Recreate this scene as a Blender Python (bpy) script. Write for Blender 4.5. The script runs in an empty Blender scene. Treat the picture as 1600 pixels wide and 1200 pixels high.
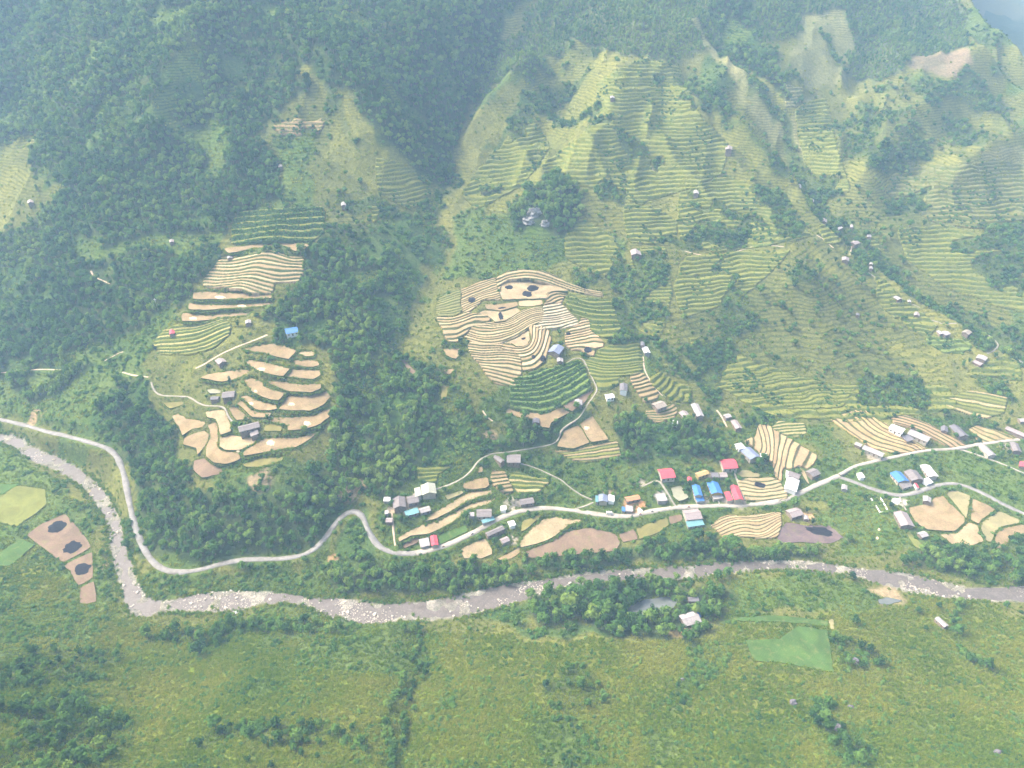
import bpy, math, random
import numpy as np
from mathutils import Vector

random.seed(7)
rng = np.random.default_rng(11)
S = bpy.context.scene
C = S.collection
R = math.radians

# ------------------------------------------------------------------ camera
CAM_H = 350.0
PITCH = R(33.0)
FPX = 1109.0                       # focal length in pixels of the 1600 px wide photograph
cam_d = bpy.data.cameras.new("camera")
cam = bpy.data.objects.new("camera", cam_d)
C.objects.link(cam)
cam.location = (0, 0, CAM_H)
cam.rotation_euler = (R(90) - PITCH, 0, 0)
cam_d.sensor_width = 36.0
cam_d.lens = 36.0 * FPX / 1600.0
cam_d.clip_start = 1.0
cam_d.clip_end = 12000.0
S.camera = cam

# ------------------------------------------------------------------ sky, sun, exposure
SUN_EL, SUN_AZ = R(48), R(-68)      # azimuth from +Y towards +X: the light comes from the left
world = bpy.data.worlds.new("World")
S.world = world
world.use_nodes = True
wn = world.node_tree.nodes
wl = world.node_tree.links
wn.clear()
wo = wn.new("ShaderNodeOutputWorld")
wb = wn.new("ShaderNodeBackground")
ws = wn.new("ShaderNodeTexSky")
ws.sky_type = 'NISHITA'
ws.sun_disc = False
ws.sun_elevation = SUN_EL
ws.sun_rotation = SUN_AZ
ws.air_density = 0.8
ws.dust_density = 9.0
ws.ozone_density = 0.4
wb.inputs[1].default_value = 0.15
wl.new(ws.outputs[0], wb.inputs[0])
wl.new(wb.outputs[0], wo.inputs[0])
sun_d = bpy.data.lights.new("sun", 'SUN')
sun = bpy.data.objects.new("sun", sun_d)
C.objects.link(sun)
sun_d.energy = 1.65
sun_d.angle = R(18)
sun_d.color = (1.0, 0.94, 0.84)
sdir = Vector((math.sin(SUN_AZ) * math.cos(SUN_EL), math.cos(SUN_AZ) * math.cos(SUN_EL), math.sin(SUN_EL)))
sun.rotation_euler = sdir.to_track_quat('Z', 'Y').to_euler()
sun.location = (-300, 100, 900)
S.view_settings.view_transform = 'Standard'
S.view_settings.look = 'None'
S.view_settings.exposure = 1.74
S.view_settings.gamma = 1.0
S.view_settings.use_curve_mapping = False
S.render.engine = 'CYCLES'
S.cycles.max_bounces = 4
S.cycles.diffuse_bounces = 2
S.cycles.glossy_bounces = 1
S.cycles.transmission_bounces = 1
S.cycles.transparent_max_bounces = 4
S.cycles.volume_bounces = 1
S.cycles.use_denoising = True

# ------------------------------------------------------------------ small helpers
def px(ox, oy, s, pts):
    return [(ox + x / s, oy + y / s) for x, y in pts]

def rays(uv):
    uv = np.asarray(uv, float).reshape(-1, 2)
    cx = (uv[:, 0] - 800.0) / FPX
    cy = (uv[:, 1] - 600.0) / FPX
    c, s = math.cos(PITCH), math.sin(PITCH)
    return np.stack([cx, c - cy * s, -s - cy * c], 1)

def project(x, y, z):
    c, s = math.cos(PITCH), math.sin(PITCH)
    dz = z - CAM_H
    dep = y * c - dz * s
    upc = y * s + dz * c
    dep = np.where(dep < 1, 1, dep)
    return 800 + FPX * x / dep, 600 - FPX * upc / dep, dep

def plane_hit(uv, z):
    d = rays(uv)
    t = (z - CAM_H) / d[:, 2]
    return d[:, :2] * t[:, None]

def hash2(ix, iy, seed):
    h = (ix.astype(np.int64) * 374761393 + iy.astype(np.int64) * 668265263 + seed * 974634777) & 0xFFFFFFFF
    h = ((h ^ (h >> 13)) * 1274126177) & 0xFFFFFFFF
    h = h ^ (h >> 16)
    return (h & 0xFFFF) / 65535.0

def vnoise(x, y, wl_, seed=0):
    x = np.asarray(x, float) / wl_ + 1000.3 * 1
    y = np.asarray(y, float) / wl_ + 731.7
    ix, iy = np.floor(x), np.floor(y)
    fx, fy = x - ix, y - iy
    fx = fx * fx * fx * (fx * (fx * 6 - 15) + 10)
    fy = fy * fy * fy * (fy * (fy * 6 - 15) + 10)
    a = hash2(ix, iy, seed); b = hash2(ix + 1, iy, seed)
    c = hash2(ix, iy + 1, seed); d = hash2(ix + 1, iy + 1, seed)
    return ((a + (b - a) * fx) * (1 - fy) + (c + (d - c) * fx) * fy) * 2 - 1

def fbm(x, y, wl_, octv=3, seed=0):
    r, a = 0, 1.0
    for k in range(octv):
        r = r + a * vnoise(x, y, wl_ / 2 ** k, seed + 17 * k)
        a *= 0.5
    return r

def inpoly(x, y, poly):
    poly = np.asarray(poly, float)
    ins = np.zeros(np.shape(x), bool)
    x0, y0 = poly[-1]
    for x1, y1 in poly:
        if y0 != y1:
            c = ((y1 > y) != (y0 > y)) & (x < (x0 - x1) * (y - y1) / (y0 - y1) + x1)
            ins ^= c
        x0, y0 = x1, y1
    return ins

def chaikin(pts, n=2, closed=True):
    p = np.asarray(pts, float)
    for _ in range(n):
        q = np.roll(p, -1, 0) if closed else p[1:]
        a = p if closed else p[:-1]
        m = np.empty((2 * len(a), p.shape[1]))
        m[0::2] = a * 0.75 + q * 0.25
        m[1::2] = a * 0.25 + q * 0.75
        if not closed:
            m = np.vstack([p[:1], m, p[-1:]])
        p = m
    return p

def soften(pts):
    p = np.asarray(pts, float)
    for c in (0.08, 0.3):
        q = np.roll(p, -1, 0)
        m = np.empty((2 * len(p), 2)); m[0::2] = p * (1 - c) + q * c; m[1::2] = p * c + q * (1 - c); p = m
    return p

def resample(pts, step):
    p = np.asarray(pts, float)
    d = np.r_[0, np.cumsum(np.hypot(*np.diff(p[:, :2], axis=0).T))]
    n = max(2, int(d[-1] / step) + 1)
    s = np.linspace(0, d[-1], n)
    return np.stack([np.interp(s, d, p[:, k]) for k in range(p.shape[1])], 1)

def polydist(x, y, line, vals=None):
    """distance to a polyline and the value carried along it"""
    best = np.full(np.shape(x), 1e9)
    val = np.zeros(np.shape(x))
    for k in range(len(line) - 1):
        ax, ay = line[k]; bx, by = line[k + 1]
        dx, dy = bx - ax, by - ay
        l2 = dx * dx + dy * dy + 1e-9
        t = np.clip(((x - ax) * dx + (y - ay) * dy) / l2, 0, 1)
        d = np.hypot(x - ax - t * dx, y - ay - t * dy)
        m = d < best
        best = np.where(m, d, best)
        if vals is not None:
            val = np.where(m, vals[k] + t * (vals[k + 1] - vals[k]), val)
    return best, val

def sstep(a, b, x):
    t = np.clip((x - a) / (b - a), 0, 1)
    return t * t * (3 - 2 * t)

def mesh_from(name, v, f, mats=(), smooth=False, attrs=None, mat_idx=None):
    v = np.asarray(v, np.float32)
    me = bpy.data.meshes.new(name)
    if isinstance(f, np.ndarray) and f.ndim == 2:
        k = f.shape[1]
        me.vertices.add(len(v)); me.vertices.foreach_set("co", v.ravel())
        me.loops.add(f.size); me.loops.foreach_set("vertex_index", f.astype(np.int32).ravel())
        me.polygons.add(len(f))
        me.polygons.foreach_set("loop_start", np.arange(0, f.size, k, dtype=np.int32))
        me.update(calc_edges=True)
    else:
        me.from_pydata([tuple(map(float, p)) for p in v], [], [tuple(map(int, q)) for q in f])
    for m in mats:
        me.materials.append(m)
    if mat_idx is not None:
        me.polygons.foreach_set("material_index", np.asarray(mat_idx, np.int32))
    if smooth:
        me.polygons.foreach_set("use_smooth", np.ones(len(me.polygons), bool))
    for nm, arr in (attrs or {}).items():
        arr = np.asarray(arr, np.float32)
        if arr.ndim == 2:
            a = me.attributes.new(nm, 'FLOAT_COLOR', 'POINT')
            if arr.shape[1] == 3:
                arr = np.hstack([arr, np.ones((len(arr), 1), np.float32)])
            a.data.foreach_set("color", arr.ravel())
        else:
            a = me.attributes.new(nm, 'FLOAT', 'POINT')
            a.data.foreach_set("value", arr)
    me.update()
    return me

def obj(name, me, parent=None, label=None, cat=None, group=None, kind=None, loc=None):
    o = bpy.data.objects.new(name, me)
    C.objects.link(o)
    if parent is not None: o.parent = parent
    if label: o["label"] = label
    if cat: o["category"] = cat
    if group: o["group"] = group
    if kind: o["kind"] = kind
    if loc is not None: o.location = loc
    return o

class MB:
    """collects simple shapes into one mesh"""
    def __init__(s): s.v = []; s.f = []; s.m = []
    def add(s, v, f, m=0):
        o = len(s.v); s.v += [tuple(p) for p in v]
        s.f += [tuple(i + o for i in q) for q in f]; s.m += [m] * len(f)
    def box(s, x0, y0, z0, x1, y1, z1, m=0):
        s.add([(x0,y0,z0),(x1,y0,z0),(x1,y1,z0),(x0,y1,z0),(x0,y0,z1),(x1,y0,z1),(x1,y1,z1),(x0,y1,z1)],
              [(0,3,2,1),(4,5,6,7),(0,1,5,4),(1,2,6,5),(2,3,7,6),(3,0,4,7)], m)
    def tube(s, a, b, r0, r1, n=6, m=0):
        a = Vector(a); b = Vector(b); d = (b - a).normalized()
        u = d.orthogonal().normalized(); w = d.cross(u)
        v = []
        for p, r in ((a, r0), (b, r1)):
            for k in range(n):
                t = 2 * math.pi * k / n
                v.append(p + (u * math.cos(t) + w * math.sin(t)) * r)
        f = [(k, (k + 1) % n, n + (k + 1) % n, n + k) for k in range(n)] + [tuple(range(n))[::-1], tuple(range(n, 2 * n))]
        s.add(v, f, m)
    def blob(s, c, r, seed=0, rough=0.25, rings=5, seg=8, m=0):
        q = random.Random(seed)
        v = [(c[0], c[1], c[2] + r[2])]
        for i in range(1, rings):
            th = math.pi * i / rings
            for k in range(seg):
                ph = 2 * math.pi * (k + 0.5 * (i % 2)) / seg
                e = 1 + q.uniform(-rough, rough)
                v.append((c[0] + r[0] * e * math.sin(th) * math.cos(ph), c[1] + r[1] * e * math.sin(th) * math.sin(ph), c[2] + r[2] * e * math.cos(th)))
        v.append((c[0], c[1], c[2] - r[2]))
        f = []
        for k in range(seg):
            f.append((0, 1 + k, 1 + (k + 1) % seg))
        for i in range(rings - 2):
            for k in range(seg):
                a = 1 + i * seg + k; b = 1 + i * seg + (k + 1) % seg
                f.append((a, a + seg, b + seg, b))
        l = len(v) - 1
        for k in range(seg):
            a = 1 + (rings - 2) * seg + k; b = 1 + (rings - 2) * seg + (k + 1) % seg
            f.append((a, l, b))
        s.add(v, f, m)
    def mesh(s, name, mats, smooth=False):
        return mesh_from(name, np.array(s.v), s.f, mats, smooth, mat_idx=s.m)

# ------------------------------------------------------------------ materials
def nt(name):
    m = bpy.data.materials.new(name); m.use_nodes = True
    t = m.node_tree; t.nodes.clear()
    out = t.nodes.new("ShaderNodeOutputMaterial")
    return m, t, out

def N(t, typ, **kw):
    n = t.nodes.new(typ)
    for k, v in kw.items():
        if k in ("inp",):
            for i, val in v.items(): n.inputs[i].default_value = val
        else: setattr(n, k, v)
    return n

def mixc(t, fac, a, b, mode='MIX'):
    n = t.nodes.new("ShaderNodeMix"); n.data_type = 'RGBA'; n.blend_type = mode
    for s, val in ((0, fac), (6, a), (7, b)):
        if hasattr(val, "is_output"): t.links.new(val, n.inputs[s])
        elif val is not None:
            n.inputs[s].default_value = val if s == 0 else (*val[:3], 1)
    return n.outputs[2]

def ramp(t, fac, stops, interp='LINEAR'):
    n = t.nodes.new("ShaderNodeValToRGB")
    n.color_ramp.interpolation = interp
    e = n.color_ramp.elements
    while len(e) < len(stops): e.new(0.5)
    for el, (p, c) in zip(e, stops):
        el.position = p; el.color = (*c, 1) if len(c) == 3 else c
    t.links.new(fac, n.inputs[0])
    return n.outputs[0]

def mth(t, op, a, b=None, c=None):
    n = t.nodes.new("ShaderNodeMath"); n.operation = op
    for i, val in enumerate((a, b, c)):
        if val is None: continue
        if hasattr(val, "is_output"): t.links.new(val, n.inputs[i])
        else: n.inputs[i].default_value = val
    return n.outputs[0]

def noise(t, scale, detail=4, rough=0.6, vec=None, dist=0.0):
    n = t.nodes.new("ShaderNodeTexNoise")
    n.inputs["Scale"].default_value = scale
    n.inputs["Detail"].default_value = detail
    n.inputs["Roughness"].default_value = rough
    n.inputs["Distortion"].default_value = dist
    if vec is None:
        g = t.nodes.new("ShaderNodeNewGeometry"); vec = g.outputs["Position"]
    t.links.new(vec, n.inputs["Vector"])
    return n.outputs["Fac"]

def bsdf(t, out, col, rough=0.85, spec=0.15, bump=None, bstr=0.5, bdist=0.3):
    b = t.nodes.new("ShaderNodeBsdfPrincipled")
    if hasattr(col, "is_output"): t.links.new(col, b.inputs["Base Color"])
    else: b.inputs["Base Color"].default_value = (*col, 1)
    if hasattr(rough, "is_output"): t.links.new(rough, b.inputs["Roughness"])
    else: b.inputs["Roughness"].default_value = rough
    b.inputs["Specular IOR Level"].default_value = spec
    if bump is not None:
        bn = t.nodes.new("ShaderNodeBump")
        bn.inputs["Strength"].default_value = bstr
        bn.inputs["Distance"].default_value = bdist
        t.links.new(bump, bn.inputs["Height"])
        t.links.new(bn.outputs[0], b.inputs["Normal"])
    t.links.new(b.outputs[0], out.inputs[0])
    return b

def mat_plain(name, col, var=0.25, scale=1.2, rough=0.8, spec=0.2, stain=None):
    m, t, out = nt(name)
    n1 = noise(t, scale, 5, 0.65)
    lo = tuple(c * (1 - var) for c in col); hi = tuple(min(0.9, c * (1 + var)) for c in col)
    c = ramp(t, n1, [(0.3, lo), (0.7, hi)])
    if stain:
        n2 = noise(t, scale * 0.35, 4, 0.7)
        k = ramp(t, n2, [(0.5, (0, 0, 0)), (0.68, (1, 1, 1))])
        c = mixc(t, k, c, stain)
    bsdf(t, out, c, rough, spec)
    return m

def mat_roof(name, col, stain=(0.2, 0.17, 0.15), amount=0.5, rough=0.6):
    """corrugated sheets: fine ribs down the slope, weathered blotches"""
    m, t, out = nt(name)
    tc = t.nodes.new("ShaderNodeTexCoord")
    n1 = noise(t, 0.55, 5, 0.7, tc.outputs["Object"])
    n2 = noise(t, 2.5, 4, 0.7, tc.outputs["Object"])
    oi = t.nodes.new("ShaderNodeObjectInfo")
    c = ramp(t, n2, [(0.25, tuple(x * 0.78 for x in col)), (0.75, tuple(min(0.88, x * 1.15) for x in col))])
    k = mth(t, 'MULTIPLY', ramp(t, n1, [(0.42, (0, 0, 0)), (0.7, (1, 1, 1))]), amount)
    c = mixc(t, k, c, stain)
    w = t.nodes.new("ShaderNodeTexWave"); w.wave_type = 'BANDS'; w.bands_direction = 'X'
    w.inputs["Scale"].default_value = 1.3
    t.links.new(tc.outputs["Object"], w.inputs["Vector"])
    c = mixc(t, 0.22, c, w.outputs["Color"], 'MULTIPLY')
    bsdf(t, out, c, rough, 0.25, w.outputs["Fac"], 0.5, 0.12)
    return m

# leaves: colour by the plant's own tint and a random value
def mat_leaf(name, dark, mid, light, trans=0.25):
    m, t, out = nt(name)
    at = t.nodes.new("ShaderNodeAttribute"); at.attribute_type = 'INSTANCER'; at.attribute_name = "tint"
    oi = t.nodes.new("ShaderNodeObjectInfo")
    f = mth(t, 'ADD', at.outputs["Fac"], mth(t, 'MULTIPLY', mth(t, 'SUBTRACT', oi.outputs["Random"], 0.5), 0.35))
    n1 = noise(t, 0.9, 3, 0.6)
    f = mth(t, 'ADD', f, mth(t, 'MULTIPLY', mth(t, 'SUBTRACT', n1, 0.5), 0.5))
    c = ramp(t, f, [(0.1, dark), (0.5, mid), (0.95, light)])
    d = t.nodes.new("ShaderNodeBsdfDiffuse"); tr = t.nodes.new("ShaderNodeBsdfTranslucent")
    t.links.new(c, d.inputs[0]); t.links.new(c, tr.inputs[0])
    mx = t.nodes.new("ShaderNodeMixShader"); mx.inputs[0].default_value = trans
    t.links.new(d.outputs[0], mx.inputs[1]); t.links.new(tr.outputs[0], mx.inputs[2])
    t.links.new(mx.outputs[0], out.inputs[0])
    return m

M = {}
M['leaf'] = mat_leaf("leaf", (0.03, 0.08, 0.024), (0.086, 0.185, 0.036), (0.19, 0.275, 0.055), 0.4)
M['grass'] = mat_leaf("grass_blade", (0.07, 0.14, 0.012), (0.15, 0.23, 0.02), (0.29, 0.3, 0.05), 0.45)
M['bark'] = mat_plain("bark", (0.14, 0.11, 0.08))
M['rock'] = mat_plain("river_rock", (0.38, 0.34, 0.28), 0.55, 0.8, 0.8, 0.2)
M['limestone'] = mat_plain("limestone", (0.27, 0.26, 0.25), 0.4, 0.5, stain=(0.07, 0.08, 0.055))
M['darkrock'] = mat_plain("dark_rock", (0.12, 0.11, 0.12), 0.4, 0.7)
M['concrete'] = mat_plain("concrete", (0.27, 0.245, 0.2), 0.25, 0.6, 0.85, 0.15, stain=(0.18, 0.16, 0.12))
M['road'] = mat_plain("road_concrete", (0.31, 0.28, 0.235), 0.22, 0.35, 0.85, 0.15, stain=(0.22, 0.2, 0.165))
M['roadgrey'] = mat_plain("road_asphalt_worn", (0.215, 0.205, 0.19), 0.25, 0.4, 0.85, 0.15, stain=(0.145, 0.135, 0.12))
M['earth'] = mat_plain("yard_earth", (0.42, 0.33, 0.24), 0.3, 0.5, 0.9, 0.1)
M['orange_earth'] = mat_plain("orange_earth", (0.48, 0.24, 0.11), 0.35, 0.5, 0.9, 0.1)
M['burnt'] = mat_plain("burnt_straw", (0.016, 0.015, 0.019), 0.5, 1.2, 0.95, 0.05)
M['straw'] = mat_plain("straw", (0.52, 0.42, 0.27), 0.25, 1.5, 0.9, 0.05)
M['white'] = mat_plain("white_paint", (0.78, 0.78, 0.77), 0.06, 0.8, 0.6, 0.2)
M['wall_cream'] = mat_plain("wall_plaster", (0.36, 0.32, 0.26), 0.2, 0.8)
M['wall_wood'] = mat_plain("wall_wood", (0.2, 0.155, 0.12), 0.35, 1.0)
M['wall_grey'] = mat_plain("wall_cement", (0.27, 0.255, 0.24), 0.25, 0.8)
M['wall_yellow'] = mat_plain("wall_yellow", (0.4, 0.29, 0.12), 0.2, 0.8)
M['door'] = mat_plain("door_wood", (0.13, 0.08, 0.05), 0.3, 2.0)
M['glass'] = mat_plain("window_glass", (0.05, 0.06, 0.07), 0.2, 1.0, 0.2, 0.5)
M['rubber'] = mat_plain("rubber", (0.03, 0.03, 0.03), 0.1, 3.0)
M['dark_metal'] = mat_plain("dark_metal", (0.06, 0.06, 0.07), 0.2, 3.0, 0.45, 0.4)
M['cloth_blue'] = mat_plain("jacket_blue", (0.08, 0.1, 0.18), 0.2, 3.0)
M['cloth_red'] = mat_plain("jacket_red", (0.28, 0.06, 0.06), 0.2, 3.0)
M['skin'] = mat_plain("skin", (0.42, 0.27, 0.19), 0.05, 3.0)
ROOFS = {
    'blue': ((0.06, 0.2, 0.5), (0.12, 0.2, 0.36), 0.25), 'red': ((0.55, 0.075, 0.1), (0.42, 0.14, 0.14), 0.3),
    'greybrown': ((0.22, 0.195, 0.19), (0.14, 0.12, 0.115), 0.7), 'white': ((0.82, 0.82, 0.83), (0.7, 0.7, 0.7), 0.2),
    'turquoise': ((0.13, 0.3, 0.32), (0.26, 0.36, 0.36), 0.35), 'cream': ((0.42, 0.42, 0.33), (0.32, 0.31, 0.25), 0.5),
    'darkgrey': ((0.17, 0.16, 0.175), (0.1, 0.1, 0.1), 0.5), 'lightgrey': ((0.38, 0.35, 0.34), (0.24, 0.21, 0.2), 0.7),
    'bluegrey': ((0.2, 0.23, 0.33), (0.3, 0.32, 0.38), 0.35), 'yellow': ((0.5, 0.34, 0.13), (0.36, 0.26, 0.16), 0.5),
    'thatch': ((0.32, 0.27, 0.22), (0.22, 0.19, 0.16), 0.5), 'pinkgrey': ((0.33, 0.275, 0.265), (0.22, 0.185, 0.175), 0.7),
    'orange': ((0.5, 0.24, 0.12), (0.4, 0.24, 0.15), 0.4),
}
for k, (c, s, a) in ROOFS.items():
    M['roof_' + k] = mat_roof("roof_" + k, c, s, a)

# ground cover of the hillsides: colour carried by the land itself, grain from noise
m, t, out = nt("hillside_ground")
at = N(t, "ShaderNodeAttribute", attribute_name="cover")
n1 = noise(t, 0.05, 6, 0.65); n2 = noise(t, 0.35, 5, 0.7); n3 = noise(t, 1.6, 3, 0.7)
c = at.outputs["Color"]
c = mixc(t, mth(t, 'MULTIPLY', ramp(t, n1, [(0.4, (0, 0, 0)), (0.65, (1, 1, 1))]), 0.5), c, mixc(t, 0.5, c, (0.2, 0.2, 0.075)))
k = ramp(t, n2, [(0.3, (0.5, 0.55, 0.5)), (0.7, (1.35, 1.3, 1.2))])
c = mixc(t, 0.8, c, k, 'MULTIPLY')
k = ramp(t, n3, [(0.3, (0.6, 0.62, 0.6)), (0.7, (1.3, 1.28, 1.25))])
c = mixc(t, 0.7, c, k, 'MULTIPLY')
tr = N(t, "ShaderNodeAttribute", attribute_name="old_terraces")
gp = t.nodes.new("ShaderNodeNewGeometry"); sx = t.nodes.new("ShaderNodeSeparateXYZ"); t.links.new(gp.outputs["Position"], sx.inputs[0])
fz = mth(t, 'FRACT', mth(t, 'ADD', mth(t, 'MULTIPLY', sx.outputs[2], 0.42), mth(t, 'MULTIPLY', noise(t, 0.03, 3, 0.5), 4.0)))
ln = ramp(t, fz, [(0.0, (0.6, 0.66, 0.6)), (0.3, (0.75, 0.8, 0.75)), (0.42, (1.15, 1.12, 1.05)), (0.9, (1.08, 1.05, 1.0)), (1.0, (0.6, 0.66, 0.6))])
c = mixc(t, tr.outputs["Fac"], c, ln, 'MULTIPLY')
hb = mth(t, 'ADD', mth(t, 'MULTIPLY', n2, 2.0), n3)
bsdf(t, out, c, 0.95, 0.05, hb, 0.9, 0.9)
M['ground'] = m

# terrace beds: level number L along the slope, bed colour, bank colour
m, t, out = nt("terrace")
aL = N(t, "ShaderNodeAttribute", attribute_name="level")
aB = N(t, "ShaderNodeAttribute", attribute_name="bed")
aR = N(t, "ShaderNodeAttribute", attribute_name="bank")
nw = noise(t, 0.35, 3, 0.6)
L2 = mth(t, 'ADD', aL.outputs["Fac"], mth(t, 'MULTIPLY', mth(t, 'SUBTRACT', nw, 0.5), 0.22))
fr = mth(t, 'FRACT', L2)
wid0 = N(t, "ShaderNodeAttribute", attribute_name="bankw")
widf = mth(t, 'MULTIPLY', wid0.outputs['Fac'], mth(t, 'ADD', 0.45, mth(t, 'MULTIPLY', noise(t, 0.11, 3, 0.6), 1.1)))
e = mth(t, 'SUBTRACT', fr, mth(t, 'SUBTRACT', 1.0, widf))
kb = mth(t, 'MULTIPLY', e, 14.0); kb = mth(t, 'MINIMUM', mth(t, 'MAXIMUM', kb, 0.0), 1.0)
lo_ = mth(t, 'MINIMUM', mth(t, 'MAXIMUM', mth(t, 'MULTIPLY', mth(t, 'SUBTRACT', 0.08, fr), 20.0), 0.0), 0.6)
kb = mth(t, 'MAXIMUM', kb, lo_)
# each bed a slightly different straw colour
fl = mth(t, 'FLOOR', L2)
wn_ = N(t, "ShaderNodeTexWhiteNoise", noise_dimensions='1D'); t.links.new(fl, wn_.inputs["W"])
n2 = noise(t, 0.6, 5, 0.7); n3 = noise(t, 0.12, 4, 0.6)
bed = mixc(t, 0.8, aB.outputs["Color"], ramp(t, n2, [(0.3, (0.72, 0.72, 0.7)), (0.7, (1.25, 1.22, 1.15))]), 'MULTIPLY')
bed = mixc(t, 0.5, bed, ramp(t, wn_.outputs["Value"], [(0.0, (0.78, 0.78, 0.74)), (1.0, (1.2, 1.18, 1.15))]), 'MULTIPLY')
bed = mixc(t, 0.6, bed, ramp(t, n3, [(0.35, (0.8, 0.82, 0.74)), (0.65, (1.12, 1.08, 1.05))]), 'MULTIPLY')
bnk = mixc(t, 0.8, aR.outputs["Color"], ramp(t, n2, [(0.3, (0.6, 0.62, 0.6)), (0.7, (1.35, 1.3, 1.2))]), 'MULTIPLY')
bnk = mixc(t, ramp(t, n3, [(0.42, (0, 0, 0)), (0.58, (1, 1, 1))]), bnk, mixc(t, 0.6, bnk, (0.06, 0.1, 0.025)))
weed = ramp(t, noise(t, 0.22, 5, 0.7), [(0.55, (0, 0, 0)), (0.68, (1, 1, 1))])
bed = mixc(t, mth(t, 'MULTIPLY', weed, 0.45), bed, mixc(t, 0.5, bnk, (0.17, 0.17, 0.06)))
c = mixc(t, kb, bed, bnk)
bsdf(t, out, c, 0.95, 0.05, n2, 0.5, 0.3)
M['terrace'] = m

def mat_field(name, col, var=0.2, patch=(0.62, 0.54, 0.38), pk=0.5, rows=0.25):
    m, t, out = nt(name)
    n1 = noise(t, 0.12, 5, 0.6); n2 = noise(t, 1.1, 5, 0.75); n3 = noise(t, 0.3, 4, 0.6, dist=0.8)
    oi = t.nodes.new("ShaderNodeObjectInfo")
    c = ramp(t, n2, [(0.25, tuple(x * (1 - var) for x in col)), (0.75, tuple(x * (1 + var) for x in col))])
    c = mixc(t, mth(t, 'MULTIPLY', ramp(t, n1, [(0.5, (0, 0, 0)), (0.72, (1, 1, 1))]), pk), c, patch)
    g = t.nodes.new("ShaderNodeNewGeometry")
    w = t.nodes.new("ShaderNodeTexWave"); w.inputs["Scale"].default_value = 0.35
    w.inputs["Distortion"].default_value = 3.0; w.inputs["Detail"].default_value = 2
    t.links.new(g.outputs["Position"], w.inputs["Vector"])
    c = mixc(t, rows, c, ramp(t, w.outputs["Fac"], [(0.2, (0.75, 0.75, 0.72)), (0.8, (1.15, 1.14, 1.1))]), 'MULTIPLY')
    c = mixc(t, 0.5, c, ramp(t, oi.outputs["Random"], [(0.0, (0.88, 0.88, 0.86)), (1.0, (1.1, 1.1, 1.08))]), 'MULTIPLY')
    c = mixc(t, mth(t, 'MULTIPLY', ramp(t, n3, [(0.54, (0, 0, 0)), (0.66, (1, 1, 1))]), 0.5), c, (0.15, 0.155, 0.055))
    n4 = noise(t, 0.07, 4, 0.6, dist=1.0)
    c = mixc(t, 0.8, c, ramp(t, n4, [(0.35, (0.7, 0.69, 0.68)), (0.65, (1.15, 1.13, 1.1))]), 'MULTIPLY')
    bsdf(t, out, c, 0.95, 0.05, n2, 0.5, 0.25)
    return m
FIELD = {
    'tan': mat_field("field_stubble", (0.24, 0.178, 0.1), var=0.35, patch=(0.34, 0.265, 0.165), rows=0.45),
    'pale': mat_field("field_pale_stubble", (0.3, 0.235, 0.14), var=0.32, patch=(0.4, 0.32, 0.21), rows=0.45),
    'brown': mat_field("field_brown", (0.17, 0.12, 0.085), var=0.3, patch=(0.24, 0.175, 0.12), pk=0.4),
    'olive': mat_field("field_olive", (0.18, 0.165, 0.055), patch=(0.24, 0.21, 0.08), pk=0.4),
    'yellowgreen': mat_field("field_ripening_rice", (0.15, 0.165, 0.042), patch=(0.2, 0.185, 0.05), pk=0.4),
    'green': mat_field("field_green_crop", (0.06, 0.115, 0.028), patch=(0.085, 0.135, 0.033), pk=0.4, rows=0.5),
    'darkburn': mat_field("field_burnt", (0.13, 0.095, 0.095), patch=(0.075, 0.06, 0.075), pk=0.7),
    'greentan': mat_field("field_weedy", (0.24, 0.215, 0.11), patch=(0.31, 0.26, 0.15), pk=0.4),
}
# water
m, t, out = nt("river_water")
n1 = noise(t, 0.25, 6, 0.75, dist=1.0); n2 = noise(t, 0.9, 4, 0.7, dist=0.5)
c = ramp(t, n1, [(0.3, (0.08, 0.068, 0.057)), (0.6, (0.125, 0.108, 0.095))])
foam = ramp(t, n2, [(0.57, (0, 0, 0)), (0.72, (1, 1, 1))])
c = mixc(t, mth(t, 'MULTIPLY', foam, 0.4), c, (0.4, 0.37, 0.34))
bsdf(t, out, c, 0.4, 0.2, n2, 0.5, 0.2)
M['water'] = m
m, t, out = nt("pond_water")
n1 = noise(t, 0.3, 3, 0.6)
bsdf(t, out, ramp(t, n1, [(0.3, (0.09, 0.1, 0.09)), (0.7, (0.13, 0.14, 0.13))]), 0.12, 0.5, n1, 0.1, 0.05)
M['pond'] = m
m, t, out = nt("milky_pond_water")
n1 = noise(t, 0.4, 3, 0.6)
bsdf(t, out, ramp(t, n1, [(0.3, (0.2, 0.2, 0.125)), (0.7, (0.25, 0.24, 0.165))]), 0.25, 0.4)
M['milky'] = m

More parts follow.
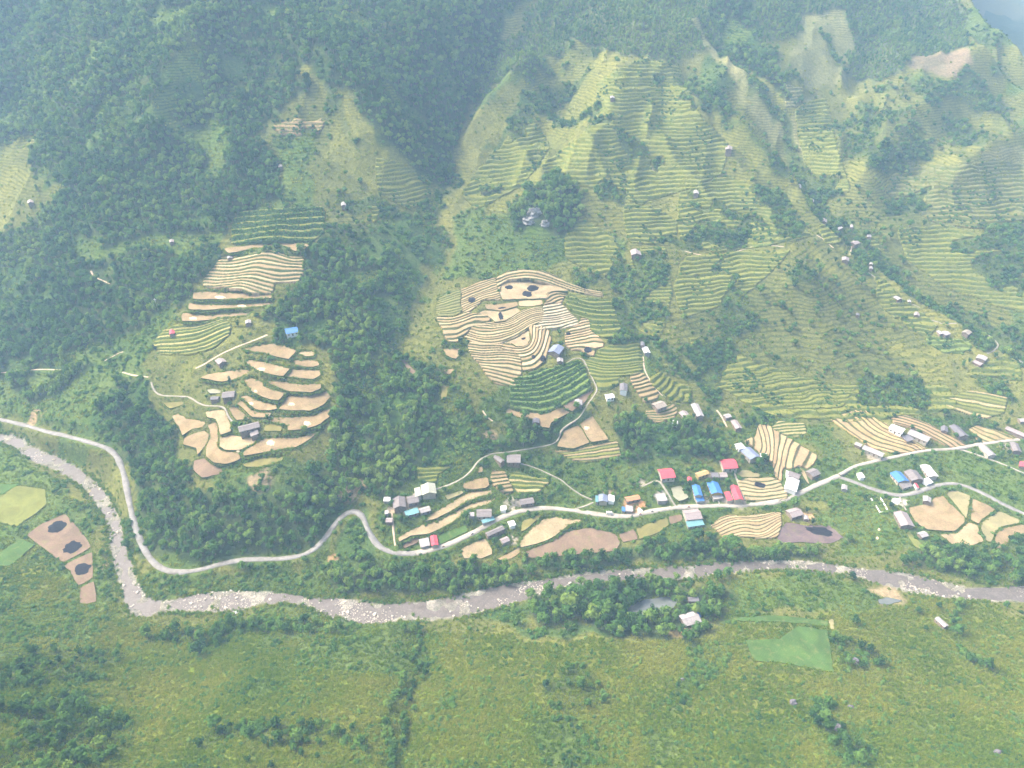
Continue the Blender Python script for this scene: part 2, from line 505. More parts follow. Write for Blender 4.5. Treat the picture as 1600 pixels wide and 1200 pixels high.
# ------------------------------------------------------------------ relief: columns of slopes read off the photograph
def column(u, v_river, up, down):
    pts = []
    P = np.array([*plane_hit([(u, v_river)], 0.0)[0], 0.0]); pts.append(P.copy())
    for seq, away in ((up, True), (down, False)):
        Q = P.copy()
        for v2, s in seq:
            d = rays([(u, v2)])[0]; dh = np.hypot(d[0], d[1]); q0 = np.hypot(Q[0], Q[1])
            ts = math.tan(R(s))
            g = lambda tt: (CAM_H + tt * d[2] - Q[2]) - ts * np.hypot(tt * d[0] - Q[0], tt * d[1] - Q[1])
            if away:
                lo, hi = q0 / dh, 6000.0
                for _ in range(60):
                    mid = 0.5 * (lo + hi)
                    if g(mid) > 0: lo = mid
                    else: hi = mid
            else:
                hi, lo = q0 / dh, 1.0
                for _ in range(60):
                    mid = 0.5 * (lo + hi)
                    if g(mid) > 0: lo = mid
                    else: hi = mid
            Q = np.array([lo * d[0], lo * d[1], CAM_H + lo * d[2]])
            pts.append(Q.copy())
    return pts

COLS = [
    (-300, 600, [(570, 14), (480, 25), (300, 30), (100, 31), (0, 31)], [(760, 2), (900, 8), (1050, 22), (1200, 24)]),
    (0, 686, [(655, 10), (560, 24), (430, 27), (300, 29), (150, 30), (0, 31)], [(800, 2), (920, 4), (1040, 20), (1200, 24)]),
    (200, 935, [(860, 3), (700, 12), (600, 30), (480, 24), (350, 27), (200, 30), (0, 31)], [(1000, 10), (1100, 20), (1200, 24)]),
    (400, 938, [(874, 9), (760, 35), (640, 17), (540, 17), (440, 24), (350, 22), (200, 29), (100, 30), (0, 31)], [(1000, 12), (1100, 21), (1200, 23)]),
    (550, 948, [(870, 14), (780, 20), (650, 24), (520, 22), (400, 22), (280, 26), (150, 30), (0, 32)], [(1000, 10), (1100, 20), (1200, 22)]),
    (700, 948, [(870, 15), (760, 14), (640, 25), (520, 22), (420, 18), (300, 25), (150, 30), (0, 32)], [(1000, 8), (1100, 17), (1200, 19)]),
    (850, 912, [(805, 8), (720, 15), (640, 23), (540, 19), (430, 17), (330, 25), (200, 25), (90, 25), (0, 30)], [(980, 5), (1080, 14), (1200, 17)]),
    (1000, 898, [(805, 6), (720, 13), (600, 21), (430, 21), (300, 23), (180, 24), (80, 25), (0, 30)], [(980, 3), (1080, 10), (1200, 15)]),
    (1150, 888, [(795, 6), (690, 9), (600, 15), (480, 23), (350, 23), (200, 26), (100, 28), (0, 31)], [(980, 4), (1080, 8), (1200, 13)]),
    (1300, 890, [(750, 4), (650, 9), (560, 16), (450, 24), (360, 24), (250, 22), (120, 25), (0, 29)], [(980, 4), (1080, 8), (1200, 12)]),
    (1450, 921, [(800, 3), (700, 6), (600, 13), (500, 17), (400, 19), (250, 22), (100, 25), (0, 27)], [(1000, 4), (1100, 9), (1200, 13)]),
    (1600, 928, [(800, 3), (700, 6), (600, 13), (500, 16), (400, 18), (250, 21), (150, 24), (95, 25)], [(1000, 5), (1100, 10), (1200, 14)]),
    (1900, 935, [(700, 5), (600, 12), (450, 17), (300, 20), (200, 22)], [(1050, 8), (1200, 14)]),
]
ctrl = np.array([p for c_ in COLS for p in column(*c_)])
SC = 400.0
def tps_fit(P, val, lam=0.0):
    n = len(P); d = np.hypot(P[:, None, 0] - P[None, :, 0], P[:, None, 1] - P[None, :, 1]) / SC
    K = np.where(d > 0, d * d * np.log(d + 1e-12), 0) + lam * np.eye(n)
    Q = np.c_[np.ones(n), P / SC]
    A = np.zeros((n + 3, n + 3)); A[:n, :n] = K; A[:n, n:] = Q; A[n:, :n] = Q.T
    return np.linalg.solve(A, np.r_[val, 0, 0, 0])
def tps_eval(w, P, x, y):
    r = w[-3] + w[-2] * x / SC + w[-1] * y / SC
    for k in range(len(P)):
        d2 = ((x - P[k, 0]) ** 2 + (y - P[k, 1]) ** 2) / SC ** 2
        r = r + w[k] * 0.5 * d2 * np.log(d2 + 1e-12)
    return r
W_ = tps_fit(ctrl[:, :2], ctrl[:, 2], 0.002)

def axis(segs):
    a = [segs[0][0]]
    for x0, x1, s0, s1 in segs:
        x = x0
        while x < x1 - 1e-6:
            f = (x - x0) / (x1 - x0); x += s0 + (s1 - s0) * f; a.append(min(x, x1))
        a[-1] = x1
    return np.unique(np.round(np.array(a), 3))
xs = axis([(-2600, -950, 70, 9), (-950, -420, 3.2, 1.8), (-420, 420, 1.7, 1.7), (420, 950, 1.8, 3.2), (950, 2600, 9, 70)])
ys = axis([(-500, 100, 40, 4), (100, 560, 1.6, 1.6), (560, 1150, 1.7, 3.4), (1150, 1500, 4, 14), (1500, 2600, 15, 70)])
X, Y = np.meshgrid(xs, ys)                     # rows along y
XC = np.clip(X, -900, 900); YC = np.clip(Y, 60, 1300)
Z = tps_eval(W_, ctrl[:, :2], XC, YC)
over = np.hypot(X - XC, Y - YC)
Z = Z + np.where(Y > 1300, (Y - 1300) * 0.1, 0)
Z = np.clip(Z, -4, 470)
Z = Z + fbm(X, Y, 260, 2, 91) * 8 * sstep(0, 400, over)

def hf(Zg, x, y):
    x = np.asarray(x, float); y = np.asarray(y, float)
    i = np.clip(np.searchsorted(xs, x) - 1, 0, len(xs) - 2)
    j = np.clip(np.searchsorted(ys, y) - 1, 0, len(ys) - 2)
    fx = np.clip((x - xs[i]) / (xs[i + 1] - xs[i]), 0, 1); fy = np.clip((y - ys[j]) / (ys[j + 1] - ys[j]), 0, 1)
    return (Zg[j, i] * (1 - fx) + Zg[j, i + 1] * fx) * (1 - fy) + (Zg[j + 1, i] * (1 - fx) + Zg[j + 1, i + 1] * fx) * fy

TT = np.concatenate([np.arange(140, 700, 2.0), np.arange(700, 1600, 3.0), np.arange(1600, 3000, 10.0)])
def ground(uv, Zg=None):
    """where the line of sight of each picture point meets the land"""
    Zg = Z if Zg is None else Zg
    uv = np.asarray(uv, float).reshape(-1, 2)
    res = np.zeros((len(uv), 3))
    for a in range(0, len(uv), 400):
        d = rays(uv[a:a + 400])
        tt = TT[None, :]
        px_ = d[:, 0:1] * tt; py_ = d[:, 1:2] * tt; pz = CAM_H + d[:, 2:3] * tt
        diff = pz - hf(Zg, px_, py_)
        below = diff < 0
        k = np.where(below.any(1), below.argmax(1), len(TT) - 1); k = np.maximum(k, 1)
        r = np.arange(len(d))
        d0, d1 = diff[r, k - 1], diff[r, k]
        f = np.clip(d0 / (d0 - d1 + 1e-9), 0, 1)
        t_ = TT[k - 1] + f * (TT[k] - TT[k - 1])
        res[a:a + 400] = np.stack([d[:, 0] * t_, d[:, 1] * t_, CAM_H + d[:, 2] * t_], 1)
    return res

# spurs and gullies: (points, heights, width)
FEAT = [
    ([(770, 40), (735, 130), (706, 230), (690, 300), (688, 380), (655, 470), (615, 550), (575, 640), (545, 720), (545, 790)], [-40, -52, -56, -30, -16, -14, -12, -9, -6, -2], 40),
    ([(430, 60), (480, 120), (545, 180), (605, 235), (676, 300)], [8, 26, 38, 34, 8], 34),
    ([(900, 70), (830, 130), (765, 200), (725, 270), (700, 340), (690, 400)], [10, 24, 30, 26, 16, 6], 28),
    ([(760, 30), (640, 90), (610, 160)], [10, 16, 8], 30),
    ([(430, 200), (455, 300), (420, 400), (380, 490), (400, 600), (330, 720)], [8, 10, 9, 7, 8, 4], 45),
    ([(60, 380), (120, 470), (180, 550), (205, 640)], [-6, -10, -12, -6], 34),
    ([(990, 80), (960, 200), (900, 290), (840, 400), (835, 480), (850, 580)], [18, 28, 24, 12, 9, 7], 50),
    ([(1090, 50), (1140, 110), (1180, 155), (1226, 205)], [26, 38, 38, 10], 26),
    ([(1058, 150), (1110, 190), (1160, 235), (1205, 280), (1240, 312)], [16, 30, 34, 28, 10], 26),
    ([(1075, 110), (1120, 165), (1170, 215), (1230, 280)], [-16, -20, -14, -6], 16),
    ([(1110, 20), (1180, 110), (1228, 195), (1246, 260), (1290, 335), (1350, 395), (1425, 440), (1500, 480), (1600, 545)], [-24, -28, -26, -18, -15, -15, -17, -17, -17], 28),
    ([(1240, 305), (1300, 370), (1345, 420), (1410, 472), (1490, 524), (1560, 568), (1620, 610)], [5, 8, 9, 10, 10, 9, 9], 24),
    ([(1215, 410), (1250, 470), (1280, 520)], [16, 26, 14], 48),
    ([(940, 400), (985, 480), (1012, 540), (1060, 590), (1120, 640), (1140, 680)], [-3, -7, -8, -8, -6, -2], 15),
    ([(660, 980), (645, 1060), (620, 1200)], [-2, -4, -4], 9),
    ([(400, 0), (340, 80), (280, 160), (230, 240), (180, 340)], [26, 34, 32, 24, 8], 46),
    ([(260, -20), (190, 120), (120, 230), (60, 300)], [20, 26, 22, 8], 46),
    ([(200, 20), (150, 130), (90, 240)], [-14, -18, -10], 36),
    ([(600, 60), (570, 130)], [10, 6], 40),
    ([(1370, 40), (1340, 130), (1290, 210)], [-8, -10, -5], 24),
    ([(1560, 60), (1520, 110), (1440, 180), (1370, 260), (1330, 320)], [10, 22, 22, 18, 4], 42),
    ([(1620, 200), (1540, 250), (1450, 320), (1390, 370)], [14, 18, 14, 4], 38),
    ([(1500, 180), (1440, 250), (1380, 310)], [-10, -12, -5], 26),
    ([(1640, 420), (1540, 400), (1460, 430)], [12, 10, 3], 36),
    ([(1600, 250), (1480, 300), (1380, 350)], [-6, -8, -4], 30),
]
for pts, amp, wd in FEAT:
    g = ground(pts)[:, :2]
    bx = (X > g[:, 0].min() - 3 * wd) & (X < g[:, 0].max() + 3 * wd) & (Y > g[:, 1].min() - 3 * wd) & (Y < g[:, 1].max() + 3 * wd)
    d, a = polydist(X[bx], Y[bx], g, amp)
    Z[bx] += a * np.exp(-(np.sqrt(d * d + (0.18 * wd) ** 2) - 0.18 * wd) * 1.25 / wd)
# ridge line on the right, with the land falling away behind it
rg = ground([(1470, -14), (1510, 15), (1545, 50), (1580, 82), (1640, 130)])
def behind(x, y):
    ang = np.arctan2(x, y); rr = np.hypot(x, y)
    a_ = np.arctan2(rg[:, 0], rg[:, 1]); r_ = np.hypot(rg[:, 0], rg[:, 1])
    lim = np.interp(ang, a_, r_, left=1e6, right=r_[-1] + 20)
    return np.maximum(0, rr - lim)
bh = behind(X, Y)
Z = Z - np.minimum(bh * 0.8, 330) * sstep(0, 60, bh)
# uneven ground
near = sstep(20, 120, Y)
Z = Z + near * (fbm(X, Y, 60, 3, 3) * (1.1 + 1.6 * sstep(560, 700, Y)) + fbm(X, Y, 14, 2, 8) * 0.35) + sstep(600, 760, Y) * (0.55 - np.abs(vnoise(X + 0.35 * Y + fbm(X, Y, 90, 2, 17) * 14, Y * 0.33, 52, 29)) - 0.5 * np.abs(vnoise(X - 0.3 * Y, Y * 0.4, 23, 30))) * 13 + sstep(650, 800, Y) * sstep(-50, -250, X) * fbm(X, Y, 130, 3, 21) * 13

# ------------------------------------------------------------------ river
BN = [(-140, 655), (0, 678), (30, 682), (60, 703), (95, 715), (125, 733), (155, 757), (172, 780), (183, 800), (192, 820), (195, 845), (205, 875), (212, 905), (228, 928), (240, 938), (262, 940), (300, 930), (340, 924), (380, 923), (420, 926), (455, 928), (490, 936), (520, 935), (545, 936), (600, 945), (650, 941), (690, 936), (740, 925), (790, 913), (840, 907), (880, 900), (930, 893), (1000, 888), (1060, 886), (1120, 880), (1180, 876), (1240, 876), (1290, 880), (1340, 889), (1400, 893), (1440, 901), (1500, 917), (1545, 920), (1600, 915), (1800, 905)]
BS = [(-140, 668), (0, 692), (20, 700), (50, 722), (80, 732), (110, 748), (130, 765), (148, 788), (160, 805), (170, 830), (172, 860), (177, 890), (185, 915), (197, 945), (203, 960), (225, 966), (260, 957), (300, 958), (350, 957), (375, 956), (400, 945), (440, 943), (480, 948), (500, 960), (530, 970), (570, 974), (620, 972), (680, 970), (740, 963), (800, 945), (840, 930), (900, 915), (960, 911), (1010, 908), (1060, 905), (1090, 906), (1120, 898), (1180, 893), (1240, 890), (1300, 896), (1350, 905), (1400, 920), (1450, 934), (1500, 938), (1560, 941), (1600, 942), (1800, 935)]
bn = chaikin(plane_hit(BN, 0.0), 1, False); bs = chaikin(plane_hit(BS, 0.0), 1, False)
RIV = np.vstack([bn, bs[::-1]])
bx = (Y > 180) & (Y < 720) & (np.abs(X) < 760)
din, _ = polydist(X[bx], Y[bx], bn); din2, _ = polydist(X[bx], Y[bx], bs)
dr = np.minimum(din, din2)
ins = inpoly(X[bx], Y[bx], RIV)
zb = Z[bx]
zbed = -0.55 * sstep(0, 5, dr) + fbm(X[bx], Y[bx], 9, 3, 44) * 0.75 + 0.16
zb = np.where(ins, zbed, np.maximum(zb, 0.5 + 0.02 * dr))
w_ = sstep(0, 14, dr)
zb = np.where(ins, zb, (0.25 + 0.12 * np.minimum(dr, 14)) * (1 - w_) + zb * w_)
Z[bx] = zb

# ------------------------------------------------------------------ roads and paths (centre lines)
ROADS = [  # name, material, width, points
    ("road", 'roadgrey', 3.9, [(-120, 630), (0, 655), (50, 668), (100, 681), (150, 692), (178, 704), (193, 735), (200, 775), (210, 820), (224, 858), (244, 886), (275, 897), (320, 889), (360, 877), (400, 873), (450, 874), (480, 868), (505, 848), (525, 815), (540, 797), (555, 793), (567, 805), (575, 830), (590, 855), (615, 867), (650, 865)]),
    ("road", 'road', 4.0, [(650, 865), (690, 855), (730, 838), (770, 815), (800, 801), (830, 794), (870, 794), (910, 800), (950, 807), (985, 807), (1020, 798), (1060, 792), (1100, 791), (1150, 790), (1200, 787), (1230, 780), (1260, 766), (1290, 752), (1312, 742)]),
    ("road", 'road', 2.9, [(1312, 742), (1335, 728), (1370, 720), (1420, 709), (1450, 703), (1490, 702), (1530, 694), (1570, 689), (1620, 684)]),
    ("road", 'roadgrey', 3.5, [(1310, 744), (1325, 750), (1357, 763), (1384, 771), (1411, 775), (1441, 767), (1465, 757.7), (1488, 754), (1509, 758), (1532, 768), (1566, 788), (1600, 803), (1660, 825)]),
    ("path", 'road', 2.2, [(1500, 702), (1530, 712), (1560, 722), (1600, 740), (1640, 755)]),
    ("path", 'concrete', 1.6, [(645, 773), (690, 763), (720, 750), (738, 735), (748, 718), (768, 709)]),
    ("path", 'concrete', 1.4, [(768, 709), (800, 706), (840, 699), (868, 694), (875, 682), (876, 672), (890, 662), (905, 654), (918, 632), (930, 616), (934, 608), (925, 590), (915, 567), (908, 558), (896, 560), (885, 568)]),
    ("path", 'concrete', 1.3, [(814, 724), (840, 732), (860, 742), (878, 750), (890, 762), (910, 775), (925, 781)]),
    ("path", 'concrete', 1.5, [(897, 796), (915, 791), (927, 785)]),
    ("path", 'earth', 1.6, [(618, 854), (615, 835), (614, 815), (612, 800)]),
    ("path", 'concrete', 1.7, [(1055, 791), (1047, 777), (1038, 762), (1030, 750), (1020, 752), (1005, 760)]),
    ("path", 'concrete', 1.6, [(1125, 790), (1121, 778)]),
    ("path", 'concrete', 1.5, [(1164, 782), (1158, 765), (1152, 750), (1147, 738)]),
    ("path", 'concrete', 1.6, [(1214, 785), (1228, 772), (1234, 766)]),
    ("path", 'concrete', 1.5, [(236, 596), (240, 610), (250, 619), (280, 619), (297, 620), (312, 632), (327, 635), (347, 634), (353, 640), (356, 650), (364, 660)]),
    ("path", 'earth', 2.2, [(306, 577), (325, 566), (345, 553), (375, 540), (400, 531), (418, 523)]),
    ("path", 'earth', 1.7, [(0, 583), (30, 580), (60, 577), (95, 578)]),
    ("path", 'earth', 1.5, [(164, 565), (178, 556), (192, 548)]),
    ("path", 'earth', 1.8, [(192, 582), (210, 587), (232, 589)]),
    ("path", 'earth', 1.6, [(142, 422), (145, 431), (158, 438), (172, 443)]),
    ("path", 'concrete', 1.6, [(1357, 425), (1370, 436), (1385, 448), (1398, 457)]),
    ("path", 'concrete', 1.4, [(1425, 474), (1432, 478), (1437, 482)]),
    ("path", 'concrete', 1.5, [(1456, 500), (1472, 506)]),
    ("path", 'concrete', 1.5, [(1480, 508), (1482, 505), (1495, 505)]),
    ("path", 'concrete', 1.6, [(1532, 518), (1545, 523), (1563, 539), (1550, 550), (1542, 553)]),
    ("path", 'concrete', 1.6, [(1583, 556), (1596, 567), (1615, 580)]),
    ("path", 'earth', 1.3, [(1334, 375), (1331, 385), (1328, 398)]),
    ("path", 'earth', 1.3, [(1276, 366), (1290, 376), (1302, 389)]),
    ("path", 'earth', 1.6, [(1070, 392), (1095, 400), (1140, 398), (1165, 388), (1195, 382), (1225, 386)]),
    ("path", 'earth', 1.3, [(754, 640), (760, 651), (770, 660)]),
    ("path", 'earth', 1.4, [(1005, 557), (1006, 575), (1012, 588), (1022, 604), (1035, 620)]),
    ("path", 'earth', 1.6, [(1120, 640), (1130, 655), (1136, 668)]),
    ("path", 'concrete', 1.5, [(1405, 774), (1412, 790), (1416, 798)]),
]
road_lines = []
Zr = Z.copy()
for nm, mt, wd, pts in ROADS:
    if nm == 'path': wd *= 0.82
    g = ground(chaikin(pts, 2, False))
    g = resample(g, 3.0 if wd > 3 else 2.0)
    z = hf(Z, g[:, 0], g[:, 1])
    k = 7 if wd > 3 else 3
    zp = np.pad(z, k, mode='edge'); z = np.convolve(zp, np.ones(2 * k + 1) / (2 * k + 1), 'valid')
    g[:, 2] = z
    road_lines.append((nm, mt, wd, g))
    bx = (X > g[:, 0].min() - 16) & (X < g[:, 0].max() + 16) & (Y > g[:, 1].min() - 16) & (Y < g[:, 1].max() + 16)
    step_ = g[::2] if len(g) > 6 else g
    if not np.allclose(step_[-1], g[-1]): step_ = np.vstack([step_, g[-1]])
    d, zz = polydist(X[bx], Y[bx], step_[:, :2], step_[:, 2])
    h = wd / 2 + 0.9
    w_ = 1 - sstep(h, h + (7 if wd > 3 else 3), d)
    Zr[bx] = Zr[bx] * (1 - w_) + zz * w_
Z = Zr
# ------------------------------------------------------------------ plan raster of what grows where (1 m cells)
RX0, RY0, RNX, RNY = -950, 60, 1900, 1240
rx = RX0 + np.arange(RNX) + 0.5; ry = RY0 + np.arange(RNY) + 0.5
COVER = np.zeros((RNY, RNX), np.uint8)
NOTREE = np.zeros((RNY, RNX), bool)
BLOCK = np.zeros((RNY, RNX), bool)             # no plants here
GX, GY = np.meshgrid(rx, ry)
WX = GX + fbm(GX, GY, 24, 3, 61) * 8.0; WY = GY + fbm(GX, GY, 24, 3, 67) * 8.0

def rast(poly, warp=False):
    poly = np.asarray(poly)
    m = 20 if warp else 2
    i0 = int(np.clip(poly[:, 0].min() - RX0 - m, 0, RNX)); i1 = int(np.clip(poly[:, 0].max() - RX0 + m, 0, RNX))
    j0 = int(np.clip(poly[:, 1].min() - RY0 - m, 0, RNY)); j1 = int(np.clip(poly[:, 1].max() - RY0 + m, 0, RNY))
    sl = (slice(j0, j1), slice(i0, i1))
    if i1 <= i0 or j1 <= j0: return sl, np.zeros((max(0, j1 - j0), max(0, i1 - i0)), bool)
    return sl, (inpoly(WX[sl], WY[sl], poly) if warp else inpoly(GX[sl], GY[sl], poly))

def dens(pts, step=14.0):
    p = np.asarray(pts, float); o = []
    for a, b in zip(p, np.roll(p, -1, 0)):
        n = max(1, int(np.hypot(*(b - a)) / step))
        for k in range(n): o.append(a + (b - a) * k / n)
    return np.array(o)

# classes: name -> (id, ground colour, trees/m2 grid spacing, shrub density, tuft density, tint)
SCRUB, FOREST, LUSH, TALL, SHRUB, GRASS, SOIL, PINK, YOUNG, GREEN, BANK, THIN, PALE, OLIVE = range(14)
CL = {
    SCRUB: ((0.13, 0.14, 0.036), 0, 0.03, 0.2, 0.58),
    FOREST: ((0.04, 0.07, 0.022), 4.6, 0.05, 0.0, 0.54),
    LUSH: ((0.055, 0.11, 0.028), 12, 0.15, 0.10, 0.5),
    TALL: ((0.13, 0.18, 0.02), 0, 0.16, 1.1, 0.6),
    SHRUB: ((0.07, 0.105, 0.026), 7.4, 0.16, 0.6, 0.48),
    GRASS: ((0.175, 0.182, 0.045), 0, 0.014, 0.2, 0.75),
    SOIL: ((0.36, 0.27, 0.17), 0, 0.003, 0.03, 0.7),
    PINK: ((0.22, 0.17, 0.11), 0, 0.006, 0.02, 0.5),
    YOUNG: ((0.1, 0.13, 0.05), 3.8, 0.10, 0.0, 0.68),
    GREEN: ((0.085, 0.14, 0.028), 0, 0.08, 0.4, 0.6),
    BANK: ((0.075, 0.125, 0.026), 0, 0.10, 0.4, 0.52),
    THIN: ((0.12, 0.135, 0.036), 15, 0.06, 0.14, 0.55),
    PALE: ((0.2, 0.2, 0.085), 0, 0.01, 0.08, 0.8),
    OLIVE: ((0.14, 0.165, 0.022), 0, 0.07, 0.8, 0.66),
}
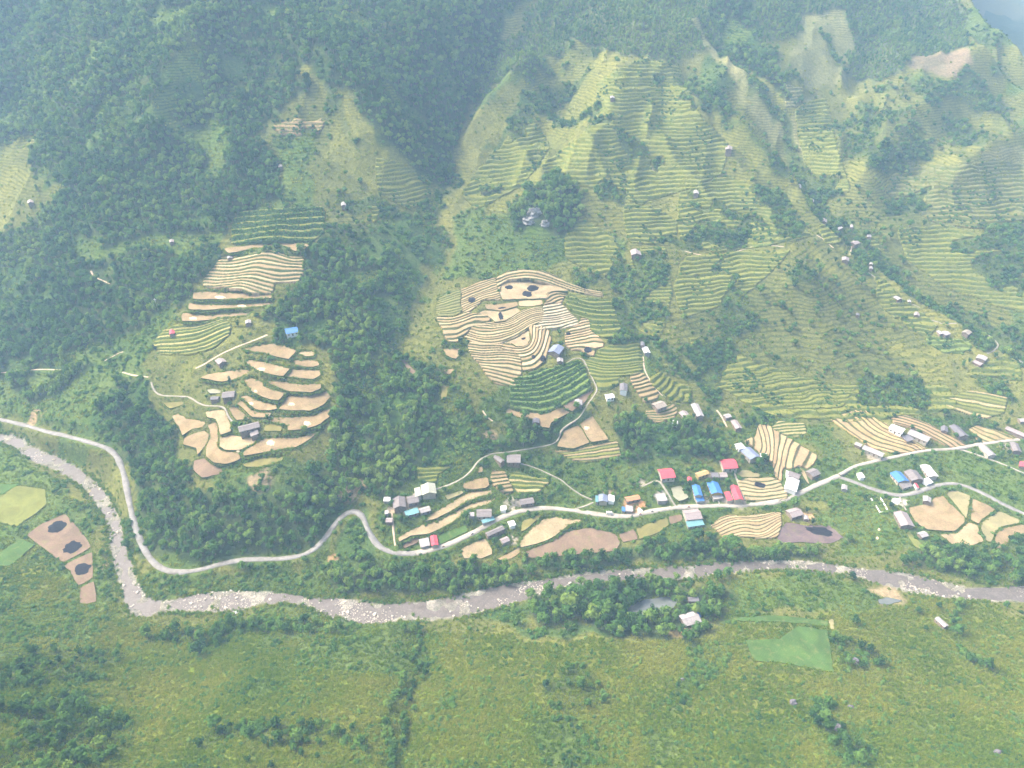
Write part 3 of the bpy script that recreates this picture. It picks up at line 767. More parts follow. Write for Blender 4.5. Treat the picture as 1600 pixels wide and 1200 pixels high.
# default by region
COVER[:] = SCRUB
ZONES_COVER = [
    (TALL, [(-200, 900), (160, 960), (250, 972), (480, 965), (700, 985), (900, 1010), (1060, 1010), (1140, 980), (1320, 960), (1600, 950), (1800, 960), (1800, 1260), (-200, 1260)]),
    (OLIVE, [(830, 1000), (1000, 1010), (1150, 980), (1320, 950), (1520, 950), (1800, 960), (1800, 1110), (1300, 1120), (1050, 1120), (860, 1110)]),
    (OLIVE, [(1300, 955), (1440, 945), (1500, 990), (1500, 1040), (1340, 1050), (1310, 1000)]),
    (OLIVE, [(1510, 960), (1700, 960), (1700, 1080), (1570, 1080), (1510, 1020)]),
    (SOIL, [(1340, 915), (1390, 915), (1400, 940), (1340, 948)]),
    (GREEN, [(1140, 898), (1260, 892), (1340, 900), (1370, 935), (1345, 955), (1240, 940), (1150, 955), (1130, 930)]),
    # left mountain forest
    (FOREST, [(-300, -60), (850, -60), (800, 40), (765, 90), (724, 180), (702, 270), (690, 288), (605, 238), (545, 182), (480, 150), (430, 185), (385, 210), (425, 258), (447, 312), (370, 338), (350, 390), (300, 470), (240, 500), (190, 560), (100, 580), (-300, 560)]),
    (SCRUB, [(-60, 235), (60, 212), (45, 268), (112, 300), (60, 330), (-60, 400)]),
    (GREEN, [(90, 395), (200, 375), (330, 350), (360, 345), (350, 370), (230, 395), (120, 415)]),
    (GREEN, [(100, 560), (220, 510), (280, 470), (265, 500), (215, 560), (130, 640), (60, 640)]),
    (THIN, [(385, 210), (430, 185), (520, 180), (560, 230), (640, 260), (680, 300), (640, 345), (560, 350), (480, 330), (447, 312), (425, 258)]),
    (GRASS, [(520, 200), (590, 240), (680, 300), (670, 330), (600, 320), (540, 270), (505, 230)]),
    (GREEN, [(430, 215), (480, 220), (505, 300), (470, 325), (445, 305)]),
    # left flank below, gully woods
    (FOREST, [(-300, 545), (100, 575), (190, 560), (232, 598), (250, 650), (262, 668), (275, 720), (320, 750), (400, 755), (480, 760), (542, 785), (500, 846), (440, 868), (330, 878), (262, 885), (232, 850), (210, 760), (190, 695), (100, 672), (-300, 570)]),
    (GREEN, [(0, 600), (60, 620), (200, 545), (225, 570), (150, 640), (140, 670), (60, 660), (-100, 630)]),
    (SHRUB, [(470, 330), (560, 350), (640, 340), (700, 296), (692, 380), (668, 440), (625, 540), (640, 600), (690, 560), (740, 640), (800, 700), (745, 720), (640, 750), (600, 795), (545, 785), (480, 765), (505, 700), (530, 640), (515, 540), (440, 528), (420, 500), (435, 470), (480, 430), (490, 380)]),
    (FOREST, [(480, 380), (600, 400), (650, 470), (600, 540), (560, 600), (540, 700), (610, 760), (560, 790), (480, 765), (505, 700), (530, 640), (515, 540), (440, 528), (425, 500), (440, 470)]),
    (LUSH, [(560, 360), (660, 340), (690, 400), (650, 470), (600, 420), (560, 390)]),
    (LUSH, [(650, 650), (740, 640), (745, 715), (700, 735), (650, 735)]),
    (FOREST, [(620, 560), (690, 590), (700, 680), (650, 740), (610, 760), (570, 700), (560, 640)]),
    # centre slope
    (GREEN, [(690, 430), (720, 350), (800, 330), (900, 350), (980, 380), (960, 420), (880, 420), (760, 440)]),
    (GRASS, [(740, 180), (860, 100), (960, 80), (1060, 100), (1000, 250), (900, 330), (780, 330), (700, 400), (690, 330), (720, 240)]),
    (GREEN, [(720, 330), (790, 310), (800, 380), (740, 430), (690, 440)]),
    (FOREST, [(748, 300), (800, 288), (880, 275), (918, 300), (915, 345), (860, 362), (800, 365), (790, 330)]),
    (SHRUB, [(925, 295), (970, 290), (975, 320), (930, 325)]),
    (SHRUB, [(820, 150), (850, 140), (930, 110), (890, 160), (800, 190), (790, 165)]),
    (SHRUB, [(880, 190), (930, 165), (925, 180), (860, 210)]),
    (YOUNG, [(860, -60), (1500, -60), (1500, 30), (1400, 20), (1300, 60), (1200, 60), (1060, 90), (980, 90), (900, 76), (820, 110), (770, 130), (740, 180), (760, 100), (820, 40)]),
    (YOUNG, [(1330, 20), (1420, 0), (1500, 10), (1520, 80), (1440, 90), (1370, 130), (1320, 110)]),
    (SOIL, [(985, 272), (1015, 262), (1030, 285), (995, 295)]),
    (FOREST, [(1068, 130), (1100, 120), (1145, 170), (1140, 200), (1110, 195), (1075, 150)]),
    (FOREST, [(1130, -40), (1180, 10), (1200, 80), (1228, 150), (1200, 130), (1150, 100), (1110, 20)]),
    # gully B line of trees, right mountain
    (SHRUB, [(1225, 190), (1250, 210), (1262, 270), (1300, 330), (1370, 400), (1420, 445), (1520, 490), (1600, 530), (1700, 600), (1700, 640), (1590, 575), (1480, 510), (1400, 462), (1330, 400), (1270, 330), (1235, 270)]),
    (SHRUB, [(1180, 290), (1230, 300), (1260, 340), (1240, 370), (1190, 330)]),
    (GRASS, [(1000, 330), (1100, 290), (1200, 330), (1250, 390), (1150, 400), (1080, 380)]),
    (SHRUB, [(1030, 370), (1100, 360), (1180, 350), (1170, 380), (1060, 395)]),
    (THIN, [(1040, 430), (1130, 400), (1280, 390), (1380, 430), (1420, 500), (1400, 600), (1260, 600), (1100, 560), (1060, 500)]),
    (THIN, [(1160, 480), (1230, 430), (1320, 440), (1400, 520), (1395, 600), (1340, 580), (1260, 520), (1180, 520)]),
    (THIN, [(1090, 470), (1150, 460), (1200, 530), (1150, 540)]),
    (GRASS, [(1400, 540), (1480, 530), (1490, 580), (1430, 610)]),
    (SHRUB, [(945, 400), (975, 420), (1000, 470), (1015, 520), (1060, 570), (1130, 630), (1150, 660), (1120, 660), (1080, 610), (1030, 570), (990, 530), (975, 470)]),
    (PINK, [(1425, 90), (1500, 76), (1530, 100), (1510, 118), (1420, 115)]),
    (PALE, [(1265, 20), (1310, 10), (1330, 60), (1330, 110), (1280, 150), (1250, 140), (1240, 80)]),
    (PALE, [(1360, 190), (1480, 165), (1560, 185), (1500, 195), (1400, 215), (1350, 205)]),
    (PALE, [(1240, 170), (1280, 150), (1300, 240), (1260, 260)]),
    (THIN, [(1300, 200), (1400, 130), (1520, 130), (1600, 190), (1700, 250), (1700, 430), (1500, 470), (1400, 420), (1300, 300)]),
    (SHRUB, [(1330, 180), (1420, 170), (1340, 240), (1320, 230)]),
    (SHRUB, [(1420, 140), (1520, 110), (1600, 180), (1560, 180), (1450, 160)]),
    (SHRUB, [(1340, 230), (1460, 215), (1450, 250), (1350, 260)]),
    (SHRUB, [(1380, 310), (1440, 300), (1440, 335), (1370, 335)]),
    (SHRUB, [(1480, 370), (1600, 340), (1700, 340), (1700, 385), (1560, 390), (1480, 385)]),
    (SHRUB, [(1520, 400), (1600, 390), (1600, 460), (1530, 450)]),
    (PALE, [(1540, 230), (1700, 220), (1700, 330), (1560, 320)]),
    # village
    (LUSH, [(1000, 640), (1070, 665), (1140, 690), (1140, 715), (1030, 730), (900, 765), (880, 745), (965, 700), (980, 660)]),
    (FOREST, [(970, 660), (1060, 665), (1140, 690), (1145, 712), (1060, 728), (985, 720)]),
    (BANK, [(590, 760), (780, 690), (980, 720), (1080, 730), (1290, 740), (1320, 770), (1200, 800), (1060, 830), (860, 850), (600, 875)]),
    (LUSH, [(770, 660), (860, 620), (930, 640), (870, 690), (790, 700)]),
    (FOREST, [(800, 668), (880, 650), (870, 690), (800, 692)]),
    (BANK, [(1230, 730), (1600, 690), (1700, 690), (1700, 860), (1430, 860), (1300, 800)]),
    (GREEN, [(1300, 790), (1395, 790), (1430, 850), (1400, 870), (1300, 860), (1290, 820)]),
    (GREEN, [(1190, 665), (1290, 660), (1300, 690), (1340, 720), (1290, 740), (1270, 700), (1200, 690)]),
    (GREEN, [(1470, 710), (1700, 730), (1700, 800), (1560, 780), (1500, 750)]),
    # river banks
    (FOREST, [(500, 885), (560, 868), (620, 870), (740, 880), (800, 880), (900, 870), (1000, 852), (1060, 832), (1130, 850), (1280, 850), (1288, 872), (1180, 874), (1060, 884), (900, 892), (760, 918), (650, 935), (545, 930)]),
    (BANK, [(215, 890), (270, 902), (380, 885), (450, 880), (500, 885), (545, 930), (480, 930), (380, 918), (270, 935), (225, 920)]),
    (LUSH, [(560, 800), (600, 870), (520, 885), (480, 872), (515, 850)]),
    (FOREST, [(820, 935), (880, 915), (960, 912), (1060, 908), (1100, 905), (1145, 925), (1130, 955), (1110, 985), (1060, 1000), (950, 1000), (930, 970), (830, 965)]),
    (LUSH, [(760, 960), (830, 940), (830, 970), (930, 975), (960, 1000), (880, 990), (800, 985)]),
    (SHRUB, [(1425, 860), (1500, 850), (1600, 845), (1700, 840), (1700, 895), (1600, 905), (1520, 915), (1440, 890), (1400, 885)]),
    (FOREST, [(1430, 850), (1500, 855), (1500, 895), (1430, 890)]),
    # left fields by the river
    (GREEN, [(-150, 690), (20, 705), (110, 755), (165, 830), (180, 920), (195, 955), (120, 950), (-100, 930)]),
    (BANK, [(100, 755), (160, 815), (172, 870), (190, 950), (155, 935), (140, 860), (100, 810)]),
    (OLIVE, [(0, 880), (60, 850), (100, 930), (110, 945), (20, 940)]),
    # foreground shrub lines
    (SHRUB, [(640, 970), (668, 975), (660, 1060), (640, 1130), (620, 1200), (600, 1200), (628, 1120), (645, 1050)]),
    (SHRUB, [(220, 990), (300, 975), (480, 960), (520, 990), (400, 985), (290, 1020)]),
    (SHRUB, [(-60, 1035), (60, 1020), (190, 1022), (170, 1050), (60, 1072), (-60, 1075)]),
    (SHRUB, [(70, 1095), (150, 1080), (190, 1130), (130, 1200), (120, 1240), (0, 1240), (30, 1150)]),
    (SHRUB, [(300, 1150), (380, 1128), (500, 1130), (580, 1160), (570, 1185), (480, 1172), (400, 1170), (320, 1180)]),
    (SHRUB, [(860, 1050), (920, 1050), (930, 1100), (880, 1110)]),
    (SHRUB, [(1310, 990), (1350, 1000), (1370, 1060), (1330, 1050)]),
    (SHRUB, [(1490, 950), (1510, 960), (1520, 1020), (1600, 1060), (1570, 1060), (1500, 1020)]),
    (SHRUB, [(1270, 1100), (1330, 1120), (1390, 1190), (1330, 1190)]),
    (BANK, [(1060, 1000), (1140, 985), (1130, 1040), (1060, 1100), (1060, 1180), (1040, 1180)]),
]
for cid, pts in ZONES_COVER:
    g = ground(dens(pts))
    sl, mk = rast(g[:, :2], True)
    COVER[sl][mk] = cid
for cid, wd, pts in (  # pale crest grass, dark shrubs beside: cover colour also deepens sunlit and shaded sides
    (SHRUB, 9, [(1075, 125), (1110, 165), (1150, 205), (1185, 240), (1225, 285)]), (SHRUB, 8, [(1120, 75), (1165, 120), (1205, 160), (1238, 200)]),
    (SHRUB, 8, [(520, 165), (560, 195), (620, 250), (680, 300)]), (LUSH, 8, [(880, 95), (810, 160), (750, 230)]),
    (GRASS, 5, [(1058, 148), (1108, 188), (1158, 233), (1203, 278), (1240, 311)]), (PALE, 5, [(1090, 48), (1138, 108), (1178, 153), (1226, 204)]),
    (GRASS, 9, [(1010, 110), (985, 150), (940, 185), (890, 225), (840, 265), (790, 300), (770, 330)]), (GRASS, 6, [(470, 122), (545, 184), (604, 240), (672, 300)]),
    (GRASS, 6, [(1240, 318), (1300, 366), (1345, 416), (1412, 462), (1490, 514), (1560, 558), (1620, 600)]), (GRASS, 6, [(895, 75), (825, 138), (762, 205), (722, 275), (698, 340)]),
    (SHRUB, 6, [(880, 200), (925, 172)]), (SHRUB, 7, [(800, 205), (850, 160)]), (SHRUB, 5, [(1300, 205), (1360, 160)]), (SHRUB, 6, [(1290, 60), (1320, 110)]),
    (SHRUB, 5, [(1040, 375), (1100, 365), (1165, 350)]), (SHRUB, 4, [(1090, 320), (1150, 335), (1190, 350)])):
    g = ground(chaikin(pts, 1, False))[:, :2]
    i0, i1 = np.clip([g[:, 0].min() - RX0 - 16, g[:, 0].max() - RX0 + 16], 0, RNX).astype(int); j0, j1 = np.clip([g[:, 1].min() - RY0 - 16, g[:, 1].max() - RY0 + 16], 0, RNY).astype(int)
    sl = (slice(j0, j1), slice(i0, i1))
    d, _ = polydist(WX[sl], WY[sl], g)
    COVER[sl][d < wd] = cid
# patchy shrubs break up the open slopes
pn = fbm(GX, GY, 34, 3, 123)
op = np.isin(COVER, [SCRUB, GRASS, THIN, PALE])
COVER[op & (pn > 0.72) & (GY > 330)] = SHRUB
pn2 = fbm(GX, GY, 60, 3, 223)
COVER[np.isin(COVER, [SCRUB, THIN]) & (pn2 > 0.55)] = GRASS
COVER[np.isin(COVER, [SCRUB]) & (pn2 < -0.6)] = BANK
COVER[np.isin(COVER, [TALL]) & (pn2 > 0.5)] = OLIVE
COVER[np.isin(COVER, [TALL]) & (pn2 < -0.7)] = BANK
fo = COVER == FOREST
COVER[fo & (fbm(GX, GY, 30, 3, 321) > 0.62) & (GY > 330)] = LUSH
COVER[fo & (fbm(GX, GY, 38, 3, 521) > 0.85) & (GY > 420)] = GREEN
sl, mk = rast(RIV); BLOCK[sl] |= mk
for nm, mt, wd, g in road_lines:
    i0 = np.clip(((g[:, 0].min() - RX0) - 6, (g[:, 0].max() - RX0) + 6), 0, RNX).astype(int)
    j0 = np.clip(((g[:, 1].min() - RY0) - 6, (g[:, 1].max() - RY0) + 6), 0, RNY).astype(int)
    sl = (slice(j0[0], j0[1]), slice(i0[0], i0[1]))
    d, _ = polydist(GX[sl], GY[sl], g[:, :2])
    BLOCK[sl] |= d < wd / 2 + 1.0
    NOTREE[sl] |= d < (wd / 2 + 4.2 if wd > 2.6 else 2.6)
Zt = Z.copy()                                   # height of the ground sheet; fields cut into it

# ------------------------------------------------------------------ plants waiting to be set out: x y z scale rot kind tint
TREES, SHRUBS, TUFTS = [], [], []
def put(lst, x, y, z, s, k, tint, spread=0.3):
    n = len(x)
    if n == 0: return
    lst.append(np.stack([x, y, z, s * (1 + rng.uniform(-spread, spread, n)), rng.uniform(0, 6.283, n),
                         rng.integers(0, k, n).astype(float), tint + rng.normal(0, 0.1, n)], 1))

def sink(poly, zfun, grow=1.3, depth=0.35):
    """cut the ground sheet down to just below a field's bed"""
    p = np.asarray(poly); c_ = p.mean(0)
    e = np.roll(p, -1, 0) - np.roll(p, 1, 0)
    nrm = np.stack([e[:, 1], -e[:, 0]], 1); nrm /= np.hypot(nrm[:, 0], nrm[:, 1])[:, None] + 1e-9
    area = np.sum(p[:, 0] * np.roll(p[:, 1], -1) - np.roll(p[:, 0], -1) * p[:, 1])
    if area < 0: nrm = -nrm
    q = p + nrm * grow
    i0, i1 = np.searchsorted(xs, [q[:, 0].min() - 1, q[:, 0].max() + 1]); j0, j1 = np.searchsorted(ys, [q[:, 1].min() - 1, q[:, 1].max() + 1])
    sl = (slice(max(j0 - 1, 0), j1 + 1), slice(max(i0 - 1, 0), i1 + 1))
    mk = inpoly(X[sl], Y[sl], q)
    zz = zfun(X[sl], Y[sl]) - depth
    Zt[sl] = np.where(mk, np.minimum(Zt[sl], zz), Zt[sl])

def field(kind, pts, bund=0.7, big=False, flat=0.45, name="rice_field"):
    uv = soften(pts) if kind not in ("green", "yellowgreen") else dens(pts, 5)
    uv = uv + np.stack([vnoise(uv[:, 0], uv[:, 1], 7, 1), vnoise(uv[:, 0], uv[:, 1], 7, 2)], 1) * 0.7
    g = ground(uv)
    A = np.c_[np.ones(len(g)), g[:, :2] - g[:, :2].mean(0)]
    co, *_ = np.linalg.lstsq(A, g[:, 2], rcond=None)
    c0 = g[:, :2].mean(0)
    b, c = co[1] * flat, co[2] * flat
    z0 = co[0] + 0.1
    d = rays(uv)
    t_ = (z0 - b * c0[0] - c * c0[1] - CAM_H) / (d[:, 2] - b * d[:, 0] - c * d[:, 1])
    P = d * t_[:, None]; P[:, 2] += CAM_H
    zf = lambda x, y: z0 + b * (x - c0[0]) + c * (y - c0[1])
    n = len(P)
    from mathutils.geometry import tessellate_polygon
    tri = tessellate_polygon([[Vector((p[0], p[1], 0)) for p in P]])
    v = np.vstack([P, P - [0, 0, 3.2]])
    f = []
    for a in tri:
        q = list(a)
        if np.cross(P[q[1], :2] - P[q[0], :2], P[q[2], :2] - P[q[0], :2]) < 0: q = q[::-1]
        f.append(q)
    mi = [0] * len(f)
    ccw = np.sum(P[:, 0] * np.roll(P[:, 1], -1) - np.roll(P[:, 0], -1) * P[:, 1]) > 0
    for k in range(n):
        k2 = (k + 1) % n
        f.append([k, n + k, n + k2, k2] if ccw else [k, k2, n + k2, n + k]); mi.append(1)
    me = mesh_from(name, v, f, [FIELD[kind], M['ground_bank']], mat_idx=mi)
    obj(name, me, kind='structure')
    sl, mk = rast(P[:, :2]); BLOCK[sl] |= mk
    sink(P[:, :2], zf)
    if bund:
        loop = resample(np.vstack([P, P[:1]]), 1.0)
        k_ = 5 if big else 3
        x = np.repeat(loop[:, 0], k_) + rng.normal(0, 0.8 if big else 0.35, len(loop) * k_)
        y = np.repeat(loop[:, 1], k_) + rng.normal(0, 0.8 if big else 0.35, len(loop) * k_)
        inside = inpoly(x, y, P[:, :2])
        keep = ~inside | (rng.random(len(x)) < 0.15)
        x, y = x[keep], y[keep]
        z = np.maximum(hf(Zt, x, y), zf(x, y) - 1.6) - 0.05
        put(TUFTS, x, y, z, bund * 0.9, 3, 0.58)
        if big:
            put(SHRUBS, x[::4], y[::4], z[::4] - 0.2, 0.66, 4, 0.72)
    return P, zf

m, t, out = nt("field_bank")
nb = noise(t, 0.8, 5, 0.7)
bsdf(t, out, ramp(t, nb, [(0.3, (0.05, 0.085, 0.025)), (0.55, (0.1, 0.13, 0.04)), (0.75, (0.2, 0.17, 0.09))]), 0.95, 0.05, nb, 0.8, 0.5)
M['ground_bank'] = m

FIELDS = []
def F(kind, pts, **k): FIELDS.append((kind, pts, k))
L8 = lambda p: px(230, 480, 4.287, p)
B_ = dict(bund=1.1, big=True)
F('tan', L8([(645, 280), (740, 255), (850, 240), (935, 260), (1000, 290), (950, 345), (880, 335), (800, 310), (720, 300)]), **B_)
F('pale', L8([(1005, 305), (1030, 293), (1120, 297), (1120, 325), (1060, 330)]), **B_)
F('tan', L8([(970, 370), (990, 350), (1145, 355), (1150, 385), (1110, 400), (1000, 392)]), **B_)
F('tan', L8([(650, 360), (700, 350), (860, 385), (955, 410), (912, 462), (830, 450), (740, 425)]), **B_)
F('tan', L8([(970, 412), (1165, 425), (1160, 455), (1115, 483), (924, 466)]), **B_)
F('tan', L8([(350, 470), (420, 445), (590, 420), (690, 420), (690, 440), (620, 470), (500, 500)]), **B_)
F('tan', L8([(640, 490), (700, 470), (770, 500), (790, 535), (920, 575), (880, 625), (800, 610), (700, 565)]), **B_)
F('tan', L8([(785, 490), (900, 495), (1000, 515), (1165, 510), (1165, 545), (1100, 570), (960, 562), (850, 530)]), **B_)
F('tan', L8([(945, 590), (1050, 595), (1150, 580), (1210, 565), (1225, 600), (1180, 655), (1090, 690), (960, 690), (880, 685)]), **B_)
F('tan', L8([(620, 600), (660, 585), (760, 630), (860, 650), (870, 680), (820, 692), (730, 685)]), **B_)
F('tan', L8([(598, 640), (630, 628), (720, 693), (835, 710), (810, 735), (700, 735), (655, 690)]), bund=0.8)
F('tan', L8([(548, 675), (580, 665), (645, 710), (685, 745), (600, 755), (570, 720)]), bund=0.8)
F('tan', L8([(850, 735), (960, 735), (1090, 730), (1190, 690), (1250, 665), (1240, 715), (1160, 780), (1060, 815), (940, 825), (940, 790), (820, 765)]), **B_)
F('olive', L8([(790, 790), (830, 775), (900, 790), (900, 830), (780, 830)]), bund=0.8)
F('pale', L8([(390, 700), (450, 690), (520, 690), (530, 730), (560, 780), (560, 830), (490, 855), (480, 800), (460, 750), (400, 735)]), bund=0.7)
F('tan', L8([(165, 730), (210, 710), (260, 745), (390, 765), (380, 806), (300, 812), (235, 858), (210, 800)]), bund=0.8)
F('tan', L8([(245, 880), (300, 848), (380, 828), (412, 850), (407, 900), (382, 935), (335, 988), (330, 940), (240, 920)]), bund=0.7)
F('tan', L8([(402, 790), (460, 770), (473, 800), (478, 850), (468, 930), (498, 965), (618, 972), (622, 1018), (530, 1050), (450, 1040), (393, 1000), (398, 930), (425, 880), (418, 820)]), bund=0.7)
F('pale', L8([(490, 862), (560, 852), (640, 870), (735, 880), (700, 920), (620, 955), (520, 955), (485, 930)]), bund=0.6)
F('tan', L8([(765, 880), (900, 870), (1000, 875), (1140, 838), (1100, 875), (1000, 935), (900, 950), (645, 995), (645, 970), (712, 922)]), **B_)
F('brown', L8([(310, 1030), (380, 1010), (440, 1060), (510, 1090), (480, 1120), (370, 1140), (310, 1090)]), bund=0.7)
F('olive', L8([(640, 1050), (760, 1010), (920, 1000), (900, 1030), (760, 1070), (660, 1070)]), **B_)
F('olive', L8([(100, 640), (250, 630), (240, 650), (150, 680)]), bund=0.7)
U5 = lambda p: px(220, 320, 5, p)
F('tan', U5([(650, 340), (800, 322), (1000, 292), (1120, 287), (1320, 305), (1300, 335), (1210, 362), (1110, 320), (880, 340), (680, 378)]), **B_)
F('tan', U5([(410, 682), (500, 677), (800, 690), (1030, 705), (1020, 725), (800, 733), (600, 738), (400, 733)]), **B_)
F('tan', U5([(380, 767), (500, 782), (760, 777), (1050, 762), (1030, 777), (870, 800), (700, 808), (500, 818), (370, 818)]), **B_)
F('tan', U5([(320, 860), (340, 838), (440, 862), (560, 862), (700, 843), (880, 845), (820, 868), (640, 878), (480, 906), (320, 908)]), **B_)
V2 = lambda p: px(590, 690, 5.926, p)
F('tan', V2([(790, 385), (900, 350), (1020, 325), (1035, 400), (1000, 430), (900, 438), (800, 433)]), bund=0.8)
F('pale', V2([(440, 735), (470, 690), (640, 590), (800, 490), (850, 467), (1060, 452), (1060, 488), (960, 505), (800, 560), (680, 640), (540, 710)]), **B_)
F('pale', V2([(190, 890), (330, 800), (480, 752), (640, 692), (760, 622), (900, 562), (1100, 522), (1050, 568), (960, 598), (830, 636), (770, 696), (620, 786), (480, 848), (300, 868), (200, 928)]), **B_)
F('green', V2([(560, 880), (650, 830), (820, 770), (830, 830), (580, 950)]), bund=0.4, name="vegetable_garden")
F('brown', V2([(230, 970), (300, 900), (380, 872), (376, 930), (250, 990)]), bund=0.5)
F('greentan', V2([(620, 500), (780, 450), (795, 480), (650, 540)]), bund=0.7)
F('pale', V2([(765, 985), (1000, 895), (1060, 1000), (1060, 1040), (960, 1080), (800, 1080)]), bund=0.7)
F('tan', V2([(1090, 1095), (1310, 980), (1320, 1030), (1200, 1100)]), bund=0.7)
F('tan', V2([(920, 290), (940, 240), (975, 225), (970, 280)]), bund=0.7)
W8 = lambda p: px(530, 800, 2.963, p)
F('pale', W8([(830, 150), (870, 90), (950, 32), (1000, 22), (1140, 40), (1060, 60), (1000, 110), (950, 135), (840, 165)]), **B_)
F('brown', W8([(865, 180), (950, 150), (1020, 112), (1070, 87), (1160, 72), (1280, 100), (1300, 140), (1280, 178), (1120, 193), (870, 213)]), bund=0.8)
F('brown', W8([(1293, 102), (1366, 78), (1385, 125), (1312, 140)]), bund=0.5)
F('olive', W8([(1374, 76), (1516, 24), (1526, 60), (1480, 93), (1390, 126)]), bund=0.6)
F('brown', W8([(1524, 20), (1585, 10), (1588, 38), (1534, 58)]), bund=0.5)
F('olive', W8([(850, 40), (940, 12), (880, 70), (840, 90)]), bund=0.7)
A4 = lambda p: px(1080, 640, 5.926, p)
R8 = lambda p: px(1060, 800, 2.963, p)
F('darkburn', R8([(458, 108), (500, 44), (580, 62), (700, 62), (768, 120), (700, 148), (560, 138), (465, 148)]), bund=0.4)
F('pale', A4([(985, 520), (1050, 570), (1100, 690), (1060, 660), (1010, 560)]), bund=0.3)
F('greentan', A4([(480, 560), (560, 570), (640, 600), (620, 625), (440, 625), (430, 590)]), bund=0.5)
K6 = lambda p: px(1330, 760, 5.926, p)
F('tan', K6([(520, 190), (740, 160), (760, 110), (850, 85), (900, 140), (960, 200), (1045, 275), (1050, 330), (960, 415), (700, 398), (600, 340)]), bund=0.7)
F('greentan', K6([(870, 62), (960, 32), (1105, 82), (1085, 180), (1066, 300), (1035, 250), (950, 145)]), bund=0.7)
F('tan', K6([(1120, 107), (1345, 210), (1200, 305), (1180, 343), (1108, 308)]), bund=0.7)
F('greentan', K6([(1212, 330), (1370, 228), (1565, 310), (1555, 338), (1390, 368), (1328, 430), (1295, 515), (1245, 500), (1203, 390)]), bund=0.7)
F('pale', K6([(1090, 325), (1176, 362), (1188, 430), (1228, 508), (1100, 546), (960, 556), (815, 440), (975, 440)]), bund=0.7)
F('tan', K6([(1322, 530), (1343, 440), (1402, 388), (1570, 354), (1680, 330), (1680, 440), (1480, 448), (1430, 556), (1330, 568)]), bund=0.7)
F('yellowgreen', K6([(490, 400), (560, 440), (680, 560), (655, 585), (590, 560)]), bund=0.4)
Q6 = lambda p: px(0, 640, 3.53, p)
F('brown', Q6([(140, 690), (230, 630), (360, 570), (430, 650), (508, 758), (345, 846), (250, 770)]), bund=0.6)
F('brown', Q6([(352, 857), (510, 779), (514, 930), (430, 973), (392, 900)]), bund=0.6)
F('brown', Q6([(437, 983), (518, 947), (535, 1060), (440, 1078)]), bund=0.6)
F('yellowgreen', Q6([(-60, 490), (0, 480), (100, 415), (250, 440), (255, 520), (200, 570), (90, 645), (0, 620), (-60, 600)]), bund=0.8)
F('green', Q6([(-60, 830), (0, 790), (110, 710), (190, 745), (60, 860), (-60, 860)]), bund=0.5)
F('green', Q6([(-60, 412), (0, 410), (115, 410), (0, 470), (-60, 480)]), bund=0.7)
F('green', R8([(310, 592), (470, 587), (556, 528), (690, 547), (720, 743), (620, 725), (460, 695), (350, 690)]), bund=0.4, name="green_plot")
F('green', R8([(240, 492), (450, 477), (690, 502), (690, 528), (500, 508), (300, 505)]), bund=0.4, name="green_plot")
F('greentan', R8([(692, 500), (718, 498), (722, 543), (705, 540)]), bund=0.3)
C8 = lambda p: px(670, 520, 8, p)
F('tan', C8([(180, 192), (430, 192), (340, 330), (200, 272)]), **B_)
F('tan', C8([(180, 455), (340, 435), (260, 525), (200, 510)]), **B_)
F('olive', C8([(150, 650), (260, 655), (215, 810), (155, 840)]), **B_)
F('brown', px(530, 400, 2.963, [(250, 445), (282, 448), (380, 568), (345, 555)]), **B_)
D6 = lambda p: px(820, 540, 6.154, p)
F('tan', D6([(-190, 640), (-160, 605), (-30, 650), (0, 632), (200, 660), (350, 592), (435, 640), (250, 738), (240, 790), (150, 780), (140, 710), (0, 695), (-60, 690)]), bund=0.9)
F('brown', D6([(362, 585), (480, 512), (680, 415), (610, 488), (560, 565), (450, 632)]), bund=0.9)
F('tan', D6([(522, 752), (650, 672), (720, 780), (808, 900), (640, 928)]), bund=0.6)
F('tan', D6([(515, 760), (630, 930), (470, 988), (305, 968), (370, 850), (365, 825)]), bund=0.6)
A8 = lambda p: px(670, 410, 8, p)
F('pale', A8([(875, 350), (905, 285), (1000, 228), (1180, 208), (1400, 238), (1600, 298), (1750, 350), (1650, 352), (1530, 355), (1480, 400), (1470, 450), (1200, 452), (1040, 460), (920, 465), (900, 420)]), bund=0.3, flat=0.6)
F('pale', A8([(1130, 482), (1420, 470), (1425, 520), (1300, 545), (1125, 540)]), bund=0.3, flat=0.6)
F('tan', A8([(690, 525), (900, 520), (1105, 495), (1115, 535), (1000, 575), (900, 600), (720, 582)]), bund=0.3, flat=0.6)
F('pale', A8([(610, 640), (700, 600), (850, 612), (950, 612), (1090, 562), (1145, 600), (1040, 680), (950, 730), (820, 738), (770, 690), (700, 660)]), bund=0.3, flat=0.6)
F('pale', A8([(965, 1000), (1130, 935), (1180, 880), (1250, 850), (1262, 960), (1225, 1035), (1090, 1052), (1040, 1015)]), bund=0.3, flat=0.6)
FIELD['pond'] = M['pond']; FIELD['milky'] = M['milky']
F('pond', [(975, 966), (984, 946), (1008, 936), (1044, 932), (1060, 937), (1052, 950), (1022, 957), (1000, 966)], bund=0.8, flat=0.0, name="pond")
F('milky', [(1049, 762), (1064, 758), (1077, 778), (1061, 783), (1052, 776)], bund=0.5, flat=0.0, name="pond")
F('milky', L8([(398, 552), (440, 546), (492, 556), (488, 574), (420, 577)]), bund=0.6, flat=0.0, name="pond")
F('pond', [(1372, 937), (1385, 933), (1412, 938), (1390, 944), (1374, 944)], bund=0.5, flat=0.0, name="pond")
for kind, pts, k in FIELDS:
    k = dict(k); field(kind, pts, **k)

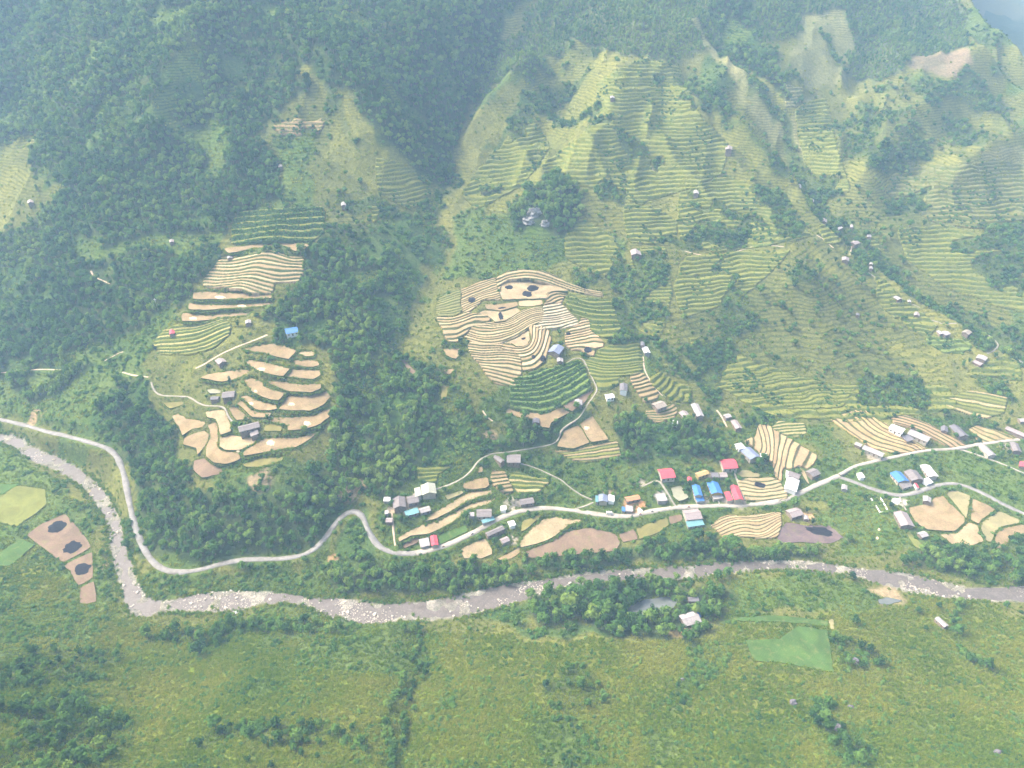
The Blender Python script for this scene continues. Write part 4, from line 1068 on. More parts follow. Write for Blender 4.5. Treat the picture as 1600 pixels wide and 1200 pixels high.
# ------------------------------------------------------------------ terraced slopes, bed by bed
TAN, BANK_T = (0.265, 0.2, 0.115), (0.1, 0.095, 0.042)
PALET = (0.32, 0.255, 0.155)
GRN, BANK_G = (0.155, 0.165, 0.04), (0.09, 0.115, 0.03)
YEL = (0.168, 0.178, 0.045)
OLV = (0.15, 0.15, 0.06)
def terrace(poly, lines=None, step=None, bed=TAN, bank=BANK_T, bw=0.27, s=0.8, wob=0.12, bush=0.0, tuft=0.0, dzmax=2.6, name="terraced_slope"):
    if not lines:
        bank = tuple(0.55 * a_ + 0.45 * b_ for a_, b_ in zip(bank, bed))
    g = ground(dens(soften(poly), 6))[:, :2]
    g = g + np.stack([vnoise(g[:, 0], g[:, 1], 9, 1), vnoise(g[:, 0], g[:, 1], 9, 2)], 1) * 1.2
    x0, y0 = g.min(0); x1, y1 = g.max(0)
    gx = np.arange(x0 - s, x1 + s, s); gy = np.arange(y0 - s, y1 + s, s)
    U, V = np.meshgrid(gx, gy)
    base = hf(Z, U, V)
    if lines:
        P, Lv = [], []
        for L, pts in lines:
            q = ground(resample(chaikin(pts, 2, False), 9))
            P.append(q[:, :2]); Lv += [L] * len(q)
        P = np.vstack(P); Lv = np.array(Lv, float)
        w = tps_fit(P, Lv, 0.0008)
        L = tps_eval(w, P, U, V)
    else:
        sm = tps_eval(W_, ctrl[:, :2], U, V) * 0.25 + base * 0.75
        L = (500 - sm) / step
    L = L + 0.28 * vnoise(L * 1.0, L * 0 + len(poly), 1.7, 3) + fbm(U, V, 20, 2, 5) * (wob + 0.06) + fbm(U, V, 7, 1, 15) * 0.08
    ins = inpoly(U, V, g)
    if ins.sum() < 8: return
    sl_ = np.polyfit(L[ins], base[ins], 1)[0]
    dz = float(np.clip(-sl_, 0.7, dzmax))
    fr = L - np.floor(L)
    st = np.floor(L) + sstep(1 - bw, 1, fr)
    zz = base + dz * (L - st) + 0.15
    soft = not lines
    okc = np.ones(U.shape, bool)
    if soft:
        jj_, ii_ = np.clip((V - RY0).astype(int), 0, RNY - 1), np.clip((U - RX0).astype(int), 0, RNX - 1)
        okc = ~np.isin(COVER[jj_, ii_], [SHRUB, FOREST, YOUNG, LUSH])
        ins = ins & okc
    cc = inpoly((U[:-1, :-1] + U[1:, 1:]) / 2, (V[:-1, :-1] + V[1:, 1:]) / 2, g) & okc[:-1, :-1] & okc[1:, 1:]
    Lc = np.floor((L[:-1, :-1] + L[1:, 1:] + L[:-1, 1:] + L[1:, :-1]) / 4).astype(int)
    idx = np.arange(U.size).reshape(U.shape)
    quads = np.stack([idx[:-1, :-1], idx[:-1, 1:], idx[1:, 1:], idx[1:, :-1]], -1)
    root = obj(name, None, kind='structure', loc=(float(g[:, 0].mean()), float(g[:, 1].mean()), 0))
    off = np.array([root.location.x, root.location.y, 0])
    inb = np.zeros((cc.shape[0] + 2, cc.shape[1] + 2), bool); inb[1:-1, 1:-1] = cc
    allv = np.stack([U.ravel(), V.ravel(), zz.ravel()], 1) - off
    lv = L.ravel()
    beds = bed if isinstance(bed, list) else None
    levels, counts = np.unique(Lc[cc], return_counts=True)
    for k, cnt in zip(levels, counts):
        if cnt < 4: continue
        sel = cc & (Lc == k)
        q = quads[sel]
        jj, ii = np.nonzero(sel)
        sk = []
        for dj, di, e in ((-1, 0, (0, 1)), (0, 1, (1, 2)), (1, 0, (2, 3)), (0, -1, (3, 0))):
            o_ = ~inb[jj + 1 + dj, ii + 1 + di]
            sk.append(q[o_][:, e])
        sk = np.vstack(sk)
        ids, inv = np.unique(q.ravel(), return_inverse=True)
        v = allv[ids]; f = inv.reshape(q.shape)
        if len(sk):
            remap = dict(zip(ids.tolist(), range(len(ids))))
            sa = np.array([[remap[a], remap[b]] for a, b in sk.tolist()])
            n0 = len(v)
            v = np.vstack([v, v - [0, 0, 2.6]])
            f = np.vstack([f, np.stack([sa[:, 0], n0 + sa[:, 0], n0 + sa[:, 1], sa[:, 1]], 1)])
            ids2 = np.r_[ids, ids]
        else: ids2 = ids
        bc = np.array(beds[int(k) % len(beds)] if beds else bed)
        at = {"level": lv[ids2], "bankw": np.full(len(v), bw), "bed": np.tile(bc, (len(v), 1)), "bank": np.tile(np.array(bank), (len(v), 1))}
        obj("terrace_bed", mesh_from("terrace_bed", v, f, [M['terrace']], smooth=True, attrs=at), root)
    sl, mk = rast(g)
    if soft:
        mk &= ~np.isin(COVER[sl], [SHRUB, FOREST, YOUNG, LUSH])
    BLOCK[sl] |= mk
    if soft:
        i0, i1 = np.searchsorted(xs, [x0, x1]); j0, j1 = np.searchsorted(ys, [y0, y1])
        q_ = (slice(j0, j1), slice(i0, i1))
        Zt[q_] = np.where(BLOCK[np.clip((Y[q_] - RY0).astype(int), 0, RNY - 1), np.clip((X[q_] - RX0).astype(int), 0, RNX - 1)] & inpoly(X[q_], Y[q_], g), Z[q_] - 0.7, Zt[q_])
    else:
        sink(g, lambda a, b: hf(Z, a, b), grow=0.6, depth=0.9)
    if not lines:
        k = ins & (rng.random(ins.shape) < 0.06 * s * s) & (fbm(U, V, 22, 2, 717) > 0.25)
        put(SHRUBS, U[k], V[k], zz[k] - 0.2, 0.9, 4, 0.35)
        k = ins & (rng.random(ins.shape) < 0.15 * s * s)
        put(TUFTS, U[k], V[k], zz[k] - 0.1, 0.8, 3, 0.62)
    if bush or tuft:
        pick = ins & (fr > 1 - bw * 1.2)
        a = U[pick]; b_ = V[pick]; z_ = zz[pick]
        if bush:
            k = rng.random(len(a)) < bush * s * s
            put(SHRUBS, a[k] + rng.normal(0, .3, k.sum()), b_[k] + rng.normal(0, .3, k.sum()), z_[k] - 0.25, 0.55, 4, 0.45)
        if tuft:
            k = rng.random(len(a)) < tuft * s * s
            put(TUFTS, a[k] + rng.normal(0, .3, k.sum()), b_[k] + rng.normal(0, .3, k.sum()), z_[k] - 0.1, 0.5, 3, 0.5)
    return root
B8 = lambda p: px(820, 410, 8, p)
# centre: arcs above the big pale field
terrace(A8([(860, 170), (1000, 115), (1200, 95), (1400, 105), (1600, 180)]) + B8([(520, 250), (800, 345), (960, 370), (985, 425), (850, 410), (520, 340), (330, 270)]) + A8([(1400, 232), (1180, 202), (1000, 222), (900, 280), (870, 345), (845, 300)]),
        [(0, A8([(860, 170), (1000, 115), (1200, 95), (1400, 105), (1600, 180)]) + B8([(520, 250), (800, 345), (960, 370)])),
         (3, A8([(860, 345), (900, 280), (1000, 222), (1180, 202), (1400, 232), (1600, 292)]) + B8([(520, 350), (850, 415), (985, 430)]))], bed=[PALET, TAN], s=0.7)
# upper left fan, weedy at the left end
terrace(A8([(85, 560), (130, 450), (300, 372), (390, 330), (410, 440), (390, 520), (420, 600), (380, 650), (280, 685), (100, 680)]),
        [(0, A8([(130, 440), (300, 370), (480, 310)])), (9, A8([(90, 685), (280, 690), (480, 625)]))], bed=OLV, bank=(0.09, 0.1, 0.035), s=0.7, tuft=0.3)
terrace(A8([(395, 330), (490, 305), (700, 225), (850, 180), (855, 290), (862, 350), (895, 440), (900, 462), (650, 485), (600, 560), (520, 610), (425, 640), (400, 520), (415, 440)]),
        [(0, A8([(300, 370), (480, 305), (700, 225), (850, 180)])), (5, A8([(390, 500), (560, 420), (750, 350), (860, 300)])), (10, A8([(400, 640), (500, 600), (640, 520), (740, 490), (900, 462)]))], bed=[TAN, PALET, TAN], s=0.65)
# left middle sweep
terrace(A8([(92, 690), (280, 692), (480, 630), (600, 640), (700, 662), (770, 700), (720, 790), (640, 800), (560, 790), (470, 850), (430, 930), (400, 990), (240, 980), (160, 870)]),
        [(0, A8([(90, 680), (280, 692), (480, 630), (600, 590)])), (2.2, A8([(110, 760), (260, 770), (420, 720), (540, 660), (690, 665)])), (4.2, A8([(160, 860), (300, 870), (420, 820), (540, 760), (640, 790)])), (6, A8([(235, 985), (360, 990), (440, 930), (520, 870), (620, 880)]))], bed=[PALET, TAN], s=0.65)
# middle band
terrace(A8([(640, 790), (720, 750), (800, 748), (940, 742), (1050, 690), (1150, 612), (1270, 572), (1420, 558), (1430, 700), (1320, 800), (1230, 845), (1160, 880), (1110, 925), (950, 990), (820, 1020), (690, 1040), (600, 1020), (500, 960), (450, 940), (500, 850), (560, 790)]),
        [(0, A8([(700, 672), (800, 742), (930, 745), (1050, 690), (1150, 612), (1270, 572), (1420, 556)])), (5, A8([(560, 860), (660, 890), (800, 870), (900, 830), (1020, 840), (1150, 760), (1280, 690), (1420, 660)])),
         (9.5, A8([(480, 960), (600, 1010), (690, 1045), (820, 1022), (950, 992), (1120, 925), (1200, 850), (1320, 790), (1440, 760)]))], bed=[PALET, TAN, PALET], s=0.62)
# bright band to the right
terrace(B8([(225, 555), (400, 520), (440, 500), (520, 570), (560, 610), (620, 670), (665, 760), (500, 830), (300, 862), (160, 860), (120, 815), (200, 740), (220, 680)]),
        [(0, B8([(200, 560), (330, 530), (450, 500)])), (4, B8([(220, 690), (400, 670), (560, 635), (600, 640)])), (7.5, B8([(120, 820), (280, 770), (480, 760), (650, 700)])), (9.3, B8([(160, 870), (320, 870), (500, 830), (670, 775)]))], bed=(0.42, 0.355, 0.26), bank=(0.12, 0.11, 0.06), s=0.62)
terrace(B8([(270, 440), (290, 370), (360, 350), (450, 370), (520, 405), (470, 440), (445, 495), (330, 525), (230, 545), (280, 490)]),
        [(0, B8([(265, 450), (290, 380), (350, 350), (440, 365), (530, 400)])), (3, B8([(240, 545), (340, 525), (440, 490), (480, 440)]))], bed=TAN, s=0.62)
# curved strips round the lower spur
terrace(C8([(1255, -60), (1310, -90), (1480, -60), (1540, 80), (1500, 190), (1470, 380), (1330, 470), (1160, 475), (1155, 300), (1100, 262), (920, 220), (905, 185), (960, 140), (1040, 165), (1100, 188), (1240, 165), (1275, 90)]),
        [(0, C8([(1250, -80), (1270, 60), (1240, 160), (1130, 185), (1030, 160), (920, 150)])), (3, C8([(1370, -60), (1350, 150), (1250, 260), (1120, 270), (900, 225)])), (5.2, C8([(1480, 60), (1460, 180), (1370, 290), (1330, 370), (1150, 415)])), (7, C8([(1550, 80), (1510, 190), (1470, 390), (1330, 475), (1150, 485)]))], bed=[TAN, (0.4, 0.3, 0.2)], s=0.62)
# lower left staircase
terrace(C8([(490, 150), (550, 100), (640, 120), (700, 150), (820, 140), (940, 135), (900, 190), (920, 230), (1090, 265), (1150, 300), (1150, 480), (1110, 640), (1080, 692), (870, 635), (720, 555), (640, 400), (520, 285)]),
        [(0, C8([(540, 100), (690, 155), (820, 140), (940, 130)])), (3.2, C8([(520, 230), (650, 250), (780, 235), (920, 225), (1100, 262)])), (7, C8([(600, 345), (720, 370), (870, 345), (1050, 360), (1150, 380)])), (10, C8([(670, 450), (800, 480), (980, 510), (1120, 550)])), (13, C8([(860, 630), (980, 665), (1090, 692)]))], bed=[PALET, TAN, PALET], s=0.62)
# right of the grey house
terrace(B8([(560, 850), (660, 760), (700, 690), (800, 720), (800, 850), (900, 930), (1000, 1000), (985, 1060), (870, 1080), (860, 1180), (770, 1150), (690, 1090), (590, 1100), (520, 1030), (510, 900)]),
        [(0, B8([(640, 720), (720, 690), (800, 690)])), (4, B8([(500, 890), (660, 860), (800, 820)])), (8, B8([(500, 1010), (650, 1000), (860, 930), (960, 960)])), (10.5, B8([(590, 1110), (700, 1090), (780, 1160), (860, 1180)]))], bed=[TAN, (0.4, 0.29, 0.19)], s=0.65)
terrace(B8([(490, 420), (560, 400), (700, 450), (1080, 470), (1120, 600), (1200, 820), (1130, 950), (900, 930), (800, 830), (790, 710), (680, 670), (620, 640), (530, 560)]),
        [(0, B8([(560, 430), (740, 490), (900, 490), (1080, 480)])), (3, B8([(560, 570), (760, 620), (900, 650), (1110, 640)])), (6, B8([(800, 840), (940, 870), (1100, 850), (1200, 820)]))], bed=GRN, bank=BANK_G, bw=0.5, s=0.75, tuft=0.8, bush=0.10)
terrace(D6([(560, 125), (670, 110), (700, 40), (760, 20), (900, -20), (1110, -20), (1140, 250), (1020, 290), (920, 300), (900, 385), (830, 432), (720, 442), (690, 370), (640, 270)]),
        [(0, D6([(760, 0), (900, 40), (1110, 0)])), (4, D6([(620, 130), (760, 180), (900, 170), (1130, 130)])), (8, D6([(640, 250), (780, 290), (880, 270), (1020, 270)])), (11, D6([(710, 420), (820, 425), (900, 385)]))], bed=GRN, bank=BANK_G, bw=0.42, s=0.75, tuft=0.6)
terrace(D6([(-160, 400), (-80, 300), (0, 285), (200, 232), (420, 165), (530, 140), (600, 250), (650, 400), (350, 585), (180, 650), (0, 620), (-130, 580)]),
        [(0, D6([(-60, 300), (60, 290), (200, 240), (400, 165), (520, 130)])), (4, D6([(-120, 450), (60, 440), (260, 400), (440, 290), (580, 200)])), (7, D6([(-130, 590), (60, 620), (190, 640), (350, 560), (640, 400)]))], bed=(0.13, 0.19, 0.05), bank=(0.055, 0.1, 0.028), bw=0.55, s=0.75, tuft=0.8, bush=0.5)
terrace(D6([(290, 1010), (420, 1010), (600, 960), (820, 918), (895, 925), (940, 1055), (800, 1085), (620, 1112), (430, 1102)]),
        [(0, D6([(300, 1000), (450, 1010), (600, 960), (860, 915)])), (4.6, D6([(400, 1100), (600, 1115), (760, 1085), (940, 1060)]))], bed=[TAN, YEL], bank=(0.11, 0.12, 0.045), s=0.62, tuft=0.3)
terrace(D6([(1020, 292), (1140, 262), (1220, 360), (1300, 462), (1240, 540), (1170, 540), (1090, 460), (1040, 380)]),
        [(0, D6([(1020, 292), (1090, 300), (1150, 265)])), (4, D6([(1060, 420), (1150, 430), (1230, 380)])), (6.5, D6([(1150, 525), (1220, 540), (1310, 470)]))], bed=TAN, s=0.65)
terrace(D6([(1175, 640), (1300, 620), (1430, 560), (1478, 610), (1440, 700), (1290, 742), (1185, 695)]),
        [(0, D6([(1180, 640), (1300, 630), (1440, 555)])), (4, D6([(1180, 700), (1290, 740), (1460, 700)]))], bed=TAN, bank=BANK_G, s=0.65, tuft=0.4)
terrace(D6([(1200, 300), (1300, 250), (1420, 330), (1600, 420), (1600, 560), (1440, 540), (1330, 470), (1220, 370)]), step=2.0, bed=GRN, bank=BANK_G, bw=0.4, s=0.8, tuft=0.6)
# left: wavy tan terraces above the fields
terrace(U5([(620, 420), (800, 405), (1000, 362), (1060, 370), (1140, 418), (1280, 412), (1275, 540), (1240, 600), (1040, 610), (1030, 692), (830, 690), (800, 652), (490, 642), (495, 590), (560, 500)]),
        [(0, U5([(620, 425), (800, 408), (1000, 362), (1070, 380), (1160, 430), (1280, 418)])), (4.5, U5([(540, 525), (700, 540), (900, 500), (980, 510), (1080, 555), (1270, 530)])), (9, U5([(490, 645), (640, 640), (800, 615), (880, 640), (1020, 692), (1100, 700)]))], bed=[PALET, TAN], bank=(0.1, 0.115, 0.045), s=0.7)
terrace(U5([(270, 932), (480, 918), (640, 880), (700, 930), (690, 1035), (560, 1130), (330, 1180), (130, 1165), (85, 1080), (190, 985)]),
        [(0, U5([(270, 935), (480, 922), (640, 885)])), (4, U5([(160, 1060), (300, 1050), (480, 1020), (640, 930)])), (8, U5([(120, 1165), (330, 1178), (560, 1120), (690, 1030)]))], bed=[GRN, (0.27, 0.24, 0.1)], bank=BANK_G, bw=0.42, s=0.75, tuft=0.7)
terrace(U5([(720, 105), (800, 40), (1440, 15), (1420, 220), (1330, 292), (1000, 285), (700, 318)]),
        [(0, U5([(740, 45), (1100, 30), (1440, 10)])), (2, U5([(720, 130), (900, 125), (1430, 80)])), (5, U5([(700, 300), (900, 270), (1100, 235), (1340, 260)]))], bed=GRN, bank=(0.05, 0.09, 0.03), bw=0.55, s=0.85, tuft=0.5, bush=0.7)
terrace([(425, 196), (470, 187), (510, 191), (500, 211), (440, 213)], step=2.4, bed=TAN, bank=BANK_G, s=1.0)
# village
terrace(V2([(1070, 280), (1180, 280), (1210, 360), (1260, 470), (1190, 500), (1120, 440), (1050, 390)]),
        [(0, V2([(1065, 280), (1180, 282)])), (3, V2([(1060, 385), (1130, 375), (1210, 350)])), (6, V2([(1180, 500), (1270, 470)]))], bed=TAN, s=0.62, tuft=0.3)
terrace(V2([(1250, 290), (1420, 310), (1600, 370), (1460, 490), (1300, 480), (1210, 370)]),
        [(0, V2([(1250, 290), (1400, 310), (1600, 330)])), (4, V2([(1220, 470), (1340, 490), (1460, 470)]))], bed=[YEL, (0.34, 0.28, 0.14)], bank=BANK_G, bw=0.5, s=0.7, tuft=0.8)
terrace(V2([(360, 225), (540, 240), (700, 225), (560, 290), (540, 370), (380, 370)]),
        [(0, V2([(360, 230), (540, 245), (700, 230)])), (3.2, V2([(370, 365), (460, 360), (540, 345)]))], bed=GRN, bank=BANK_G, bw=0.5, s=0.7, tuft=0.9)
terrace(A4([(615, 140), (690, 140), (850, 250), (1180, 430), (1130, 490), (1085, 550), (990, 515), (925, 555), (860, 548), (830, 675), (780, 640), (760, 490), (700, 470), (650, 440), (640, 400), (560, 330), (480, 290), (600, 250)]),
        [(-1, A4([(480, 300), (510, 330)])), (1, A4([(615, 150), (655, 260), (640, 390)])), (3.2, A4([(695, 160), (742, 300), (740, 450)])), (5.2, A4([(860, 265), (820, 380), (815, 500)])), (6.6, A4([(935, 300), (862, 420), (850, 545)])), (8, A4([(1050, 362), (985, 480), (965, 530)])), (9.6, A4([(1190, 430), (1120, 560)]))], bed=[(0.3, 0.215, 0.13), (0.34, 0.26, 0.15)], bank=(0.1, 0.085, 0.045), s=0.62, dzmax=1.2)
terrace(A4([(425, 645), (540, 640), (620, 650), (720, 630), (810, 670), (840, 715), (885, 780), (880, 830), (500, 855), (440, 710)]),
        [(0, A4([(430, 645), (530, 655), (570, 700)])), (2, A4([(455, 712), (560, 720), (640, 735), (740, 745), (830, 712)])), (3, A4([(470, 760), (620, 790), (760, 785), (860, 750)])), (5, A4([(490, 850), (620, 845), (880, 812)]))], bed=PALET, bank=(0.13, 0.12, 0.06), bw=0.25, s=0.6, dzmax=1.4)
terrace(A4([(180, 1080), (260, 1000), (340, 965), (500, 985), (640, 965), (830, 945), (840, 1040), (800, 1180), (560, 1190), (300, 1180)]),
        [(0, A4([(200, 1050), (330, 975), (500, 985), (650, 955), (800, 940)])), (4, A4([(240, 1150), (400, 1080), (540, 1020), (580, 1120), (700, 1040), (820, 1000)])), (6.5, A4([(330, 1185), (540, 1110), (600, 1180), (740, 1110), (830, 1020)]))], bed=[PALET, TAN], bank=(0.1, 0.085, 0.045), bw=0.2, s=0.6, dzmax=1.1)
terrace(A4([(740, 180), (800, 120), (1060, 118), (1060, 230), (960, 252), (840, 230)]),
        [(0, A4([(760, 140), (900, 115), (1060, 118)])), (4, A4([(860, 240), (960, 235), (1060, 225)]))], bed=(0.27, 0.24, 0.12), bank=BANK_G, bw=0.4, s=0.7, tuft=0.5)
G5 = lambda p: px(1060, 400, 2.963, p)
E5 = lambda p: px(1330, 620, 5.926, p)
terrace(G5([(695, 752), (780, 725), (862, 705), (900, 742), (985, 800), (1160, 892), (1000, 915), (900, 890), (800, 825)]),
        [(0, G5([(870, 705), (905, 745), (1000, 800), (1170, 890)])), (3.5, G5([(800, 718), (850, 790), (980, 860), (1110, 890)])), (6.5, G5([(695, 755), (800, 830), (900, 892), (1010, 918)]))], bed=[(0.37, 0.27, 0.135), (0.33, 0.24, 0.14)], bank=(0.095, 0.08, 0.04), bw=0.24, s=0.62, dzmax=1.2)
terrace(E5([(345, 165), (440, 150), (520, 182), (650, 230), (800, 292), (930, 360), (1060, 448), (1000, 478), (860, 450), (740, 372), (560, 290), (400, 240)]),
        [(0, E5([(350, 140), (520, 170), (700, 230), (900, 320), (1080, 430)])), (4.6, E5([(380, 250), (560, 295), (740, 380), (880, 470)]))], bed=(0.3, 0.21, 0.13), bank=(0.095, 0.08, 0.04), bw=0.3, s=0.62, dzmax=1.3)
terrace(E5([(1100, 300), (1180, 270), (1350, 320), (1520, 392), (1420, 400), (1200, 422)]),
        [(0, E5([(1150, 265), (1350, 318), (1530, 392)])), (3.4, E5([(1090, 310), (1160, 390), (1210, 425)]))], bed=(0.32, 0.24, 0.13), bank=(0.14, 0.13, 0.06), s=0.65, dzmax=1.3)
terrace(E5([(760, 30), (900, 0), (1100, -60), (1460, 0), (1420, 150), (1240, 200), (1000, 140)]),
        [(0, E5([(900, -60), (1200, -20), (1500, 40)])), (4, E5([(800, 30), (1100, 110), (1440, 150)])), (6, E5([(800, 70), (1050, 170), (1250, 230)]))], bed=[YEL, GRN, (0.34, 0.27, 0.15)], bank=(0.11, 0.12, 0.045), bw=0.35, s=0.75, tuft=0.3)
# green terraces on the upper slopes, following the contour
for poly, step, bed, bank, bw, tf, bu in (
    (px(1060, 400, 2.963, [(200, 560), (330, 520), (500, 560), (640, 590), (820, 620), (760, 700), (600, 720), (420, 690), (260, 640)]), 2.3, GRN, (0.105, 0.135, 0.034), 0.35, 0.25, 0.02),
    (px(1060, 400, 2.963, [(900, 100), (960, 110), (1030, 200), (1120, 260), (1200, 320), (1150, 380), (1060, 330), (980, 240)]), 2.2, YEL, BANK_G, 0.4, 0.3, 0.03),
    (px(1380, 440, 7.059, [(470, 600), (700, 640), (950, 640), (1000, 740), (860, 790), (660, 780), (480, 690)]), 2.0, (0.15, 0.2, 0.055), BANK_G, 0.45, 0.4, 0.05),
    (px(1380, 440, 7.059, [(1150, 900), (1300, 830), (1430, 760), (1530, 900), (1540, 1100), (1350, 1080), (1100, 1100), (900, 1020), (1000, 980)]), 2.0, GRN, BANK_G, 0.4, 0.4, 0.04),
    ([(985, 390), (1040, 385), (1050, 470), (1030, 530), (1000, 500), (985, 450)], 1.7, YEL, (0.1, 0.12, 0.04), 0.4, 0.2, 0.0),
    ([(975, 320), (1030, 325), (1060, 350), (1050, 385), (985, 380), (975, 350)], 2.2, GRN, (0.09, 0.115, 0.04), 0.38, 0.2, 0.02),
    ([(880, 360), (920, 350), (960, 370), (975, 420), (940, 440), (885, 405)], 2.4, GRN, (0.105, 0.135, 0.034), 0.35, 0.2, 0.0),
    ([(930, 130), (1000, 92), (1060, 100), (1072, 140), (1100, 190), (1140, 225), (1130, 275), (1060, 300), (1000, 320), (950, 300), (870, 285), (840, 262), (900, 220), (940, 180)], 2.7, YEL, (0.115, 0.14, 0.034), 0.38, 0.1, 0.0),
    ([(1060, 300), (1140, 275), (1230, 320), (1270, 370), (1200, 385), (1120, 395), (1060, 380)], 2.3, GRN, (0.105, 0.135, 0.034), 0.36, 0.1, 0.0),
    ([(1070, 400), (1160, 395), (1240, 390), (1180, 450), (1120, 480), (1070, 500), (1050, 450)], 2.2, GRN, (0.105, 0.135, 0.034), 0.36, 0.1, 0.0),
    ([(1070, 520), (1160, 560), (1280, 600), (1400, 610), (1480, 600), (1500, 640), (1330, 660), (1200, 650), (1110, 600)], 2.1, GRN, (0.105, 0.135, 0.034), 0.36, 0.2, 0.01),
    ([(1400, 260), (1480, 260), (1560, 250), (1640, 270), (1640, 330), (1560, 360), (1460, 350), (1380, 300)], 2.6, (0.15, 0.15, 0.055), (0.1, 0.115, 0.04), 0.38, 0.1, 0.0),
    ([(1400, 360), (1480, 350), (1560, 380), (1640, 400), (1640, 500), (1560, 480), (1480, 450), (1420, 410)], 2.4, GRN, (0.105, 0.135, 0.034), 0.36, 0.1, 0.0),
    ([(1240, 170), (1290, 150), (1310, 240), (1330, 300), (1290, 300), (1255, 250)], 2.6, YEL, (0.115, 0.14, 0.036), 0.38, 0.1, 0.0),
    ([(760, 250), (830, 180), (860, 230), (820, 290), (740, 330), (720, 300)], 2.7, GRN, (0.115, 0.14, 0.034), 0.38, 0.1, 0.0),
    ([(818, 285), (850, 280), (848, 302), (820, 304)], 2.4, YEL, BANK_G, 0.38, 0.1, 0.0),
    ([(585, 245), (640, 258), (672, 285), (676, 320), (640, 330), (590, 300)], 2.6, YEL, (0.12, 0.13, 0.05), 0.36, 0.1, 0.0),
    ([(580, 320), (640, 335), (650, 355), (610, 370), (580, 350)], 2.6, GRN, BANK_G, 0.4, 0.1, 0.0),
    ([(1225, 135), (1255, 138), (1250, 165), (1228, 170)], 2.8, (0.25, 0.24, 0.12), (0.1, 0.12, 0.05), 0.35, 0.0, 0.0),
    ([(1350, 370), (1372, 372), (1376, 395), (1352, 398)], 2.2, YEL, BANK_G, 0.4, 0.1, 0.0),
    ([(1278, 352), (1318, 355), (1318, 380), (1290, 382)], 2.2, GRN, BANK_G, 0.4, 0.1, 0.0),
    ([(1368, 448), (1395, 462), (1420, 485), (1400, 500), (1372, 475)], 2.0, GRN, BANK_G, 0.4, 0.2, 0.0),
):
    terrace(poly, step=step, bed=bed, bank=bank, bw=bw, s=0.8 if step < 2.4 else 1.05, wob=0.25, tuft=tf, bush=bu)

# ------------------------------------------------------------------ the ground sheet
cov = np.zeros(X.shape, np.uint8)
cx_ = np.clip(np.round(X - RX0 - 0.5).astype(int), 0, RNX - 1); cy_ = np.clip(np.round(Y - RY0 - 0.5).astype(int), 0, RNY - 1)
cov = COVER[cy_, cx_]
pal = np.array([CL[k][0] for k in range(14)])
col = pal[cov]
for _ in range(1):
    c2 = col.copy()
    c2[1:-1, 1:-1] = (col[1:-1, 1:-1] * 2 + col[:-2, 1:-1] + col[2:, 1:-1] + col[1:-1, :-2] + col[1:-1, 2:]) / 6
    col = c2
mn = fbm(X, Y, 45, 3, 71)
col = col * (1 + 0.16 * mn[..., None] * np.array([1.0, 0.7, 0.8]))
bx = (Y > 180) & (Y < 720) & (np.abs(X) < 760)
inr = np.zeros(X.shape, bool); inr[bx] = inpoly(X[bx], Y[bx], RIV)
gv = 0.25 + 0.09 * fbm(X, Y, 6, 2, 77)
col[inr] = np.stack([gv * 1.0, gv * 0.93, gv * 0.84], -1)[inr]
# bare cut banks beside the road
for uvp, rad, cc_ in (((52, 655), 9, (0.36, 0.26, 0.16)), ((545, 770), 7, (0.4, 0.3, 0.2)), ((405, 750), 9, (0.3, 0.23, 0.15)), ((765, 680), 6, (0.4, 0.3, 0.18)),
                      ((560, 760), 6, (0.36, 0.27, 0.17)), ((520, 872), 4, (0.4, 0.25, 0.14)), ((163, 885), 4, (0.34, 0.25, 0.16)), ((145, 770), 6, (0.36, 0.28, 0.18)),
                      ((1060, 990), 5, (0.35, 0.26, 0.12)), ((948, 770), 6, (0.38, 0.28, 0.2)), ((990, 792), 9, (0.5, 0.27, 0.13)), ((640, 790), 8, (0.42, 0.34, 0.26)),
                      ((612, 795), 5, (0.42, 0.34, 0.26)), ((1010, 275), 9, (0.44, 0.36, 0.24)), ((1260, 808), 7, (0.5, 0.34, 0.18)), ((800, 845), 5, (0.42, 0.36, 0.28)),
                      ((1412, 785), 6, (0.5, 0.46, 0.4)), ((1360, 712), 6, (0.42, 0.36, 0.28)), ((1425, 690), 4, (0.4, 0.33, 0.24)), ((1180, 712), 6, (0.45, 0.42, 0.38)), ((1100, 780), 8, (0.4, 0.35, 0.28)), ((1146, 786), 8, (0.4, 0.34, 0.28)),
                      ((1575, 698), 7, (0.4, 0.36, 0.3)), ((1000, 755), 6, (0.42, 0.36, 0.28)), ((1034, 775), 6, (0.36, 0.33, 0.3)), ((1100, 742), 6, (0.4, 0.34, 0.28)), ((800, 785), 7, (0.5, 0.44, 0.34)), ((1075, 985), 5, (0.33, 0.26, 0.15))):
    g = ground([uvp])[0]
    d = np.hypot(X - g[0], (Y - g[1]) / 0.8) + fbm(X, Y, 6, 2, 31) * rad * 0.4
    w_ = (1 - sstep(rad * 0.6, rad, d))[..., None]
    col = col * (1 - w_) + np.array(cc_) * w_
oldt = np.isin(cov, [SCRUB, GRASS, THIN, PALE, GREEN]) * sstep(-0.5, 0.1, fbm(X, Y, 70, 2, 401)) * sstep(430, 520, Y) * 0.9
ny, nx = X.shape
idx = np.arange(nx * ny, dtype=np.int32).reshape(ny, nx)
quads = np.stack([idx[:-1, :-1], idx[:-1, 1:], idx[1:, 1:], idx[1:, :-1]], -1).reshape(-1, 4)
me = mesh_from("hillside", np.stack([X.ravel(), Y.ravel(), Zt.ravel()], 1), quads, [M['ground']], smooth=True, attrs={"cover": np.clip(col, 0.01, 0.8).reshape(-1, 3), "old_terraces": oldt.ravel()})
obj("hillside", me, kind='structure')

